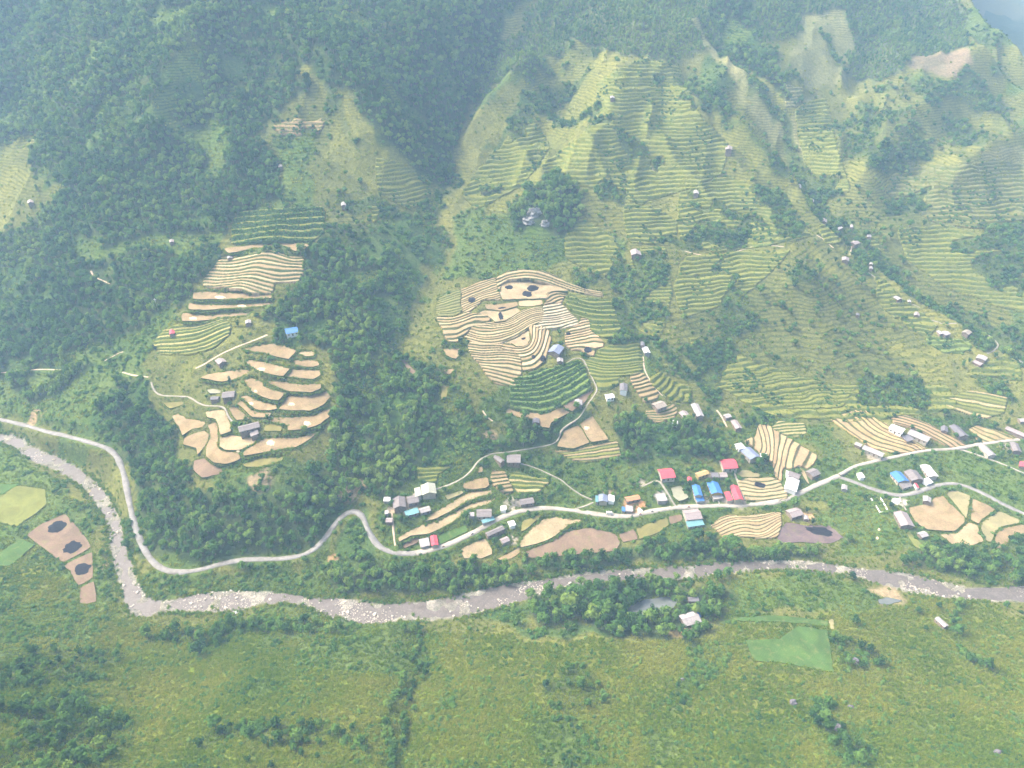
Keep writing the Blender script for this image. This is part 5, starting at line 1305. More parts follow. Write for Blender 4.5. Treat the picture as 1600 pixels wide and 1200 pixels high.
# far hillside across the next valley (top right corner)
fx = np.linspace(600, 4200, 90); fy = np.linspace(1600, 4200, 80)
FX, FY = np.meshgrid(fx, fy)
FZ = -120 + (np.hypot(FX, FY) - 1900) * 0.36 + fbm(FX, FY, 500, 4, 5) * 50
FZ = np.clip(FZ, -170, 440)
fc = np.tile(np.array([0.09, 0.125, 0.05]), (FX.size, 1))
fn = fbm(FX, FY, 160, 3, 55).ravel()
fc[fn > 0.3] = (0.22, 0.22, 0.1)
fi = np.arange(FX.size).reshape(FX.shape)
fq = np.stack([fi[:-1, :-1], fi[:-1, 1:], fi[1:, 1:], fi[1:, :-1]], -1).reshape(-1, 4)
obj("distant_hills", mesh_from("distant_hills", np.stack([FX.ravel(), FY.ravel(), FZ.ravel()], 1), fq, [M['ground']], True, {"cover": fc, "old_terraces": np.zeros(len(fc))}), kind='structure')

# ------------------------------------------------------------------ water
lo_n = bs[::-1]
n_ = 160
ra = resample(bn, 4.0); rb = resample(bs, 4.0)
k_ = 220
ia = np.linspace(0, len(ra) - 1, k_); 
pa = np.stack([np.interp(ia, np.arange(len(ra)), ra[:, c_]) for c_ in (0, 1)], 1)
ib = np.linspace(0, len(rb) - 1, k_)
pb = np.stack([np.interp(ib, np.arange(len(rb)), rb[:, c_]) for c_ in (0, 1)], 1)
wv, wf = [], []
for k in range(k_):
    for f_ in np.linspace(-0.06, 1.06, 8):
        p = pa[k] * (1 - f_) + pb[k] * f_
        wv.append((p[0], p[1], 0.0))
for k in range(k_ - 1):
    for q in range(7):
        a = k * 8 + q
        wf.append((a, a + 8, a + 9, a + 1))
obj("river", mesh_from("river", np.array(wv), np.array(wf), [M['water']], True), kind='structure')


# ------------------------------------------------------------------ road and path slabs
for nm, mt, wd, g in road_lines:
    P = g.copy(); P[:, 2] = np.maximum(hf(Zt, P[:, 0], P[:, 1]), P[:, 2]) 
    tng = np.gradient(P[:, :2], axis=0); tng /= np.hypot(tng[:, 0], tng[:, 1])[:, None] + 1e-9
    nr = np.stack([-tng[:, 1], tng[:, 0]], 1)
    ws_ = wd / 2 * (1 + 0.2 * fbm(P[:, 0], P[:, 1], 11, 2, 4))
    a = np.c_[P[:, :2] + nr * ws_[:, None], P[:, 2] + 0.16]; b = np.c_[P[:, :2] - nr * ws_[:, None], P[:, 2] + 0.16]
    c_ = np.c_[P[:, :2], P[:, 2] + 0.2]
    v = np.vstack([a, c_, b, a - [0, 0, 0.8], b - [0, 0, 0.8]])
    n = len(P); f = []
    for k in range(n - 1):
        f += [[k, n + k, n + k + 1, k + 1], [n + k, 2 * n + k, 2 * n + k + 1, n + k + 1], [3 * n + k, k, k + 1, 3 * n + k + 1], [2 * n + k, 4 * n + k, 4 * n + k + 1, 2 * n + k + 1]]
    obj(nm, mesh_from(nm, v, np.array(f), [M[mt]]), kind='structure')

# ------------------------------------------------------------------ houses
HOUSES = []          # (x, y, z, label) for later use
def house(label, quad, roof, wall='wall_wood', name='house', eave=2.9, pitch=0.36, style='gable', windows=True, cat=None, ridge=None, zoff=0.0, wallh=None):
    q = np.array(quad, float)
    gg = ground([q.mean(0)], Z)[0]; zg = gg[2]
    if np.hypot(gg[0], gg[1]) > 560:
        eave *= 0.78
        if wall in ('white', 'wall_grey'): wall = 'wall_wood'
        if roof == 'white' and np.hypot(gg[0], gg[1]) > 640: roof = 'lightgrey'
    for _ in range(3):
        P = plane_hit(q, zg + eave + zoff)
        c0 = P.mean(0)
        zg = float(hf(Z, c0[0], c0[1]))
    e1 = ((P[1] - P[0]) + (P[2] - P[3])) / 2; e2 = ((P[3] - P[0]) + (P[2] - P[1])) / 2
    l1, l2 = np.hypot(*e1), np.hypot(*e2)
    area = abs(e1[0] * e2[1] - e1[1] * e2[0])
    lg, ln = (e1, l1) if l1 >= l2 else (e2, l2)
    if ridge == 'short': lg, ln = (e2, l2) if l1 >= l2 else (e1, l1)
    a = lg / (ln + 1e-9)
    if a[0] < 0: a = -a
    if np.hypot(*c0) > 600: ln, area = ln * 0.7, area * 0.5
    L = float(np.clip(ln, 2.2, 34)); W = float(np.clip(area / (ln + 1e-9), 2.0, 16))
    ang = math.atan2(a[1], a[0])
    fp = [hf(Z, c0[0] + sx * a[0] * L / 2 - sy * a[1] * W / 2, c0[1] + sx * a[1] * L / 2 + sy * a[0] * W / 2) for sx in (-1, 1) for sy in (-1, 1)]
    drop = max(0.5, zg - float(min(fp)) + 0.6)
    if len(label.split()) > 16: print('LONG', label)
    root = obj(name, None, None, label, cat or ('house' if name == 'house' else name.replace('_', ' ')), loc=(float(c0[0]), float(c0[1]), zg + zoff))
    root.rotation_euler = (0, 0, ang)
    o = 0.55 if min(L, W) > 4.5 else 0.25
    hx, hy = L / 2 - o, W / 2 - o
    rise = (W / 2) * pitch
    wm = MB()
    if style == 'gable':
        e = eave - o * pitch * 0 
        v = [(-hx, -hy, -drop), (hx, -hy, -drop), (hx, hy, -drop), (-hx, hy, -drop), (-hx, -hy, e), (hx, -hy, e), (hx, hy, e), (-hx, hy, e), (-hx, 0, e + hy * pitch), (hx, 0, e + hy * pitch)]
        wm.add(v, [(0, 1, 5, 4), (2, 3, 7, 6), (1, 2, 6, 9, 5), (3, 0, 4, 8, 7), (4, 5, 9, 8), (6, 7, 8, 9)])
        rm = MB(); th = 0.14; x1 = L / 2; y1 = W / 2
        zb = eave - o * pitch + 0.06
        top = zb + y1 * pitch
        for s in (-1, 1):
            v = [(-x1, s * y1, zb), (x1, s * y1, zb), (x1, 0, top), (-x1, 0, top)]
            v += [(p[0], p[1], p[2] + th) for p in v]
            rm.add(v, [(0, 1, 2, 3) if s > 0 else (3, 2, 1, 0), (4, 5, 6, 7) if s < 0 else (7, 6, 5, 4), (0, 4, 5, 1), (0, 3, 7, 4), (1, 5, 6, 2)])
        # corrugations: raised seams running down the slope, 2.4 m apart
        nseam = int(L / 2.4)
        for k in range(1, nseam):
            xk = -x1 + L * k / nseam
            for s in (-1, 1):
                rm.add([(xk - 0.07, s * y1, zb + th), (xk + 0.07, s * y1, zb + th), (xk + 0.07, 0, top + th), (xk - 0.07, 0, top + th),
                        (xk - 0.03, s * y1, zb + th + 0.07), (xk + 0.03, s * y1, zb + th + 0.07), (xk + 0.03, 0, top + th + 0.07), (xk - 0.03, 0, top + th + 0.07)],
                       [(4, 5, 6, 7), (0, 4, 7, 3), (1, 2, 6, 5)])
        ro = obj("roof", rm.mesh("roof", [M['roof_' + roof]]), root)
        cap = MB(); cap.add([(-x1 - .03, -0.28, top + th - 0.28 * pitch + .05), (x1 + .03, -0.28, top + th - 0.28 * pitch + .05), (x1 + .03, 0, top + th + .1), (-x1 - .03, 0, top + th + .1), (-x1 - .03, 0.28, top + th - 0.28 * pitch + .05), (x1 + .03, 0.28, top + th - 0.28 * pitch + .05)], [(0, 1, 2, 3), (3, 2, 5, 4)])
        obj("ridge_cap", cap.mesh("ridge_cap", [M['roof_' + roof]]), ro)
    else:
        # single slope or flat: higher at the back
        k = 0.16 if style == 'shed' else 0.01
        zf, zk = eave - hy * k, eave + hy * k
        v = [(-hx, -hy, -drop), (hx, -hy, -drop), (hx, hy, -drop), (-hx, hy, -drop), (-hx, -hy, zf), (hx, -hy, zf), (hx, hy, zk), (-hx, hy, zk)]
        wm.add(v, [(0, 1, 5, 4), (2, 3, 7, 6), (1, 2, 6, 5), (3, 0, 4, 7), (4, 5, 6, 7)])
        rm = MB(); x1 = L / 2; y1 = W / 2; za, zb2 = eave - y1 * k + .04, eave + y1 * k + .04
        v = [(-x1, -y1, za), (x1, -y1, za), (x1, y1, zb2), (-x1, y1, zb2)]; v += [(p[0], p[1], p[2] + .14) for p in v]
        rm.add(v, [(3, 2, 1, 0), (4, 5, 6, 7), (0, 1, 5, 4), (1, 2, 6, 5), (2, 3, 7, 6), (3, 0, 4, 7)])
        for s in range(1, int(L / 2.4)):
            xk = -x1 + L * s / int(L / 2.4)
            rm.add([(xk - .06, -y1, za + .14), (xk + .06, -y1, za + .14), (xk + .06, y1, zb2 + .14), (xk - .06, y1, zb2 + .14), (xk - .03, -y1, za + .2), (xk + .03, -y1, za + .2), (xk + .03, y1, zb2 + .2), (xk - .03, y1, zb2 + .2)], [(4, 5, 6, 7), (0, 4, 7, 3), (1, 2, 6, 5)])
        obj("roof", rm.mesh("roof", [M['roof_' + roof]]), root)
    obj("wall", wm.mesh("wall", [M[wall]]), root)
    if windows and L > 5 and W > 3.5 and eave > 2.3:
        # door and windows on the two long sides' camera side
        fwd = np.array([-math.sin(ang), math.cos(ang)])
        s = -1 if (fwd @ (-c0)) < 0 else 1
        nw = max(2, int(L / 3.2)); dslot = nw // 2
        for k in range(nw):
            xk = -hx + 2 * hx * (k + 0.5) / nw
            yk = s * hy
            if k == dslot:
                d = MB(); d.box(xk - .55, min(yk, yk + s * .06), -0.05, xk + .55, max(yk, yk + s * .06), 2.0); obj("door", d.mesh("door", [M['door']]), root)
            else:
                w = MB(); w.box(xk - .6, min(yk, yk + s * .07), 0.9, xk + .6, max(yk, yk + s * .07), 1.95); wo_ = obj("window", w.mesh("window", [M['wall_cream']]), root)
                p = MB(); p.box(xk - .48, min(yk + s * .072, yk + s * .09), 1.0, xk + .48, max(yk + s * .072, yk + s * .09), 1.85); obj("pane", p.mesh("pane", [M['glass']]), wo_)
    i = max(L, W) / 2 + 0.3
    sx, sy = slice(int(c0[1] - i - RY0), int(c0[1] + i - RY0) + 1), slice(int(c0[0] - i - RX0), int(c0[0] + i - RX0) + 1)
    try:
        gx_, gy_ = GX[sx, sy] - c0[0], GY[sx, sy] - c0[1]
        BLOCK[sx, sy] |= (np.abs(gx_ * a[0] + gy_ * a[1]) < L / 2 + 0.8) & (np.abs(-gx_ * a[1] + gy_ * a[0]) < W / 2 + 0.8)
    except Exception: pass
    HOUSES.append((float(c0[0]), float(c0[1]), zg, label, float(q[:, 0].mean()), float(q[:, 1].mean())))
    return root

def rectq(x0, y0, x1, y1, sk=0.0):
    return [(x0 + sk, y0), (x1 + sk, y0), (x1 - sk, y1), (x0 - sk, y1)]
Hs = house
# roadside hamlet on the left bend
Hs("large cream-green roofed house above the road bend, beside two grey-brown roofs", [(657.5, 760), (679.4, 753.3), (682, 769.3), (659.2, 775.2)], 'cream', 'wall_cream')
Hs("cream lean-to shed against the end of the large cream-green roof", [(647, 763.5), (656.5, 760.5), (658.5, 774), (649, 776)], 'cream', 'wall_cream', 'shed', 2.4, style='shed')
Hs("wide grey-brown roofed house at the head of the dirt yard, beside the cream roof", [(612.8, 778.6), (633.4, 775.2), (634, 791.2), (615.3, 794.6)], 'greybrown', 'wall_wood')
Hs("smaller grey roofed house joined to the wide grey-brown one", [(635.2, 774.4), (652.4, 773.5), (655, 782.8), (637, 788.2)], 'greybrown', 'wall_wood')
Hs("long pale turquoise roofed shed along the yard below the grey-brown roofs", [(632, 799), (653.5, 793.3), (654, 800.5), (634, 806.5)], 'turquoise', 'wall_grey', 'shed', 2.4, style='shed')
Hs("small grey shed at the right end of the long turquoise shed", [(655, 794.6), (671, 789.6), (672.7, 798), (656.6, 802)], 'lightgrey', 'wall_grey', 'shed', 2.4)
Hs("little white-roofed outhouse at the edge of the trees beside the grey-brown house", rectq(599.5, 777, 610, 782.5), 'white', 'wall_grey', 'shed', 2.2, style='shed', windows=False)
Hs("little pale shed by the earth yard, above the small brown hut", rectq(601, 797, 607, 803), 'lightgrey', 'wall_grey', 'shed', 2.2, style='shed', windows=False)
Hs("small brown hut at the lower end of the earth yard", rectq(603, 809, 613.5, 816), 'pinkgrey', 'wall_wood', 'hut', 2.2, windows=False)
Hs("grey-brown hip house where the footpath turns, above the small tan steps", [(790, 709.4), (814.4, 707.7), (812.7, 723), (794, 720.4)], 'greybrown', 'wall_wood')
Hs("narrow grey-brown outbuilding between the footpath corner and its grey-brown house", [(769, 713), (777, 709), (788, 718), (783, 722)], 'greybrown', 'wall_wood', 'shed', 2.5, windows=False)
Hs("long plain grey shed just above the road, right of the pale yard", [(811, 780.3), (833, 776), (834.7, 786), (812.7, 788)], 'greybrown', 'wall_wood')
Hs("small white box shed left of the pale yard above the road", rectq(782, 790, 791, 797), 'white', 'white', 'shed', 2.2, style='shed', windows=False)
Hs("big grey-brown roofed house with a turquoise awning towards the road", [(739, 806), (750, 795), (767, 793), (769.5, 807)], 'greybrown', 'wall_cream')
Hs("turquoise awning roof between the big grey-brown house and the road", [(752, 813), (770, 807.5), (774, 811.5), (754, 818)], 'turquoise', 'wall_grey', 'shed', 2.5, style='shed', windows=False)
Hs("tiny white shed at the left corner of the house with the turquoise awning", rectq(732.5, 801, 741, 806.5), 'lightgrey', 'wall_grey', 'shed', 2.2, style='shed', windows=False)
Hs("small white flat-roofed box below the road, beside the long grey shed", [(793, 815), (802.6, 812), (806, 819), (796.7, 823)], 'white', 'white', 'shed', 2.4, style='flat', windows=False)
Hs("long grey-brown shed hugging the lower edge of the road", [(758.7, 831.8), (785.7, 820), (787.4, 826.7), (761, 838.5)], 'greybrown', 'wall_wood', 'shed', 2.5)
Hs("small pinkish cream hut among bushes below the road", [(780, 842), (791, 838.5), (798, 843.6), (785.7, 850)], 'pinkgrey', 'wall_cream', 'hut', 2.4, windows=False)
Hs("low grey shed joined to the small red roof above the road bend", [(655, 844), (670, 840), (671.5, 852), (656, 854)], 'lightgrey', 'wall_grey', 'shed', 2.3, style='shed')
Hs("small house with a red roof close above the road, by the vegetable garden", [(671.5, 838), (682.8, 836), (685, 851), (674.4, 853.7)], 'red', 'wall_cream')
# middle of the village
Hs("grey house with turquoise strip and white end, above the road by the footpath foot", [(935, 773.6), (949.7, 772.7), (949.7, 783.7), (935, 784.5)], 'bluegrey', 'wall_cream')
Hs("white annex at the right end of the grey house above the road", rectq(950.5, 773, 960, 783), 'white', 'white', 'shed', 2.5, style='shed')
Hs("turquoise strip roof at the left end of the grey house above the road", rectq(930.5, 774.5, 934.6, 784.5), 'turquoise', 'wall_grey', 'shed', 2.5, style='shed', windows=False)
Hs("orange rusty roof over the earth building site by the road", [(976.7, 776), (997.8, 772.7), (1000, 779.4), (978.4, 784.5)], 'orange', 'wall_wood', 'shed', 2.6)
Hs("grey concrete slab shed on the orange building site beside a blue tarp", rectq(977.5, 790, 989, 799), 'lightgrey', 'wall_grey', 'shed', 2.2, style='flat', windows=False)
Hs("small shed under a blue tarp on the orange building site", rectq(971.5, 792, 977, 799), 'blue', 'wall_grey', 'shed', 1.9, style='shed', windows=False)
Hs("house with a broad red roof at the lane end, left of the other red roofs", [(1028, 733), (1049, 731.3), (1056, 745.7), (1032.4, 748.2)], 'red', 'wall_cream', eave=3.2)
Hs("grey unroofed slab building beside the lane to the left red house", [(1024, 772), (1038, 770), (1043, 780), (1028, 785)], 'lightgrey', 'wall_grey', 'shed', 2.3, style='flat', windows=False)
Hs("house with a mustard yellow roof between two red roofs", [(1087, 739), (1105, 733), (1106.6, 740.6), (1089.7, 745.7)], 'yellow', 'wall_yellow')
Hs("tiny red-roofed shed left of the mustard yellow roof", rectq(1074, 745.7, 1081, 751.6), 'red', 'wall_cream', 'shed', 2.2, windows=False)
Hs("narrow bright blue roofed house, the left one of two blue roofs at the road", [(1081, 759), (1093, 757.5), (1098, 774), (1085.5, 775)], 'blue', 'wall_cream', eave=3.4)
Hs("bright blue porch roof on the road side of the narrow blue-roofed house", [(1086.5, 776.5), (1098.5, 775.5), (1100.7, 782), (1088, 783.6)], 'blue', 'wall_cream', 'porch', 2.6, style='shed', windows=False)
Hs("house with a blue roof, the right one of two blue roofs at the road", [(1104.5, 755.6), (1121, 752), (1129, 770), (1112, 773)], 'blue', 'wall_yellow', eave=3.4)
Hs("grey porch at the foot of the right blue-roofed house", [(1113, 774.5), (1128.5, 772), (1129.5, 778), (1114.5, 780)], 'lightgrey', 'wall_cream', 'porch', 2.4, style='shed', windows=False)
Hs("red-roofed house beside the lane, next to the right blue roof", [(1140, 759.5), (1152.6, 758), (1162, 780), (1148, 781.7)], 'red', 'wall_cream', eave=3.2)
Hs("narrow lower red roof along the left side of the roadside red house", [(1131.5, 769), (1138.5, 767.4), (1145.5, 781), (1136.5, 782.6)], 'red', 'wall_cream', 'shed', 2.5, style='shed', windows=False)
Hs("red-roofed house against the woods, above the grey sheds and the blue roofs", [(1125.6, 717.6), (1146, 716.8), (1154, 731), (1127, 732.8)], 'red', 'wall_cream', eave=3.2)
Hs("small grey shed below the red house against the woods", rectq(1124, 738, 1136, 745.5), 'pinkgrey', 'wall_grey', 'shed', 2.3)
Hs("open dark lattice shed left of the small grey shed below the red house", rectq(1111, 739, 1123, 745.5), 'darkgrey', 'wall_wood', 'shed', 2.2, style='shed', windows=False)
Hs("large blue-grey roofed house at the left edge of the brown terraces", [(1157.6, 704), (1171, 698), (1187, 711), (1174.5, 721)], 'bluegrey', 'wall_cream', eave=3.4)
Hs("white concrete flat-roofed wing behind the large blue-grey roof", [(1148.5, 694), (1157, 692), (1165, 698), (1155, 704)], 'white', 'white', 'shed', 2.8, style='flat')
Hs("small white shed at the right corner of the large blue-grey roof", rectq(1188.5, 709, 1199, 715), 'white', 'white', 'shed', 2.3, style='shed', windows=False)
Hs("house with a broad white roof above the road at the foot of the brown terraces", [(1230, 744.6), (1249.6, 751.4), (1244.5, 768), (1225, 764)], 'white', 'white', eave=3.4, pitch=0.2)
Hs("grey-brown roof behind the broad white roof", [(1233, 735), (1250.4, 741), (1249.5, 750), (1231, 743)], 'greybrown', 'wall_wood')
Hs("small white roof at the left corner behind the broad white roof", rectq(1228, 736, 1234.5, 743), 'white', 'white', 'shed', 2.5, style='shed', windows=False)
Hs("grey-brown roofed house right of the broad white roof, above the road", [(1258, 736), (1270.7, 731), (1282.5, 739.6), (1270.7, 745.5)], 'greybrown', 'wall_wood')
Hs("grey-brown house with a turquoise front below the road", [(1067, 796.8), (1089.7, 795), (1099, 810), (1071, 813)], 'pinkgrey', 'wall_cream', eave=3.0)
Hs("turquoise front roof on the river side of the grey-brown house below the road", [(1071, 815), (1098, 812.5), (1100, 819), (1075.4, 824)], 'turquoise', 'wall_grey', 'shed', 2.6, style='shed')
Hs("grey-brown hipped house below the road by the burnt field", [(1232, 797), (1246, 791), (1254.7, 805.4), (1232.7, 809.6)], 'pinkgrey', 'wall_wood')
Hs("small grey shed at the lower corner of the burnt field house", [(1255.5, 806), (1262, 805), (1264, 811), (1256, 813)], 'lightgrey', 'wall_wood', 'shed', 2.1, windows=False)
Hs("little grey pumphouse in the grass below the road fork", rectq(1315, 758, 1324, 765), 'lightgrey', 'wall_grey', 'shed', 2.2, windows=False)
# slope above the village
Hs("grey roofed house by the path above the woods, the lower of a pair", [(1142.4, 657), (1151, 657), (1161, 668.7), (1149, 670.4)], 'pinkgrey', 'wall_wood')
Hs("small grey roof by the path above the woods, the upper of a pair", [(1130.6, 647.6), (1139, 645), (1143, 651), (1133, 653.5)], 'lightgrey', 'wall_wood', 'shed', 2.5, windows=False)
Hs("pale grey house among trees at the foot of the small curved tan terraces", [(1080, 633), (1090, 629.5), (1100.5, 650), (1088.7, 651.4)], 'lightgrey', 'wall_wood')
Hs("grey hut at the lower right end of the small curved tan terraces", [(1061, 645), (1071, 641), (1079, 649), (1069, 654)], 'pinkgrey', 'wall_wood', 'hut', 2.5, windows=False)
Hs("tiny white roofed hut below the small curved tan terraces", rectq(1050, 657, 1059.5, 663), 'white', 'white', 'hut', 2.2, windows=False)
Hs("grey thatch-like house wrapped in bushes above the small curved tan terraces", [(1018, 630), (1034, 625), (1041, 634), (1026, 640)], 'thatch', 'wall_wood')
Hs("white roofed hut beside the bend of the terrace footpath", [(945, 615), (958, 613), (960, 619.5), (947.5, 621.5)], 'white', 'white', 'hut', 2.4)
Hs("dark grey roofed house right of the white hut under the green terraces", [(968.7, 599), (980.6, 597.6), (980.6, 609), (968, 610)], 'darkgrey', 'white')
Hs("white roofed house beside the gully trees at the right edge of the green terraces", [(1003, 543), (1011, 540.5), (1016, 549), (1007.5, 553)], 'white', 'wall_grey')
Hs("dark little lean-to behind the white house at the gully trees", rectq(1001, 534, 1007, 540), 'darkgrey', 'wall_wood', 'shed', 2.2, windows=False)
Hs("large grey roofed house in the middle of the big tan terraces", [(857, 545), (867.5, 536.7), (879, 543.4), (872.5, 557)], 'bluegrey', 'wall_wood', eave=2.6)
Hs("grey lean-to below the large grey house on the big tan terraces", rectq(870, 559, 880, 565), 'lightgrey', 'wall_wood', 'shed', 2.2, windows=False)
Hs("small round white-roofed shelter in the brown field below the green fan terraces", rectq(898, 624, 910, 632), 'lightgrey', 'wall_grey', 'hut', 2.0, windows=False)
Hs("small dark hut in the tan field below the green fan terraces", rectq(832, 653, 843, 660), 'darkgrey', 'wall_wood', 'hut', 2.2, windows=False)
Hs("lone pinkish grey house high on the terraced spur below the tree clump", [(982, 381), (1003, 381), (1007.5, 391), (984, 393)], 'pinkgrey', 'wall_wood')
Hs("white roofed house at the left end of the dark grove high on the spur", rectq(1092, 227, 1104, 233), 'white', 'white')
Hs("brownish roof at the right end of the dark grove high on the spur", rectq(1132.6, 219, 1148, 226), 'pinkgrey', 'wall_wood')
Hs("tall white little house among the gully trees, topmost of the valley houses", rectq(1254, 251, 1261, 259), 'white', 'white', windows=False)
Hs("white roofed hut on the bright ridge below the topmost valley house", rectq(1266.5, 293.5, 1277.5, 299), 'white', 'white', 'hut', 2.5, windows=False)
Hs("brown roofed house in the hamlet at the gully head, left of the white roofs", rectq(1281, 341.5, 1294, 348), 'pinkgrey', 'wall_wood')
Hs("narrow white roof in the middle of the hamlet at the gully head", [(1306, 349), (1317, 344), (1320, 348), (1309, 353)], 'white', 'wall_grey', windows=False)
Hs("small white roof at the right of the hamlet at the gully head", rectq(1330, 340, 1337, 346), 'lightgrey', 'wall_grey', 'shed', 2.3, windows=False)
Hs("brown roofed house below the gully-head hamlet where the footpath starts", [(1330, 366), (1342, 363), (1348, 369), (1335, 374)], 'pinkgrey', 'wall_wood')
Hs("small white roof right of the brown house below the gully-head hamlet", rectq(1354, 363, 1364, 368), 'white', 'white', 'shed', 2.3, windows=False)
Hs("lilac grey roof alone at the lower end of the short footpath on the ridge", rectq(1313, 401, 1329, 408), 'pinkgrey', 'wall_wood')
Hs("upper of two tiny white huts at the top of the straight concrete path", rectq(1357, 409.5, 1365, 414), 'white', 'wall_grey', 'hut', 2.2, windows=False)
Hs("lower of two tiny white huts at the top of the straight concrete path", rectq(1357, 416, 1365, 421), 'white', 'wall_grey', 'hut', 2.2, windows=False)
Hs("pale grey roofed house at the lower end of the straight concrete path", [(1394, 461), (1402.7, 458.4), (1413, 464), (1405.5, 468.5)], 'lightgrey', 'wall_wood')
Hs("small grey shed on the ridge between the pale house and the pinkish hut", rectq(1417, 468, 1425, 472.5), 'lightgrey', 'wall_wood', 'shed', 2.3, windows=False)
Hs("pinkish brown hut at the end of the ridge path, above curved green terraces", rectq(1428, 481, 1441, 488), 'pinkgrey', 'wall_wood', 'hut', 2.5)
Hs("square white roofed house on the ridge beside the tan roof", [(1467.8, 511), (1481, 508), (1491, 515), (1479, 519.5)], 'white', 'white', pitch=0.2)
Hs("narrow white roof along the left side of the square white ridge house", [(1462, 514.5), (1466.5, 513), (1476, 520), (1470.7, 522.4)], 'white', 'white', 'shed', 2.5, style='shed')
Hs("tan thatch-like roofed house on the ridge, right of the square white house", [(1500.4, 516.5), (1509, 511), (1522.4, 518), (1514, 524)], 'thatch', 'wall_wood')
Hs("white roofed house at the ridge path fork with a brownish roof below it", [(1528.7, 548.4), (1548, 557), (1542, 565), (1521.7, 555.5)], 'white', 'white', pitch=0.2)
Hs("brownish roof directly below the white house at the ridge path fork", [(1517.4, 563), (1522.5, 558.8), (1541, 567), (1535, 572)], 'pinkgrey', 'wall_wood', 'shed', 2.5)
Hs("small dark hut alone in the bushes on the knoll", rectq(1337, 486, 1345, 491), 'darkgrey', 'wall_wood', 'hut', 2.2, windows=False)
# right side
Hs("white roofed house in the middle of the ochre terraces", [(1392.4, 661.3), (1413.5, 669.8), (1411, 678), (1390, 669.8)], 'white', 'white', pitch=0.25)
Hs("long light grey roof right of the white roof on the ochre terraces", [(1422, 669.8), (1454, 682.4), (1450.7, 691.7), (1419.4, 678.2)], 'lightgrey', 'wall_cream')
Hs("dark low shed between the white roof and the long light grey roof", [(1408, 680.5), (1419, 680), (1428, 687), (1418, 690)], 'darkgrey', 'wall_wood', 'shed', 2.2, style='shed', windows=False)
Hs("long mottled grey roof at the lower edge of the ochre terraces", [(1350, 695), (1382.3, 707.7), (1379, 714.5), (1347.7, 701)], 'lightgrey', 'wall_cream')
Hs("short grey extension at the upper end of the long mottled grey roof", [(1337.5, 690), (1347.5, 694), (1345.5, 699), (1335.5, 694.5)], 'lightgrey', 'wall_wood', 'shed', 2.3, windows=False)
Hs("dark grey roofed house above the road between two strips of ochre terraces", [(1482.7, 665.6), (1496, 664), (1514, 680.7), (1501, 683.3)], 'darkgrey', 'wall_wood')
Hs("small dark shed behind the dark grey house above the road", rectq(1470, 666, 1481.5, 674), 'darkgrey', 'wall_wood', 'shed', 2.3, windows=False)
Hs("grey roof at the photo's right edge above the end of the narrow road", [(1573, 664.7), (1603, 677), (1602, 683), (1572, 670)], 'pinkgrey', 'wall_wood')
Hs("small grey roof at the photo's right edge, highest of the village houses there", rectq(1590, 653, 1604, 660), 'lightgrey', 'wall_wood', 'shed', 2.5, windows=False)
Hs("light grey roofed house below the narrow road where the footpath branches", [(1529, 697.6), (1540, 695), (1555, 709.4), (1547, 714.5)], 'lightgrey', 'wall_cream')
Hs("grey roofed house with a yard at the end of the narrow road", [(1580, 692.6), (1588, 691), (1597, 702.7), (1583, 708.6)], 'greybrown', 'wall_wood')
Hs("little red roofed white house at the lower end of the footpath, right edge", [(1593, 721), (1606, 724), (1604, 732), (1592, 728)], 'red', 'white')
Hs("small white shed in the fork between the two roads", [(1340, 740), (1345, 737), (1352, 745.7), (1344, 746.6)], 'white', 'white', 'shed', 2.3, style='shed', windows=False)
Hs("house with a blue roof in the compound on the lower road", [(1391.6, 739.8), (1406, 736.4), (1421, 750.8), (1404, 755)], 'blue', 'wall_cream')
Hs("grey roofed front part below the blue roof of the compound", [(1404.5, 756), (1421, 752), (1425.5, 759), (1411, 763.5)], 'greybrown', 'wall_cream', 'shed', 2.5, style='shed')
Hs("large grey roof in the middle of the compound beside the blue roof", [(1414.5, 737), (1429.6, 734.7), (1444, 746.6), (1425.5, 755)], 'greybrown', 'wall_wood')
Hs("white and pink roofed house at the upper right of the compound", [(1435.5, 728), (1454, 726), (1463, 743), (1455, 746.5)], 'white', 'wall_cream', pitch=0.25)
Hs("small white roof at the lower right of the compound", [(1443, 749), (1452, 746), (1456.6, 754), (1446, 757.5)], 'white', 'white', 'shed', 2.5, style='shed', windows=False)
Hs("tiny red roofed kiosk at the compound gate", [(1428.5, 755.5), (1431.5, 754), (1436, 761), (1433, 763)], 'red', 'white', 'kiosk', 2.3, style='shed', windows=False)
Hs("long lilac grey barn between the grass field and the tan fields", [(1396.7, 801.3), (1416, 799.7), (1429.6, 822.4), (1407.6, 822.4)], 'pinkgrey', 'wall_wood', 'barn', 3.0)
Hs("small grey shed below the long lilac grey barn", [(1432, 832), (1445, 829.5), (1450, 837), (1441, 841)], 'lightgrey', 'wall_wood', 'shed', 2.3, windows=False)
Hs("grey hut under trees beside the compound gate, at the corner of the tan field", rectq(1442, 776, 1455, 784), 'lightgrey', 'wall_wood', 'hut', 2.3, windows=False)
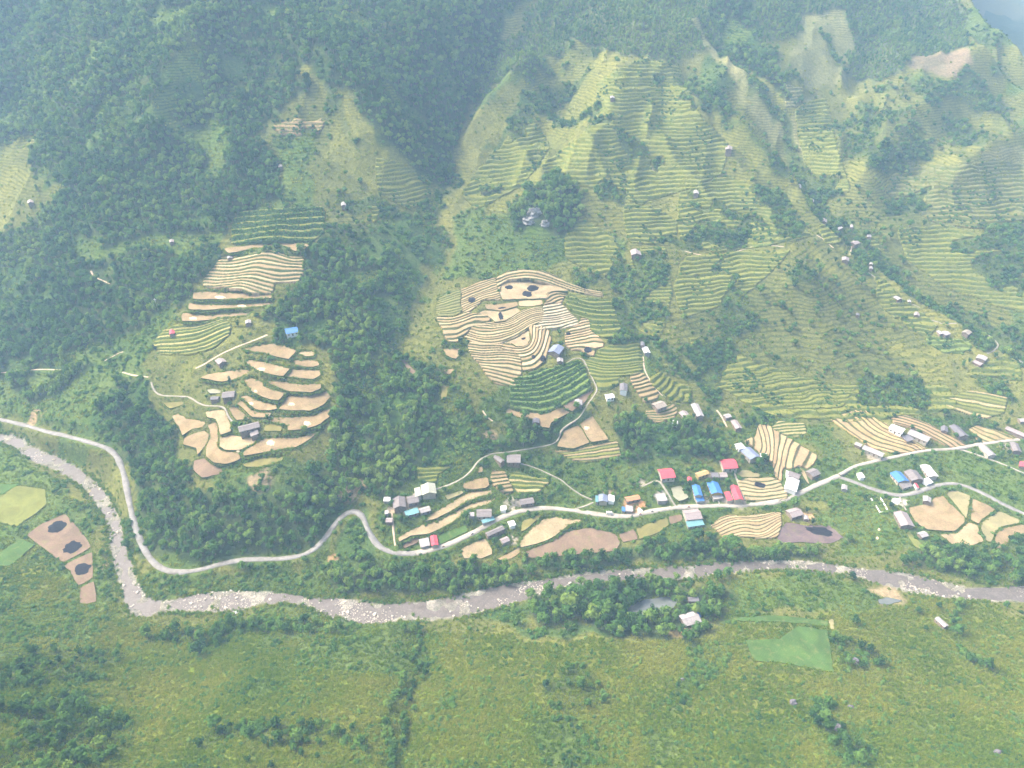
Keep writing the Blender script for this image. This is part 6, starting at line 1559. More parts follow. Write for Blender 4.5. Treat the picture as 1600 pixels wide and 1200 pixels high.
# left cluster
Hs("blue roofed house in the trees above the left group of tan fields", [(444.6, 511.5), (463.3, 509), (466.8, 516), (445.8, 521)], 'blue', 'white')
Hs("brown square house in the left group of fields, beside the pale pond", [(347.8, 613), (366, 609.8), (367.6, 620), (346.6, 621)], 'greybrown', 'wall_wood')
Hs("dark little hut between the pale pond and the footpath", rectq(329.5, 619, 342, 624), 'darkgrey', 'wall_wood', 'hut', 2.1, windows=False)
Hs("long grey-brown house in the middle of the left tan fields", [(370, 666.6), (402.6, 657), (407, 666.6), (374.6, 673.6)], 'greybrown', 'wall_wood')
Hs("small lean-to at the lower right of the long grey-brown house", [(387, 674), (404, 671), (403, 679), (393, 681)], 'greybrown', 'wall_wood', 'shed', 2.2, style='shed', windows=False)
Hs("brown hut beside the dirt track above the left fields", [(336, 562), (346.6, 557), (355, 563), (340, 567.5)], 'pinkgrey', 'wall_wood', 'hut', 2.4)
Hs("tiny red and white shrine hut at the edge of the green terraces", rectq(264, 514, 272.5, 520.5), 'red', 'white', 'hut', 2.2, windows=False)
Hs("low grey hut at the top left corner of the wavy tan terraces", rectq(353, 398, 365, 403.5), 'lightgrey', 'wall_wood', 'hut', 2.2, windows=False)
Hs("pale hut under trees right of the green terrace tips", rectq(383, 499, 392, 504), 'lightgrey', 'wall_wood', 'hut', 2.2, windows=False)
Hs("pinkish hut alone in the left forest clearing", rectq(261, 366, 271, 371.5), 'pinkgrey', 'wall_wood', 'hut', 2.4, windows=False)
Hs("grey hut in the pale clearing at the far left", rectq(36, 300, 50, 306), 'pinkgrey', 'wall_wood', 'hut', 2.5, windows=False)
Hs("white hut by the small tan steps high in the left forest", rectq(421, 187.5, 430, 192), 'white', 'white', 'hut', 2.4, windows=False)
Hs("white hut in the scrub beside the left gully, high on the slope", rectq(524, 261, 535, 268), 'lightgrey', 'wall_grey', 'hut', 2.4, windows=False)
Hs("small hut on the highest terraces of the central spur", rectq(954, 118, 964, 123), 'lightgrey', 'wall_wood', 'hut', 2.4, windows=False)
# south bank
Hs("lone grey roofed house by the pond across the river", [(1061.7, 960), (1087, 955), (1095.4, 971), (1068.4, 980.6)], 'lightgrey', 'wall_wood')
Hs("small blue tank shed at the corner of the lone house across the river", rectq(1089, 957, 1095.4, 964), 'blue', 'wall_grey', 'shed', 2.3, style='shed', windows=False)
Hs("dark grey hut half hidden in trees above the lone house across the river", rectq(1075, 933, 1092, 940), 'darkgrey', 'wall_wood', 'hut', 2.4, windows=False)
Hs("narrow pale grey field hut alone in the right meadow across the river", [(1460, 965.4), (1466.7, 964.4), (1482, 976), (1476, 982)], 'lightgrey', 'wall_wood', 'hut', 2.4)

# ------------------------------------------------------------------ things that stand about
def at_px(u, v, dz=0.0):
    g = ground([(u, v)], Zt)[0]
    return float(g[0]), float(g[1]), float(g[2]) + dz

def lump(name, label, cat, mat, uv, r, seed, group=None):
    b = MB(); b.blob((0, 0, r[2] * 0.25), r, seed, 0.42 if name == 'crag' else 0.28, 9 if name == 'crag' else 6, 14 if name == 'crag' else 10)
    return obj(name, b.mesh(name, [M[mat]], False), None, label, cat, group, loc=at_px(*uv))
RK = "dark boulders scattered over the foreground meadow"
for uv, r, lab in (((1337, 1034), (2.2, 1.8, 1.7), "dark boulder at the foot of the shrub line beside the green plot"), ((1239, 1099), (1.9, 1.6, 1.7), "dark grey boulder alone in the meadow below the green plot"),
                   ((1310, 1139), (2.2, 1.8, 2.0), "dark boulder at the head of the lowest bush line in the right meadow"), ((1329, 1105), (1.7, 1.2, 0.9), "low grey stone between two dark boulders in the right meadow"),
                   ((1560, 1176), (2.0, 1.3, 1.2), "dark stone in the lower right corner of the meadow"), ((1066, 1062), (1.2, 1.0, 0.9), "small grey stone beside the bushy strip in the middle meadow")):
    lump("boulder", lab, "boulder", 'darkrock', uv, r, int(uv[0]), RK)
for uv in ((835, 338), (826, 349), (851, 352), (838, 350)):
    g_ = ground([uv], Zt)[0]; q_ = np.hypot(GX - g_[0], GY - g_[1] + 4) < 8.5; BLOCK |= q_
for k, (uv, r, lab) in enumerate((((835, 338), (6, 3, 6), "pale limestone crag facing out of the dark tree clump, upper block"), ((826, 349), (5, 3, 4.5), "pale limestone crag in the dark tree clump, lower left block"), ((851, 352), (4, 2.5, 3.5), "pale limestone crag in the dark tree clump, lower right block"))):
    lump("crag", lab, "rock", 'limestone', uv, r, 50 + k, "crags in the dark tree clump")

# burnt straw on the stubble
def patch(name, label, cat, mat, cu, cv, ru, rv, rot=0.0, group=None, h=0.25, seed=0, rough=0.15):
    q = random.Random(seed); n = 22
    pts = []
    for k in range(n):
        t_ = 2 * math.pi * k / n; e = 1 + q.uniform(-rough, rough)
        a, b = ru * e * math.cos(t_), rv * e * math.sin(t_)
        pts.append((cu + a * math.cos(rot) - b * math.sin(rot), cv + a * math.sin(rot) + b * math.cos(rot)))
    base = None
    g = ground(pts, ZF)
    c0 = ground([(cu, cv)], ZF)[0]
    v = [tuple(p + np.array([0, 0, 0.03])) for p in g] + [tuple(c0 + (p - c0) * 0.6 + np.array([0, 0, h * 0.7])) for p in g] + [tuple(c0 + np.array([0, 0, h]))]
    f = [(k, (k + 1) % n, n + (k + 1) % n, n + k) for k in range(n)] + [(n + k, n + (k + 1) % n, 2 * n) for k in range(n)]
    v = [tuple(np.array(p) - c0) for p in v]
    b = MB(); b.add(v, f)
    return obj(name, b.mesh(name, [M[mat]]), None, label, cat, group, loc=tuple(map(float, c0)))
# surface of the beds: rebuild the height field with the fields laid in
dg = bpy.context.evaluated_depsgraph_get()
ZF = Zt.copy()
def lay(o):
    me = o.data; n = len(me.vertices); co = np.empty(n * 3, np.float32); me.vertices.foreach_get("co", co); co = co.reshape(-1, 3)
    if o.parent is not None: co = co + np.array(o.parent.location)
    me.calc_loop_triangles(); tr = np.empty(len(me.loop_triangles) * 3, np.int32); me.loop_triangles.foreach_get("vertices", tr)
    for a, b, c in co[tr.reshape(-1, 3)]:
        den = (b[1] - c[1]) * (a[0] - c[0]) + (c[0] - b[0]) * (a[1] - c[1])
        if abs(den) < 0.05: continue
        i0, i1 = np.searchsorted(xs, [min(a[0], b[0], c[0]), max(a[0], b[0], c[0])]); j0, j1 = np.searchsorted(ys, [min(a[1], b[1], c[1]), max(a[1], b[1], c[1])])
        if i1 <= i0 or j1 <= j0: continue
        xx, yy = X[j0:j1, i0:i1], Y[j0:j1, i0:i1]
        u = ((b[1] - c[1]) * (xx - c[0]) + (c[0] - b[0]) * (yy - c[1])) / den
        v_ = ((c[1] - a[1]) * (xx - c[0]) + (a[0] - c[0]) * (yy - c[1])) / den
        w = 1 - u - v_
        mk = (u >= -.01) & (v_ >= -.01) & (w >= -.01)
        zz = u * a[2] + v_ * b[2] + w * c[2]
        ZF[j0:j1, i0:i1] = np.where(mk, np.maximum(ZF[j0:j1, i0:i1], zz), ZF[j0:j1, i0:i1])
for o in list(C.objects):
    if o.type == 'MESH' and o.name.split('.')[0] in ("rice_field", "green_plot", "vegetable_garden"): lay(o)
# terrace beds: sample their own vertices
for o in list(C.objects):
    if o.type == 'MESH' and o.name.startswith("terrace_bed"):
        me = o.data; n = len(me.vertices); co = np.empty(n * 3, np.float32); me.vertices.foreach_get("co", co); co = co.reshape(-1, 3) + np.array(o.parent.location)
        i = np.clip(np.searchsorted(xs, co[:, 0]), 1, len(xs) - 1); j = np.clip(np.searchsorted(ys, co[:, 1]), 1, len(ys) - 1)
        i = np.where(np.abs(xs[i - 1] - co[:, 0]) < np.abs(xs[i] - co[:, 0]), i - 1, i); j = np.where(np.abs(ys[j - 1] - co[:, 1]) < np.abs(ys[j] - co[:, 1]), j - 1, j)
        np.maximum.at(ZF, (j, i), co[:, 2])
BG = "patches of burnt straw on the fields"
for k, (cu, cv, ru, rv, rot, lab) in enumerate((
    (89, 823.5, 15, 8, -0.35, "black oval of burnt straw, uppermost of three on the brown riverside field"),
    (113, 855, 15.5, 8.5, -0.4, "black oval of burnt straw, middle of three on the brown riverside field"),
    (129, 889, 13.5, 8.5, -0.45, "black oval of burnt straw, lowest of three on the brown riverside field"),
    (795.5, 449, 6.5, 3.3, 0.0, "small dark ash patch at the left of the pale central field"),
    (832.5, 450.5, 10, 4.6, 0.0, "largest dark ash patch, upper right on the pale central field"),
    (823.5, 459, 7.5, 4.6, 0.15, "dark ash patch below the largest one on the pale central field"),
    (737, 468.5, 5.5, 4, -0.2, "dark ash patch across the narrow steps left of the pale central field"),
    (784.5, 481.3, 7, 1.8, -0.1, "long thin ash patch on the narrow field below the pale central one"),
    (782.5, 494, 3.5, 7, -0.35, "tall dark ash streak on the field with the curved lower edge"),
    (818, 529, 3.6, 1.8, -0.2, "tiny ash patch on the lowest pale field of the big terraces"),
    (833.5, 557.5, 2.8, 3.2, 0.0, "small ash patch, left of two on the curved strips"),
    (848.5, 560.5, 4.6, 4.8, 0.0, "round ash patch, right of two on the curved strips"),
    (918.5, 546.5, 6, 5, 0.1, "dark ash patch at the corner of the terraces right of the grey house"),
    (1187, 757.5, 9, 4.2, 0.25, "grey ash patch on the curved pale terraces above the road"),
    (1280, 829, 22, 7, 0.25, "broad dark ash spread over the burnt field by the river wood"),
    (888, 521, 3.5, 2, 0.0, "small ash patch above the grey house on the big terraces"),
)):
    patch("burnt_patch", lab, "ash patch", 'burnt', cu, cv, ru, rv, rot, BG, 0.3, k)
SG = "heaps of threshed straw on the fields"
for k, (cu, cv, ru, rv, lab) in enumerate((
    (408.5, 577, 6, 3, "pale straw spread on the upper long field of the left group"), (399, 612, 3.5, 3, "round straw heap on the field with the hooked right end"),
    (391.5, 631, 5, 3, "straw ring on the narrow field right of the brown square house"), (455.5, 631.5, 5, 3, "straw heap on the big field with the bushy curved edge"),
    (480, 662, 5.5, 4, "straw scatter on the long field at the right of the left group"), (422.5, 692, 6.5, 4.5, "straw circle on the lowest long field of the left group"),
    (343.5, 464.5, 8, 2.6, "straw spread on the strip under the wavy terraces"), (378, 478, 7, 1.8, "straw spread on the second strip under the wavy terraces"),
    (302, 498, 6, 3, "straw spread at the left end of the third strip under the wavy terraces"), (917, 669, 4.5, 3, "pale straw spot on the right half of the triangular field"),
    (1371, 841, 2.2, 2.4, "lower of two pale heaps in the green grass field"), (1373.5, 827.5, 2.0, 2.2, "upper of two pale heaps in the green grass field"),
    (372, 705, 3, 1.8, "small pale heap on the corner between two left fields"),
)):
    patch("straw_heap", lab, "straw heap", 'straw', cu, cv, ru, rv, 0.0, SG, 0.5, 100 + k, 0.22)
for k, (cu, cv, ru, rv, lab, mt) in enumerate((
    (1400, 783, 7, 5, "white rubble heap below the lower road beside the low plot wall", 'white'), (809, 787, 9, 5, "pale concrete yard with heaps between the long grey shed and the white box shed", 'concrete'),
    (1004, 788, 7, 6, "orange earth heap on the building site by the road", 'orange_earth'), (1000, 797, 4, 4, "white sand heap on the orange building site", 'white'),
    (705, 671, 1, 1, "white marker stone in the gully woods", 'white'), (369, 956, 4, 2.5, "bright white boulder slab at the river's edge", 'white'))):
    patch("heap", lab, "heap", mt, cu, cv, ru, rv, 0.0, None, 0.6, 200 + k)

# low white plot wall
wl_ = [at_px(*p) for p in ((1361, 780), (1374.7, 801.3), (1388, 800.5), (1376, 779.4))]
b = MB()
o_ = np.array(wl_[0])
for a, c_ in zip(wl_, wl_[1:]):
    a = np.array(a) - o_; c_ = np.array(c_) - o_; d = c_ - a; ln = np.hypot(d[0], d[1]); n_ = np.array([-d[1], d[0], 0]) / ln * 0.25; up = np.array([0, 0, 0.9]); dn = np.array([0, 0, -0.5]); d_ = d / ln * 0.25
    a = a - d_; c_ = c_ + d_
    v = [a - n_ + dn, c_ - n_ + dn, c_ + n_ + dn, a + n_ + dn, a - n_ + up, c_ - n_ + up, c_ + n_ + up, a + n_ + up]
    b.add([tuple(p) for p in v], [(0, 3, 2, 1), (4, 5, 6, 7), (0, 1, 5, 4), (1, 2, 6, 5), (2, 3, 7, 6), (3, 0, 4, 7)])
obj("low_wall", b.mesh("low_wall", [M['white']]), None, "low white U-shaped plot wall in the grass below the lower road", "wall", loc=wl_[0])
# utility pole
t = obj("utility_pole", None, None, "thin pale utility pole in the forest left of the green terraces", "pole", loc=at_px(246, 482))
b = MB(); b.tube((0, 0, -1), (0, 0, 9), 0.28, 0.2, 8); obj("pole", b.mesh("pole", [M['white']]), t)
b = MB(); b.box(-1.1, -.09, 8.2, 1.1, .09, 8.4); ca = obj("crossarm", b.mesh("crossarm", [M['white']]), t)
b = MB()
for x_ in (-.9, 0, .9): b.tube((x_, 0, 8.4), (x_, 0, 8.7), .07, .05, 6)
obj("insulator", b.mesh("insulator", [M['white']]), ca)

# the white van at the roadside
def road_dir(u, v):
    g = at_px(u, v); best = None
    for nm, mt, wd, r in road_lines:
        d = np.hypot(r[:, 0] - g[0], r[:, 1] - g[1]); k = int(d.argmin())
        if best is None or d[k] < best[0]:
            k2 = min(k + 1, len(r) - 1); k1 = max(k2 - 1, 0)
            best = (d[k], r[k], math.atan2(r[k2, 1] - r[k1, 1], r[k2, 0] - r[k1, 0]), wd)
    return g, best
g, (dd, rp, ang, wd) = road_dir(953, 804.5)
van = obj("van", None, None, "white van parked at the upper edge of the road by the building site", "van", loc=(rp[0] - math.sin(ang) * -1.1, rp[1] + math.cos(ang) * 1.1, rp[2] + 0.2))
van.rotation_euler = (0, 0, ang)
def prism(b, prof, y0, y1, m=0):
    n = len(prof)
    v = [(x, y0, z) for x, z in prof] + [(x, y1, z) for x, z in prof]
    b.add(v, [tuple(range(n)), tuple(range(2 * n - 1, n - 1, -1))] + [(k, n + k, n + (k + 1) % n, (k + 1) % n) for k in range(n)], m)
b = MB(); prism(b, [(-2.4, .45), (2.4, .45), (2.4, 1.05), (2.1, 1.2), (1.5, 2.0), (-2.25, 2.05), (-2.4, 1.8)], -.88, .88); bd = obj("body", b.mesh("body", [M['white']]), van)
b = MB(); prism(b, [(1.56, 1.98), (2.12, 1.24), (2.15, 1.26), (1.6, 2.0)], -.75, .75); obj("windscreen", b.mesh("windscreen", [M['glass']]), van)
for s in (-1, 1):
    b = MB(); b.box(-1.9, min(s * .882, s * .9), 1.25, 1.3, max(s * .882, s * .9), 1.8); obj("side_window", b.mesh("side_window", [M['glass']]), van)
    b = MB(); b.box(2.4, s * .62 - .18, .75, 2.43, s * .62 + .18, .98); obj("headlight", b.mesh("headlight", [M['glass']]), van)
    for x_ in (-1.5, 1.5):
        b = MB(); b.tube((x_, s * .72, .33), (x_, s * .92, .33), .33, .33, 14); w = obj("wheel", b.mesh("wheel", [M['rubber']]), van)
        b = MB(); b.tube((x_, s * .9, .33), (x_, s * .94, .33), .2, .2, 10); obj("rim", b.mesh("rim", [M['white']]), w)

# motorbikes and their riders
def skin_person(name, mat_shirt):
    me = bpy.data.meshes.new(name)
    J = {'pel': (0, 0, .82), 'sp': (.08, 0, 1.1), 'ch': (.16, 0, 1.33), 'nk': (.2, 0, 1.47), 'hd': (.24, 0, 1.6), 'ht': (.25, 0, 1.74)}
    vs = [J['pel'], J['sp'], J['ch'], J['nk'], J['hd'], J['ht']]; rad = [.17, .16, .18, .07, .11, .09]
    ed = [(0, 1), (1, 2), (2, 3), (3, 4), (4, 5)]
    for s in (-1, 1):
        n = len(vs)
        vs += [(.14, s * .2, 1.38), (.34, s * .27, 1.15), (.6, s * .26, 1.05)]; rad += [.075, .06, .05]
        ed += [(2, n), (n, n + 1), (n + 1, n + 2)]
        n = len(vs)
        vs += [(.05, s * .12, .8), (.45, s * .19, .72), (.32, s * .2, .32), (.46, s * .2, .27)]; rad += [.11, .085, .065, .05]
        ed += [(0, n), (n, n + 1), (n + 1, n + 2), (n + 2, n + 3)]
    me.from_pydata(vs, ed, []); me.materials.append(mat_shirt)
    o = bpy.data.objects.new(name, me)
    sk = o.modifiers.new("skin", 'SKIN'); sk.use_smooth_shade = True
    for k, r in enumerate(rad):
        me.skin_vertices[0].data[k].radius = (r, r)
    me.skin_vertices[0].data[0].use_root = True
    o.modifiers.new("sub", 'SUBSURF').levels = 1
    return o
def motorbike(label, u, v, col):
    g, (dd, rp, ang, wd) = road_dir(u, v)
    off = 0.9
    t = obj("motorcycle", None, None, label, "motorcycle", "motorcycles on the village road", loc=(rp[0] + math.sin(ang) * off, rp[1] - math.cos(ang) * off, rp[2] + 0.2))
    t.rotation_euler = (0, 0, ang)
    for x_ in (-.62, .62):
        b = MB(); n = 14
        b.tube((x_, -.06, .3), (x_, .06, .3), .3, .3, n); w = obj("wheel", b.mesh("wheel", [M['rubber']]), t)
        b = MB(); b.tube((x_, -.07, .3), (x_, .07, .3), .17, .17, 10); obj("rim", b.mesh("rim", [M['dark_metal']]), w)
    b = MB(); prism(b, [(-.5, .35), (.2, .3), (.45, .55), (.35, .85), (.1, .7), (-.55, .62)], -.14, .14); obj("body", b.mesh("body", [M[col]]), t)
    b = MB(); b.box(-.6, -.13, .66, .1, .13, .8); obj("saddle", b.mesh("saddle", [M['rubber']]), t)
    b = MB(); b.tube((.62, 0, .3), (.42, 0, 1.0), .05, .05, 6); b.tube((.42, -.34, 1.02), (.42, .34, 1.02), .03, .03, 6); obj("handlebar", b.mesh("handlebar", [M['dark_metal']]), t)
    return t
persons = []
for k, (u, v, lab, plab, col) in enumerate((
    (738, 837, "dark motorcycle on the road below the vegetable garden", "rider in dark blue on the motorcycle below the vegetable garden", 'cloth_blue'),
    (694, 858.5, "red motorcycle on the road bend right of the small red roof", "rider in dark clothes near the small red roof on the bend", 'cloth_red'),
    (990, 808, "dark motorcycle right beside the orange building site, the left of two", "rider in dark blue, left of two by the building site", 'cloth_blue'),
    (998.6, 806.5, "red motorcycle just past the orange building site, the right of two", "rider in dark red, right of two by the building site", 'cloth_red'),
    (1019.7, 799.8, "dark motorcycle on the road below the lane to the left red house", "rider in dark blue below the lane to the left red house", 'cloth_blue'),
    (1073.7, 793, "red motorcycle on the road in front of the narrow blue-roofed house", "rider in dark red in front of the narrow blue roof", 'cloth_red'))):
    t = motorbike(lab, u, v, 'dark_metal' if k % 2 == 0 else 'cloth_red')
    p = skin_person("person", M[col]); C.objects.link(p)
    p.location = t.location + Vector((math.cos(t.rotation_euler.z), math.sin(t.rotation_euler.z), 0)) * -0.2; p.rotation_euler = t.rotation_euler
    p["label"] = plab; p["category"] = "person"; p["group"] = "riders on the village road"

# boulders in the river: the biggest are things, the cobbles stay a mass
rockm = []
for s in range(5):
    b = MB(); b.blob((0, 0, 0.1), (1, 0.8, 0.6), 900 + s, 0.35, 5, 7); rockm.append(b.mesh("river_boulder", [M['rock']]))
ctr = [(u, v) for u, v in ((300, 947), (330, 940), (345, 936), (370, 938), (395, 932), (410, 934), (510, 952), (530, 960), (560, 962), (585, 955), (760, 952), (790, 940), (830, 925), (860, 916), (900, 910), (1200, 888), (1300, 893), (1440, 922), (1470, 930), (1500, 932), (205, 950), (215, 945), (195, 920), (165, 800), (150, 770), (75, 715), (60, 712), (190, 870), (640, 960), (700, 958))]
RL = ["pale boulder in the white rapids below the road bend", "grey boulder in the stony run below the river wood", "pale boulder in the shallow river beside the left fields", "pale boulder in the river reach by the right tan fields"]
for k, (u, v) in enumerate(ctr):
    for q in range(2):
        uu, vv = u + rng.uniform(-14, 14), v + rng.uniform(-5, 5)
        p = plane_hit([(uu, vv)], 0.0)[0]
        if not inpoly(p[:1], p[1:2], RIV)[0]: continue
        lab = RL[2] if u < 230 else RL[0] if u < 480 else RL[1] if u < 1150 else RL[3]
        o = obj("river_boulder", rockm[(k + q) % 5], None, lab, "boulder", {0: "boulders in the white rapids", 1: "boulders in the stony run", 2: "boulders beside the left fields", 3: "boulders by the right fields"}[RL.index(lab)], loc=(p[0], p[1], 0.05))
        s = rng.uniform(0.5, 1.25); o.scale = (s, s, s * rng.uniform(.6, 1)); o.rotation_euler = (0, 0, rng.uniform(0, 6))

# ------------------------------------------------------------------ plants: prototypes
PROTO = bpy.data.collections.new("plant_prototypes")      # kept out of the scene; only copied from

def leaves(mb, c, r, n, size, q, up=0.35, m=0):
    for _ in range(n):
        z = q.uniform(-0.55, 1); ph = q.uniform(0, 6.283); s = math.sqrt(max(0, 1 - z * z))
        e = q.uniform(0.78, 1.08)
        nrm = Vector((s * math.cos(ph), s * math.sin(ph), z))
        p = Vector((c[0] + r[0] * nrm.x * e, c[1] + r[1] * nrm.y * e, c[2] + r[2] * nrm.z * e))
        d = (nrm + Vector((q.uniform(-.6, .6), q.uniform(-.6, .6), up + q.uniform(-.3, .5)))).normalized()
        u = d.orthogonal().normalized(); a = q.uniform(0, 6.283); w = d.cross(u)
        u, w = u * math.cos(a) + w * math.sin(a), w * math.cos(a) - u * math.sin(a)
        h = size * q.uniform(0.6, 1.25)
        k = q.uniform(0.5, 0.9)
        mb.add([p - u * h, p - w * h * k + d * h * .15, p + u * h - d * h * .2, p + w * h * k + d * h * .1], [(0, 1, 2, 3)], m)

def crown_mb(seed, kind):
    q = random.Random(seed); b = MB()
    if kind == 'broad':
        n = q.randint(6, 9)
        b.blob((0, 0, 5.4), (2.1, 2.1, 2.0), seed, 0.3, 5, 8)
        for k in range(n):
            a = 6.283 * k / n + q.uniform(-.4, .4); rr = q.uniform(0.9, 2.2); z = q.uniform(4.2, 6.6)
            R_ = q.uniform(1.15, 1.8)
            leaves(b, (rr * math.cos(a), rr * math.sin(a), z), (R_, R_, R_ * .85), 20, 0.62, q)
        leaves(b, (q.uniform(-.4, .4), q.uniform(-.4, .4), 7.0), (1.6, 1.6, 1.3), 24, 0.62, q)
    elif kind == 'tall':
        b.blob((0, 0, 5.6), (1.2, 1.2, 3.0), seed, 0.3, 6, 7)
        for k in range(8):
            z = 2.6 + k * .95; R_ = 1.9 * (1 - (k / 9.5) ** 1.6) + .4
            a = q.uniform(0, 6.283)
            leaves(b, (.5 * math.cos(a), .5 * math.sin(a), z), (R_, R_, .9), 20, 0.55, q)
    elif kind == 'bamboo':
        for k in range(26):
            a = q.uniform(0, 6.283); lean = q.uniform(.6, 2.6); h = q.uniform(5, 8)
            for s_ in range(5):
                t = 0.45 + .14 * s_
                p = (lean * t * t * math.cos(a), lean * t * t * math.sin(a), h * t - .8 * t * t)
                leaves(b, p, (.55, .55, .5), 2, 0.6, q, 0.1)
        b.blob((0, 0, 3.6), (1.3, 1.3, 2.2), seed, 0.3, 5, 7)
    elif kind == 'banana':
        for k in range(9):
            a = 6.283 * k / 9 + q.uniform(-.2, .2); L = q.uniform(1.8, 2.8)
            pr = None
            for s_ in range(5):
                t = s_ / 4; rr = L * t; z = 2.2 + 1.6 * math.sin(t * 2.2) - .4 * t; wd = .5 * math.sin(math.pi * min(1, t * .85 + .12))
                l = Vector((rr * math.cos(a) - wd * math.sin(a), rr * math.sin(a) + wd * math.cos(a), z)); r2 = Vector((rr * math.cos(a) + wd * math.sin(a), rr * math.sin(a) - wd * math.cos(a), z))
                if pr: b.add([pr[0], pr[1], r2, l], [(0, 1, 2, 3)])
                pr = (l, r2)
    return b

def trunk_mb(kind, seed, m=0):
    q = random.Random(seed); b = MB()
    if kind == 'banana': b.tube((0, 0, -.4), (0, 0, 2.3), .22, .16, 7, m); return b
    if kind == 'bamboo':
        for k in range(5):
            a = q.uniform(0, 6.283); b.tube((.3 * math.cos(a), .3 * math.sin(a), -.4), (1.0 * math.cos(a), 1.0 * math.sin(a), 4.5), .07, .05, 5, m)
        return b
    b.tube((0, 0, -.8), (q.uniform(-.2, .2), q.uniform(-.2, .2), 3.4), .3, .2, 7, m)
    for k in range(4):
        a = 1.57 * k + q.uniform(-.4, .4); b.tube((0, 0, 2.6 + .2 * k), (1.5 * math.cos(a), 1.5 * math.sin(a), 5.2), .14, .06, 5, m)
    return b

KINDS = ['broad', 'broad', 'broad', 'tall', 'bamboo', 'banana']
crown_me, trunk_me = [], []
tree_coll = bpy.data.collections.new("tree_prototypes")
for k, kd in enumerate(KINDS):
    cb = crown_mb(40 + k, kd); tb = trunk_mb(kd, 60 + k)
    crown_me.append(cb.mesh("crown", [M['leaf']])); trunk_me.append(tb.mesh("trunk", [M['bark']]))
    w = MB(); w.add(cb.v, cb.f, 0); w.add(tb.v, tb.f, 1)
    tree_coll.objects.link(bpy.data.objects.new("tree_kind_%d" % k, w.mesh("forest_tree", [M['leaf'], M['bark']])))
shrub_coll = bpy.data.collections.new("shrub_prototypes")
for k in range(4):
    q = random.Random(200 + k); b = MB()
    for j in range(q.randint(3, 5)):
        a = q.uniform(0, 6.283); rr = q.uniform(0, .9); R_ = q.uniform(.7, 1.1)
        leaves(b, (rr * math.cos(a), rr * math.sin(a), .55 + q.uniform(0, .5)), (R_, R_, R_ * .8), 16, 0.42, q)
    b.blob((0, 0, .4), (.95, .95, .75), k, .3, 4, 7)
    shrub_coll.objects.link(bpy.data.objects.new("shrub_kind_%d" % k, b.mesh("shrub", [M['leaf']])))
tuft_coll = bpy.data.collections.new("tuft_prototypes")
for k in range(3):
    q = random.Random(300 + k); b = MB()
    for j in range(16):
        a = q.uniform(0, 6.283); rr = q.uniform(0, .75); L = q.uniform(.5, 1.15); x, y = rr * math.cos(a), rr * math.sin(a); a2 = q.uniform(0, 6.283); w = q.uniform(.07, .16)
        dx, dy = math.cos(a2), math.sin(a2); bend = q.uniform(.15, .8)
        p0 = Vector((x - dy * w, y + dx * w, -.1)); p1 = Vector((x + dy * w, y - dx * w, -.1)); p2 = Vector((x + dx * bend * .4 + dy * w * .8, y + dy * bend * .4 - dx * w * .8, L * .65)); p3 = Vector((x + dx * bend * .4 - dy * w * .8, y + dy * bend * .4 + dx * w * .8, L * .65)); p4 = Vector((x + dx * bend, y + dy * bend, L * .9))
        b.add([p0, p1, p2, p3, p4], [(0, 1, 2, 3), (3, 2, 4)])
    tuft_coll.objects.link(bpy.data.objects.new("tuft_kind_%d" % k, b.mesh("tuft", [M['grass']])))
cob_coll = bpy.data.collections.new("cobble_prototypes")
for k in range(3):
    b = MB(); b.blob((0, 0, .05), (.6, .5, .35), 70 + k, .35, 4, 6); cob_coll.objects.link(bpy.data.objects.new("cobble_kind_%d" % k, b.mesh("cobble", [M['rock']])))

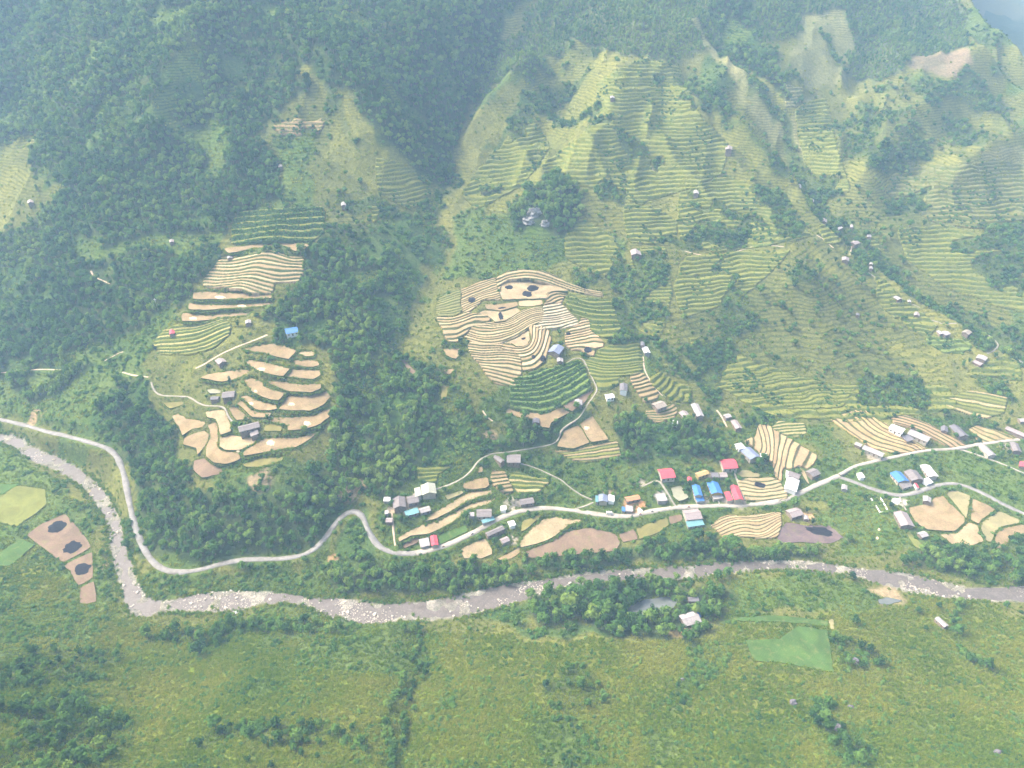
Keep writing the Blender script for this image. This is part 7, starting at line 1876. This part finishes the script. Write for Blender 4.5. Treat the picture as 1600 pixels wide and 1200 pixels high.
# ------------------------------------------------------------------ plants: where they grow
def vis(x, y, z, mu=150, mv=110):
    u, v, d = project(x, y, z)
    return (u > -mu) & (u < 1600 + mu) & (v > -mv) & (v < 1200 + mv), d
def cell(x, y):
    return np.clip((y - RY0).astype(int), 0, RNY - 1), np.clip((x - RX0).astype(int), 0, RNX - 1)
for cid, (c_, sp, sd, td, tint) in CL.items():
    if sp:
        gx = np.arange(RX0, RX0 + RNX, sp); gy = np.arange(RY0, RY0 + RNY, sp)
        a, b = np.meshgrid(gx, gy); a = (a + rng.uniform(-.5, .5, a.shape) * sp).ravel(); b = (b + rng.uniform(-.5, .5, b.shape) * sp).ravel()
        j, i = cell(a, b); k = (COVER[j, i] == cid) & ~BLOCK[j, i] & ~NOTREE[j, i]
        a, b = a[k], b[k]; z = hf(Zt, a, b); k, d = vis(a, b, z); a, b, z, d = a[k], b[k], z[k], d[k]
        tn = tint + 0.24 * fbm(a, b, 40, 2, 41) + rng.normal(0, .16, len(a))
        sc = np.where((cid == SHRUB) & (b > 430), .8, 1.0) * {FOREST: .8, YOUNG: .52, LUSH: .8, SHRUB: .72, THIN: .68}.get(cid, .8) * (1 + .18 * vnoise(a, b, 30, 9))
        if cid == YOUNG: kk = rng.choice([0, 1, 2, 3, 3, 3], len(a))
        elif cid == LUSH: kk = rng.choice([0, 1, 4, 4, 4, 5], len(a))
        elif cid == FOREST: kk = rng.choice([0, 1, 2, 0, 1, 2, 3, 4], len(a))
        else: kk = rng.choice([0, 1, 2, 4], len(a))
        TREES.append(np.stack([a, b, z, sc * np.exp(rng.normal(0, .23, len(a))), rng.uniform(0, 6.283, len(a)), kk.astype(float), tn], 1))
    for dens_, lst, nk, base in ((sd, SHRUBS, 4, .9), (td, TUFTS, 3, 1.0)):
        if not dens_: continue
        area = RNX * RNY; n = int(area * dens_)
        a = RX0 + rng.random(n) * RNX; b = RY0 + rng.random(n) * RNY
        j, i = cell(a, b); k = (COVER[j, i] == cid) & ~BLOCK[j, i]; a, b = a[k], b[k]
        cl = fbm(a, b, 9 if lst is SHRUBS else 5, 2, 88)
        k = cl > (-0.1 if lst is SHRUBS else -1.2)
        if lst is SHRUBS and cid in (SCRUB, GRASS, THIN, PALE): k &= (fbm(a, b, 26, 2, 137) > 0.1) | (rng.random(len(a)) < 0.12)
        a, b = a[k], b[k]
        z = hf(Zt, a, b); k, d = vis(a, b, z); a, b, z, d = a[k], b[k], z[k], d[k]
        k = rng.random(len(a)) < np.minimum(1, (430 / d) ** (1.6 if lst is SHRUBS else 4.0)); a, b, z, d = a[k], b[k], z[k], d[k]
        s = base * np.maximum(1, (d / 430) ** .6)
        if lst is SHRUBS and cid in (FOREST, SHRUB, LUSH): s = s * 1.25
        if lst is SHRUBS and cid in (TALL, OLIVE, GRASS, PALE): s = s * .75
        n = len(a)
        tn = tint + (0.3 if lst is TUFTS else 0.22) * fbm(a, b, 30, 2, 43) + (0.0 if lst is TUFTS else -0.05)
        lst.append(np.stack([a, b, z - .05, s * (1 + rng.uniform(-.4, .45, n)), rng.uniform(0, 6.283, n), rng.integers(0, nk, n).astype(float), tn + rng.normal(0, .08, n)], 1))
# garden and yard trees by the houses, and some that stand alone
ex = []
for (hx_, hy_, hz_, lab, u, v) in HOUSES:
    for k in range(int(rng.integers(2, 5))):
        a = rng.uniform(0, 6.283); r_ = rng.uniform(7, 15)
        ex.append((hx_ + r_ * math.cos(a), hy_ + r_ * math.sin(a), rng.uniform(.45, .75), rng.choice([0, 1, 2, 4, 5, 3])))
for u, v, s in ((192, 846, 1.35), (183, 852, 1.1), (205, 850, 1.0), (590, 925, 1.2), (635, 962, .9), (1230, 993, 1.0), (1240, 792, 1.1), (1185, 730, 1.1), (1192, 722, 1.0), (728, 812, 1.0), (740, 817, 1.1), (447, 202, 1.1), (1335, 975, .8), (1425, 880, 1.2), (1505, 875, 1.3), (1480, 868, 1.2), (1410, 883, 1.1),
                (1160, 676, .9), (1153, 675, 1.0), (1440, 775, .9), (1432, 780, 1.0), (1085, 420, .8), (1400, 600, 1.2), (1390, 596, 1.1), (1460, 635, .9), (1475, 650, .9), (985, 660, 1.0), (1120, 905, 1.0), (1135, 900, 1.0), (1280, 905, .7), (1330, 905, .8), (735, 775, 1.0), (820, 655, 1.1), (860, 648, 1.0), (870, 640, 1.0), (900, 640, .9), (1100, 965, 1.1), (1110, 935, 1.3), (1000, 978, 1.0), (960, 985, .9), (1325, 845, .8), (1445, 985, .5), (1530, 930, .6)):
    g = ground([(u, v)], Zt)[0]; ex.append((g[0], g[1], s, int(rng.integers(0, 3))))
for u, v in resample([(660, 978), (652, 1010), (655, 1050), (645, 1090), (636, 1130), (622, 1165), (612, 1205)], 7.0):
    g = ground([(u + rng.normal(0, 5), v)], Zt)[0]; ex.append((g[0], g[1], rng.uniform(.35, .6), int(rng.integers(0, 3))))
for cu, cv, n_ in ((100, 1045, 16), (90, 1140, 22), (450, 1158, 18), (30, 1060, 8), (500, 1145, 8)):
    for _ in range(n_):
        g = ground([(cu + rng.normal(0, 45), cv + rng.normal(0, 16))], Zt)[0]; ex.append((g[0], g[1], rng.uniform(.3, .55), int(rng.integers(0, 3))))
ex = np.array(ex, float)
j, i = cell(ex[:, 0], ex[:, 1]); ex = ex[~BLOCK[j, i] & ~NOTREE[j, i]]
TREES.append(np.stack([ex[:, 0], ex[:, 1], hf(Zt, ex[:, 0], ex[:, 1]), ex[:, 2], rng.uniform(0, 6.28, len(ex)), ex[:, 3], 0.32 + rng.normal(0, .12, len(ex))], 1))
# low leafy bushes in the foreground grass
for bl in (bn, bs):
    l_ = resample(bl, 0.9); k_ = fbm(l_[:, 0], l_[:, 1], 18, 2, 71) > -0.35
    l_ = np.repeat(l_[k_], 3, 0) + rng.normal(0, 1.5, (3 * k_.sum(), 2)); z_ = hf(Zt, l_[:, 0], l_[:, 1])
    o_k = ~inpoly(l_[:, 0], l_[:, 1], RIV) | (rng.random(len(l_)) < .12); l_, z_ = l_[o_k], z_[o_k]
    put(SHRUBS, l_[::2, 0], l_[::2, 1], z_[::2] - .2, 0.6, 4, 0.5); put(TUFTS, l_[:, 0], l_[:, 1] + .7, z_, 1.2, 3, 0.5)
T_ = np.vstack(TREES); SH = np.vstack(SHRUBS); TU = np.vstack(TUFTS)

# the 300 trees that show largest are things of their own
u, v, d = project(T_[:, 0], T_[:, 1], T_[:, 2] + 5 * T_[:, 3])
inf = (u > 6) & (u < 1594) & (v > 6) & (v < 1194)
score = np.where(inf, T_[:, 3] * np.where(T_[:, 5] == 5, .5, np.where(T_[:, 5] == 3, .75, 1.0)) / d, 0)
big = np.argsort(-score)[:298]
MARKS = [("first road bend by the river", 200, 735), ("left end of the road", 60, 665), ("road under the steep woods", 300, 880), ("long straight of the road below the woods", 420, 874), ("sharp road bend in the gully", 550, 795),
         ("white rapids", 370, 940), ("stony run of the river", 560, 955), ("three ash ovals", 115, 860), ("river bend at the far left", 120, 750), ("lowest brown field of the left group", 325, 735), ("olive field under the left group", 410, 720),
         ("blue roof in the left woods", 455, 515), ("brown square house", 355, 616), ("bushy edged fields of the left group", 510, 620), ("wavy tan terraces", 450, 440), ("cream-green roof", 668, 765), ("footpath corner house", 800, 715),
         ("small tan triangle field in the gully woods", 708, 552), ("long bare strip in the gully", 635, 570), ("green fan terraces", 870, 610), ("triangular tan field", 900, 680), ("red house at the lane end", 1042, 740), ("red house against the woods", 1140, 725),
         ("blue-grey house", 1172, 710), ("broad white roof", 1237, 757), ("burnt field house", 1243, 800), ("two blue roofs", 1105, 765), ("turquoise fronted house", 1085, 812), ("brown field below the road", 880, 850), ("pale field below the road", 840, 830),
         ("river wood west of the ford", 700, 900), ("wood below the brown fields", 930, 880), ("wood below the diagonal strips", 1180, 860), ("pond across the river", 1015, 950), ("lone house across the river", 1078, 968), ("green plot", 1225, 1010), ("field hut in the meadow", 1470, 973),
         ("compound on the lower road", 1430, 745), ("lilac grey barn", 1412, 812), ("right tan fields", 1520, 815), ("river elbow at the right", 1440, 910), ("bush line in the upper left meadow", 100, 1045), ("bush mass in the lower left corner", 90, 1140), ("bush band at the lower edge of the meadow", 450, 1155), ("bushy strip in the middle meadow", 895, 1080), ("shrub line down the middle", 640, 1080),
         ("ochre terraces", 1400, 685), ("lowest bush line in the right meadow", 1330, 1150), ("dirt yard hamlet", 612, 815), ("road stretch below the steep woods", 240, 850), ("steep wooded bank", 300, 800), ("cut slope below the left fields", 420, 790), ("gully floor woods", 560, 720), ("ridge shrubs at the right", 1560, 870)]
mp = np.array([(a, b) for _, a, b in MARKS], float)
isbig = np.zeros(len(T_), bool); isbig[big] = True
KN = ['round tree', 'round tree', 'broad tree', 'slender tree', 'bamboo clump', 'banana plant']
for k in big:
    x, y, z, s, r, kd, tn = T_[k]; kd = int(kd)
    dd = np.hypot(mp[:, 0] - u[k], (mp[:, 1] - v[k]) * 1.3); m_ = int(dd.argmin()); du, dv = u[k] - mp[m_, 0], v[k] - mp[m_, 1]
    rel = ("right of" if du > 0 else "left of") if abs(du) > abs(dv) * 1.2 else ("below" if dv > 0 else "above")
    if dd[m_] < 14: rel = "right by"
    far = "well " if dd[m_] > 75 and rel != "right by" else ""
    tone = "dark green" if tn < .2 else "deep green" if tn < .32 else "mid green" if tn < .45 else "light green" if tn < .6 else "yellowish green"
    size = "big " if s > 1.05 else "small " if s < .72 else ""
    lab = f"{size}{tone} {KN[kd]} {far}{rel} the {MARKS[m_][0]}"
    if len(lab.split()) > 16: lab = lab.replace("well ", "").replace("big ", "").replace("small ", "")
    if len(lab.split()) > 16: print("LONG", lab)
    t = obj("tree", None, None, lab, "tree" if kd != 5 else "plant", "trees near the " + MARKS[m_][0], loc=(x, y, z))
    if kd == 5: t.name = "banana_plant"
    if kd == 4: t.name = "bamboo_clump"
    t.scale = (s, s, s); t.rotation_euler = (0, 0, r)
    c_ = obj("crown", crown_me[kd], t); c_["tint"] = float(tn)
    obj("trunk", trunk_me[kd], t)

def scatter(name, pts, coll, mat=None):
    me = bpy.data.meshes.new(name); n = len(pts)
    me.vertices.add(n); me.vertices.foreach_set("co", pts[:, :3].astype(np.float32).ravel())
    for nm, c_ in (("scl", 3), ("rotz", 4), ("tint", 6)):
        a = me.attributes.new(nm, 'FLOAT', 'POINT'); a.data.foreach_set("value", pts[:, c_].astype(np.float32))
    a = me.attributes.new("pick", 'INT', 'POINT'); a.data.foreach_set("value", pts[:, 5].astype(np.int32))
    o = obj(name, me, kind='stuff')
    ng = bpy.data.node_groups.new(name, 'GeometryNodeTree')
    ng.interface.new_socket("Geometry", in_out='INPUT', socket_type='NodeSocketGeometry'); ng.interface.new_socket("Geometry", in_out='OUTPUT', socket_type='NodeSocketGeometry')
    gi = ng.nodes.new("NodeGroupInput"); go = ng.nodes.new("NodeGroupOutput")
    ip = ng.nodes.new("GeometryNodeInstanceOnPoints"); ci = ng.nodes.new("GeometryNodeCollectionInfo")
    ci.inputs["Collection"].default_value = coll; ci.inputs["Separate Children"].default_value = True; ci.inputs["Reset Children"].default_value = True
    def na(nm, tp):
        q = ng.nodes.new("GeometryNodeInputNamedAttribute"); q.data_type = tp; q.inputs["Name"].default_value = nm
        return q.outputs["Attribute"]
    cx = ng.nodes.new("ShaderNodeCombineXYZ"); er = ng.nodes.new("FunctionNodeEulerToRotation")
    L_ = ng.links.new
    L_(na("rotz", 'FLOAT'), cx.inputs[2]); L_(cx.outputs[0], er.inputs[0])
    L_(gi.outputs[0], ip.inputs["Points"]); L_(ci.outputs[0], ip.inputs["Instance"]); ip.inputs["Pick Instance"].default_value = True
    L_(na("pick", 'INT'), ip.inputs["Instance Index"]); L_(er.outputs[0], ip.inputs["Rotation"]); L_(na("scl", 'FLOAT'), ip.inputs["Scale"])
    L_(ip.outputs[0], go.inputs[0])
    md = o.modifiers.new("scatter", 'NODES'); md.node_group = ng
    return o
scatter("forest", T_[~isbig], tree_coll)
scatter("shrubbery", SH, shrub_coll)
scatter("grass", TU, tuft_coll)
# cobbles of the river bed
n = 16000
a = RX0 + rng.random(60 * n) * RNX; b = 200 + rng.random(60 * n) * 480
k = inpoly(a, b, RIV); a, b = a[k], b[k]
z = hf(Zt, a, b); uu_, vv_, _d = project(a, b, z)
rocky = np.zeros(len(a))
for c_, w_, h_ in ((350, 55, 1.0), (545, 55, .9), (610, 30, .5), (800, 60, .75), (1000, 80, .25), (1220, 40, .6), (1300, 30, .3), (1470, 60, .8), (1400, 40, .4), (225, 22, .5)):
    rocky = np.maximum(rocky, h_ * np.exp(-((uu_ - c_) / w_) ** 2))
rocky[uu_ < 215] = 0.08
rocky = np.maximum(rocky * 0.9, 0.22)
k = (fbm(a, b, 12, 2, 51) + (z > 0.02) * 0.4 + rng.normal(0, .25, len(a)) > 0.95 - 1.3 * rocky); a, b, z = a[k], b[k], z[k]
k, d = vis(a, b, z); a, b, z = a[k][:n], b[k][:n], np.maximum(z[k][:n], -.15)
scatter("river_cobbles", np.stack([a, b, z, 0.34 * np.exp(np.abs(rng.normal(0, .55, len(a)))), rng.uniform(0, 6, len(a)), rng.integers(0, 3, len(a)).astype(float), np.zeros(len(a))], 1), cob_coll)
print("PLANTS", len(T_), len(SH), len(TU), len(a), "MAXZ", float(Z.max()))

# ------------------------------------------------------------------ haze: one box of thin air round everything
ZT = max(float(Zt.max()), CAM_H) + 12
b = MB(); b.box(-4400, -700, -185, 4400, 4400, ZT)
hm, t, out = nt("haze_air")
pv = t.nodes.new("ShaderNodeVolumePrincipled")
pv.inputs["Color"].default_value = (0.44, 0.70, 1.0, 1)
pv.inputs["Density"].default_value = 0.00024
pv.inputs["Anisotropy"].default_value = 0.0
t.links.new(pv.outputs[0], out.inputs["Volume"])
obj("haze", b.mesh("haze", [hm]), kind='stuff')
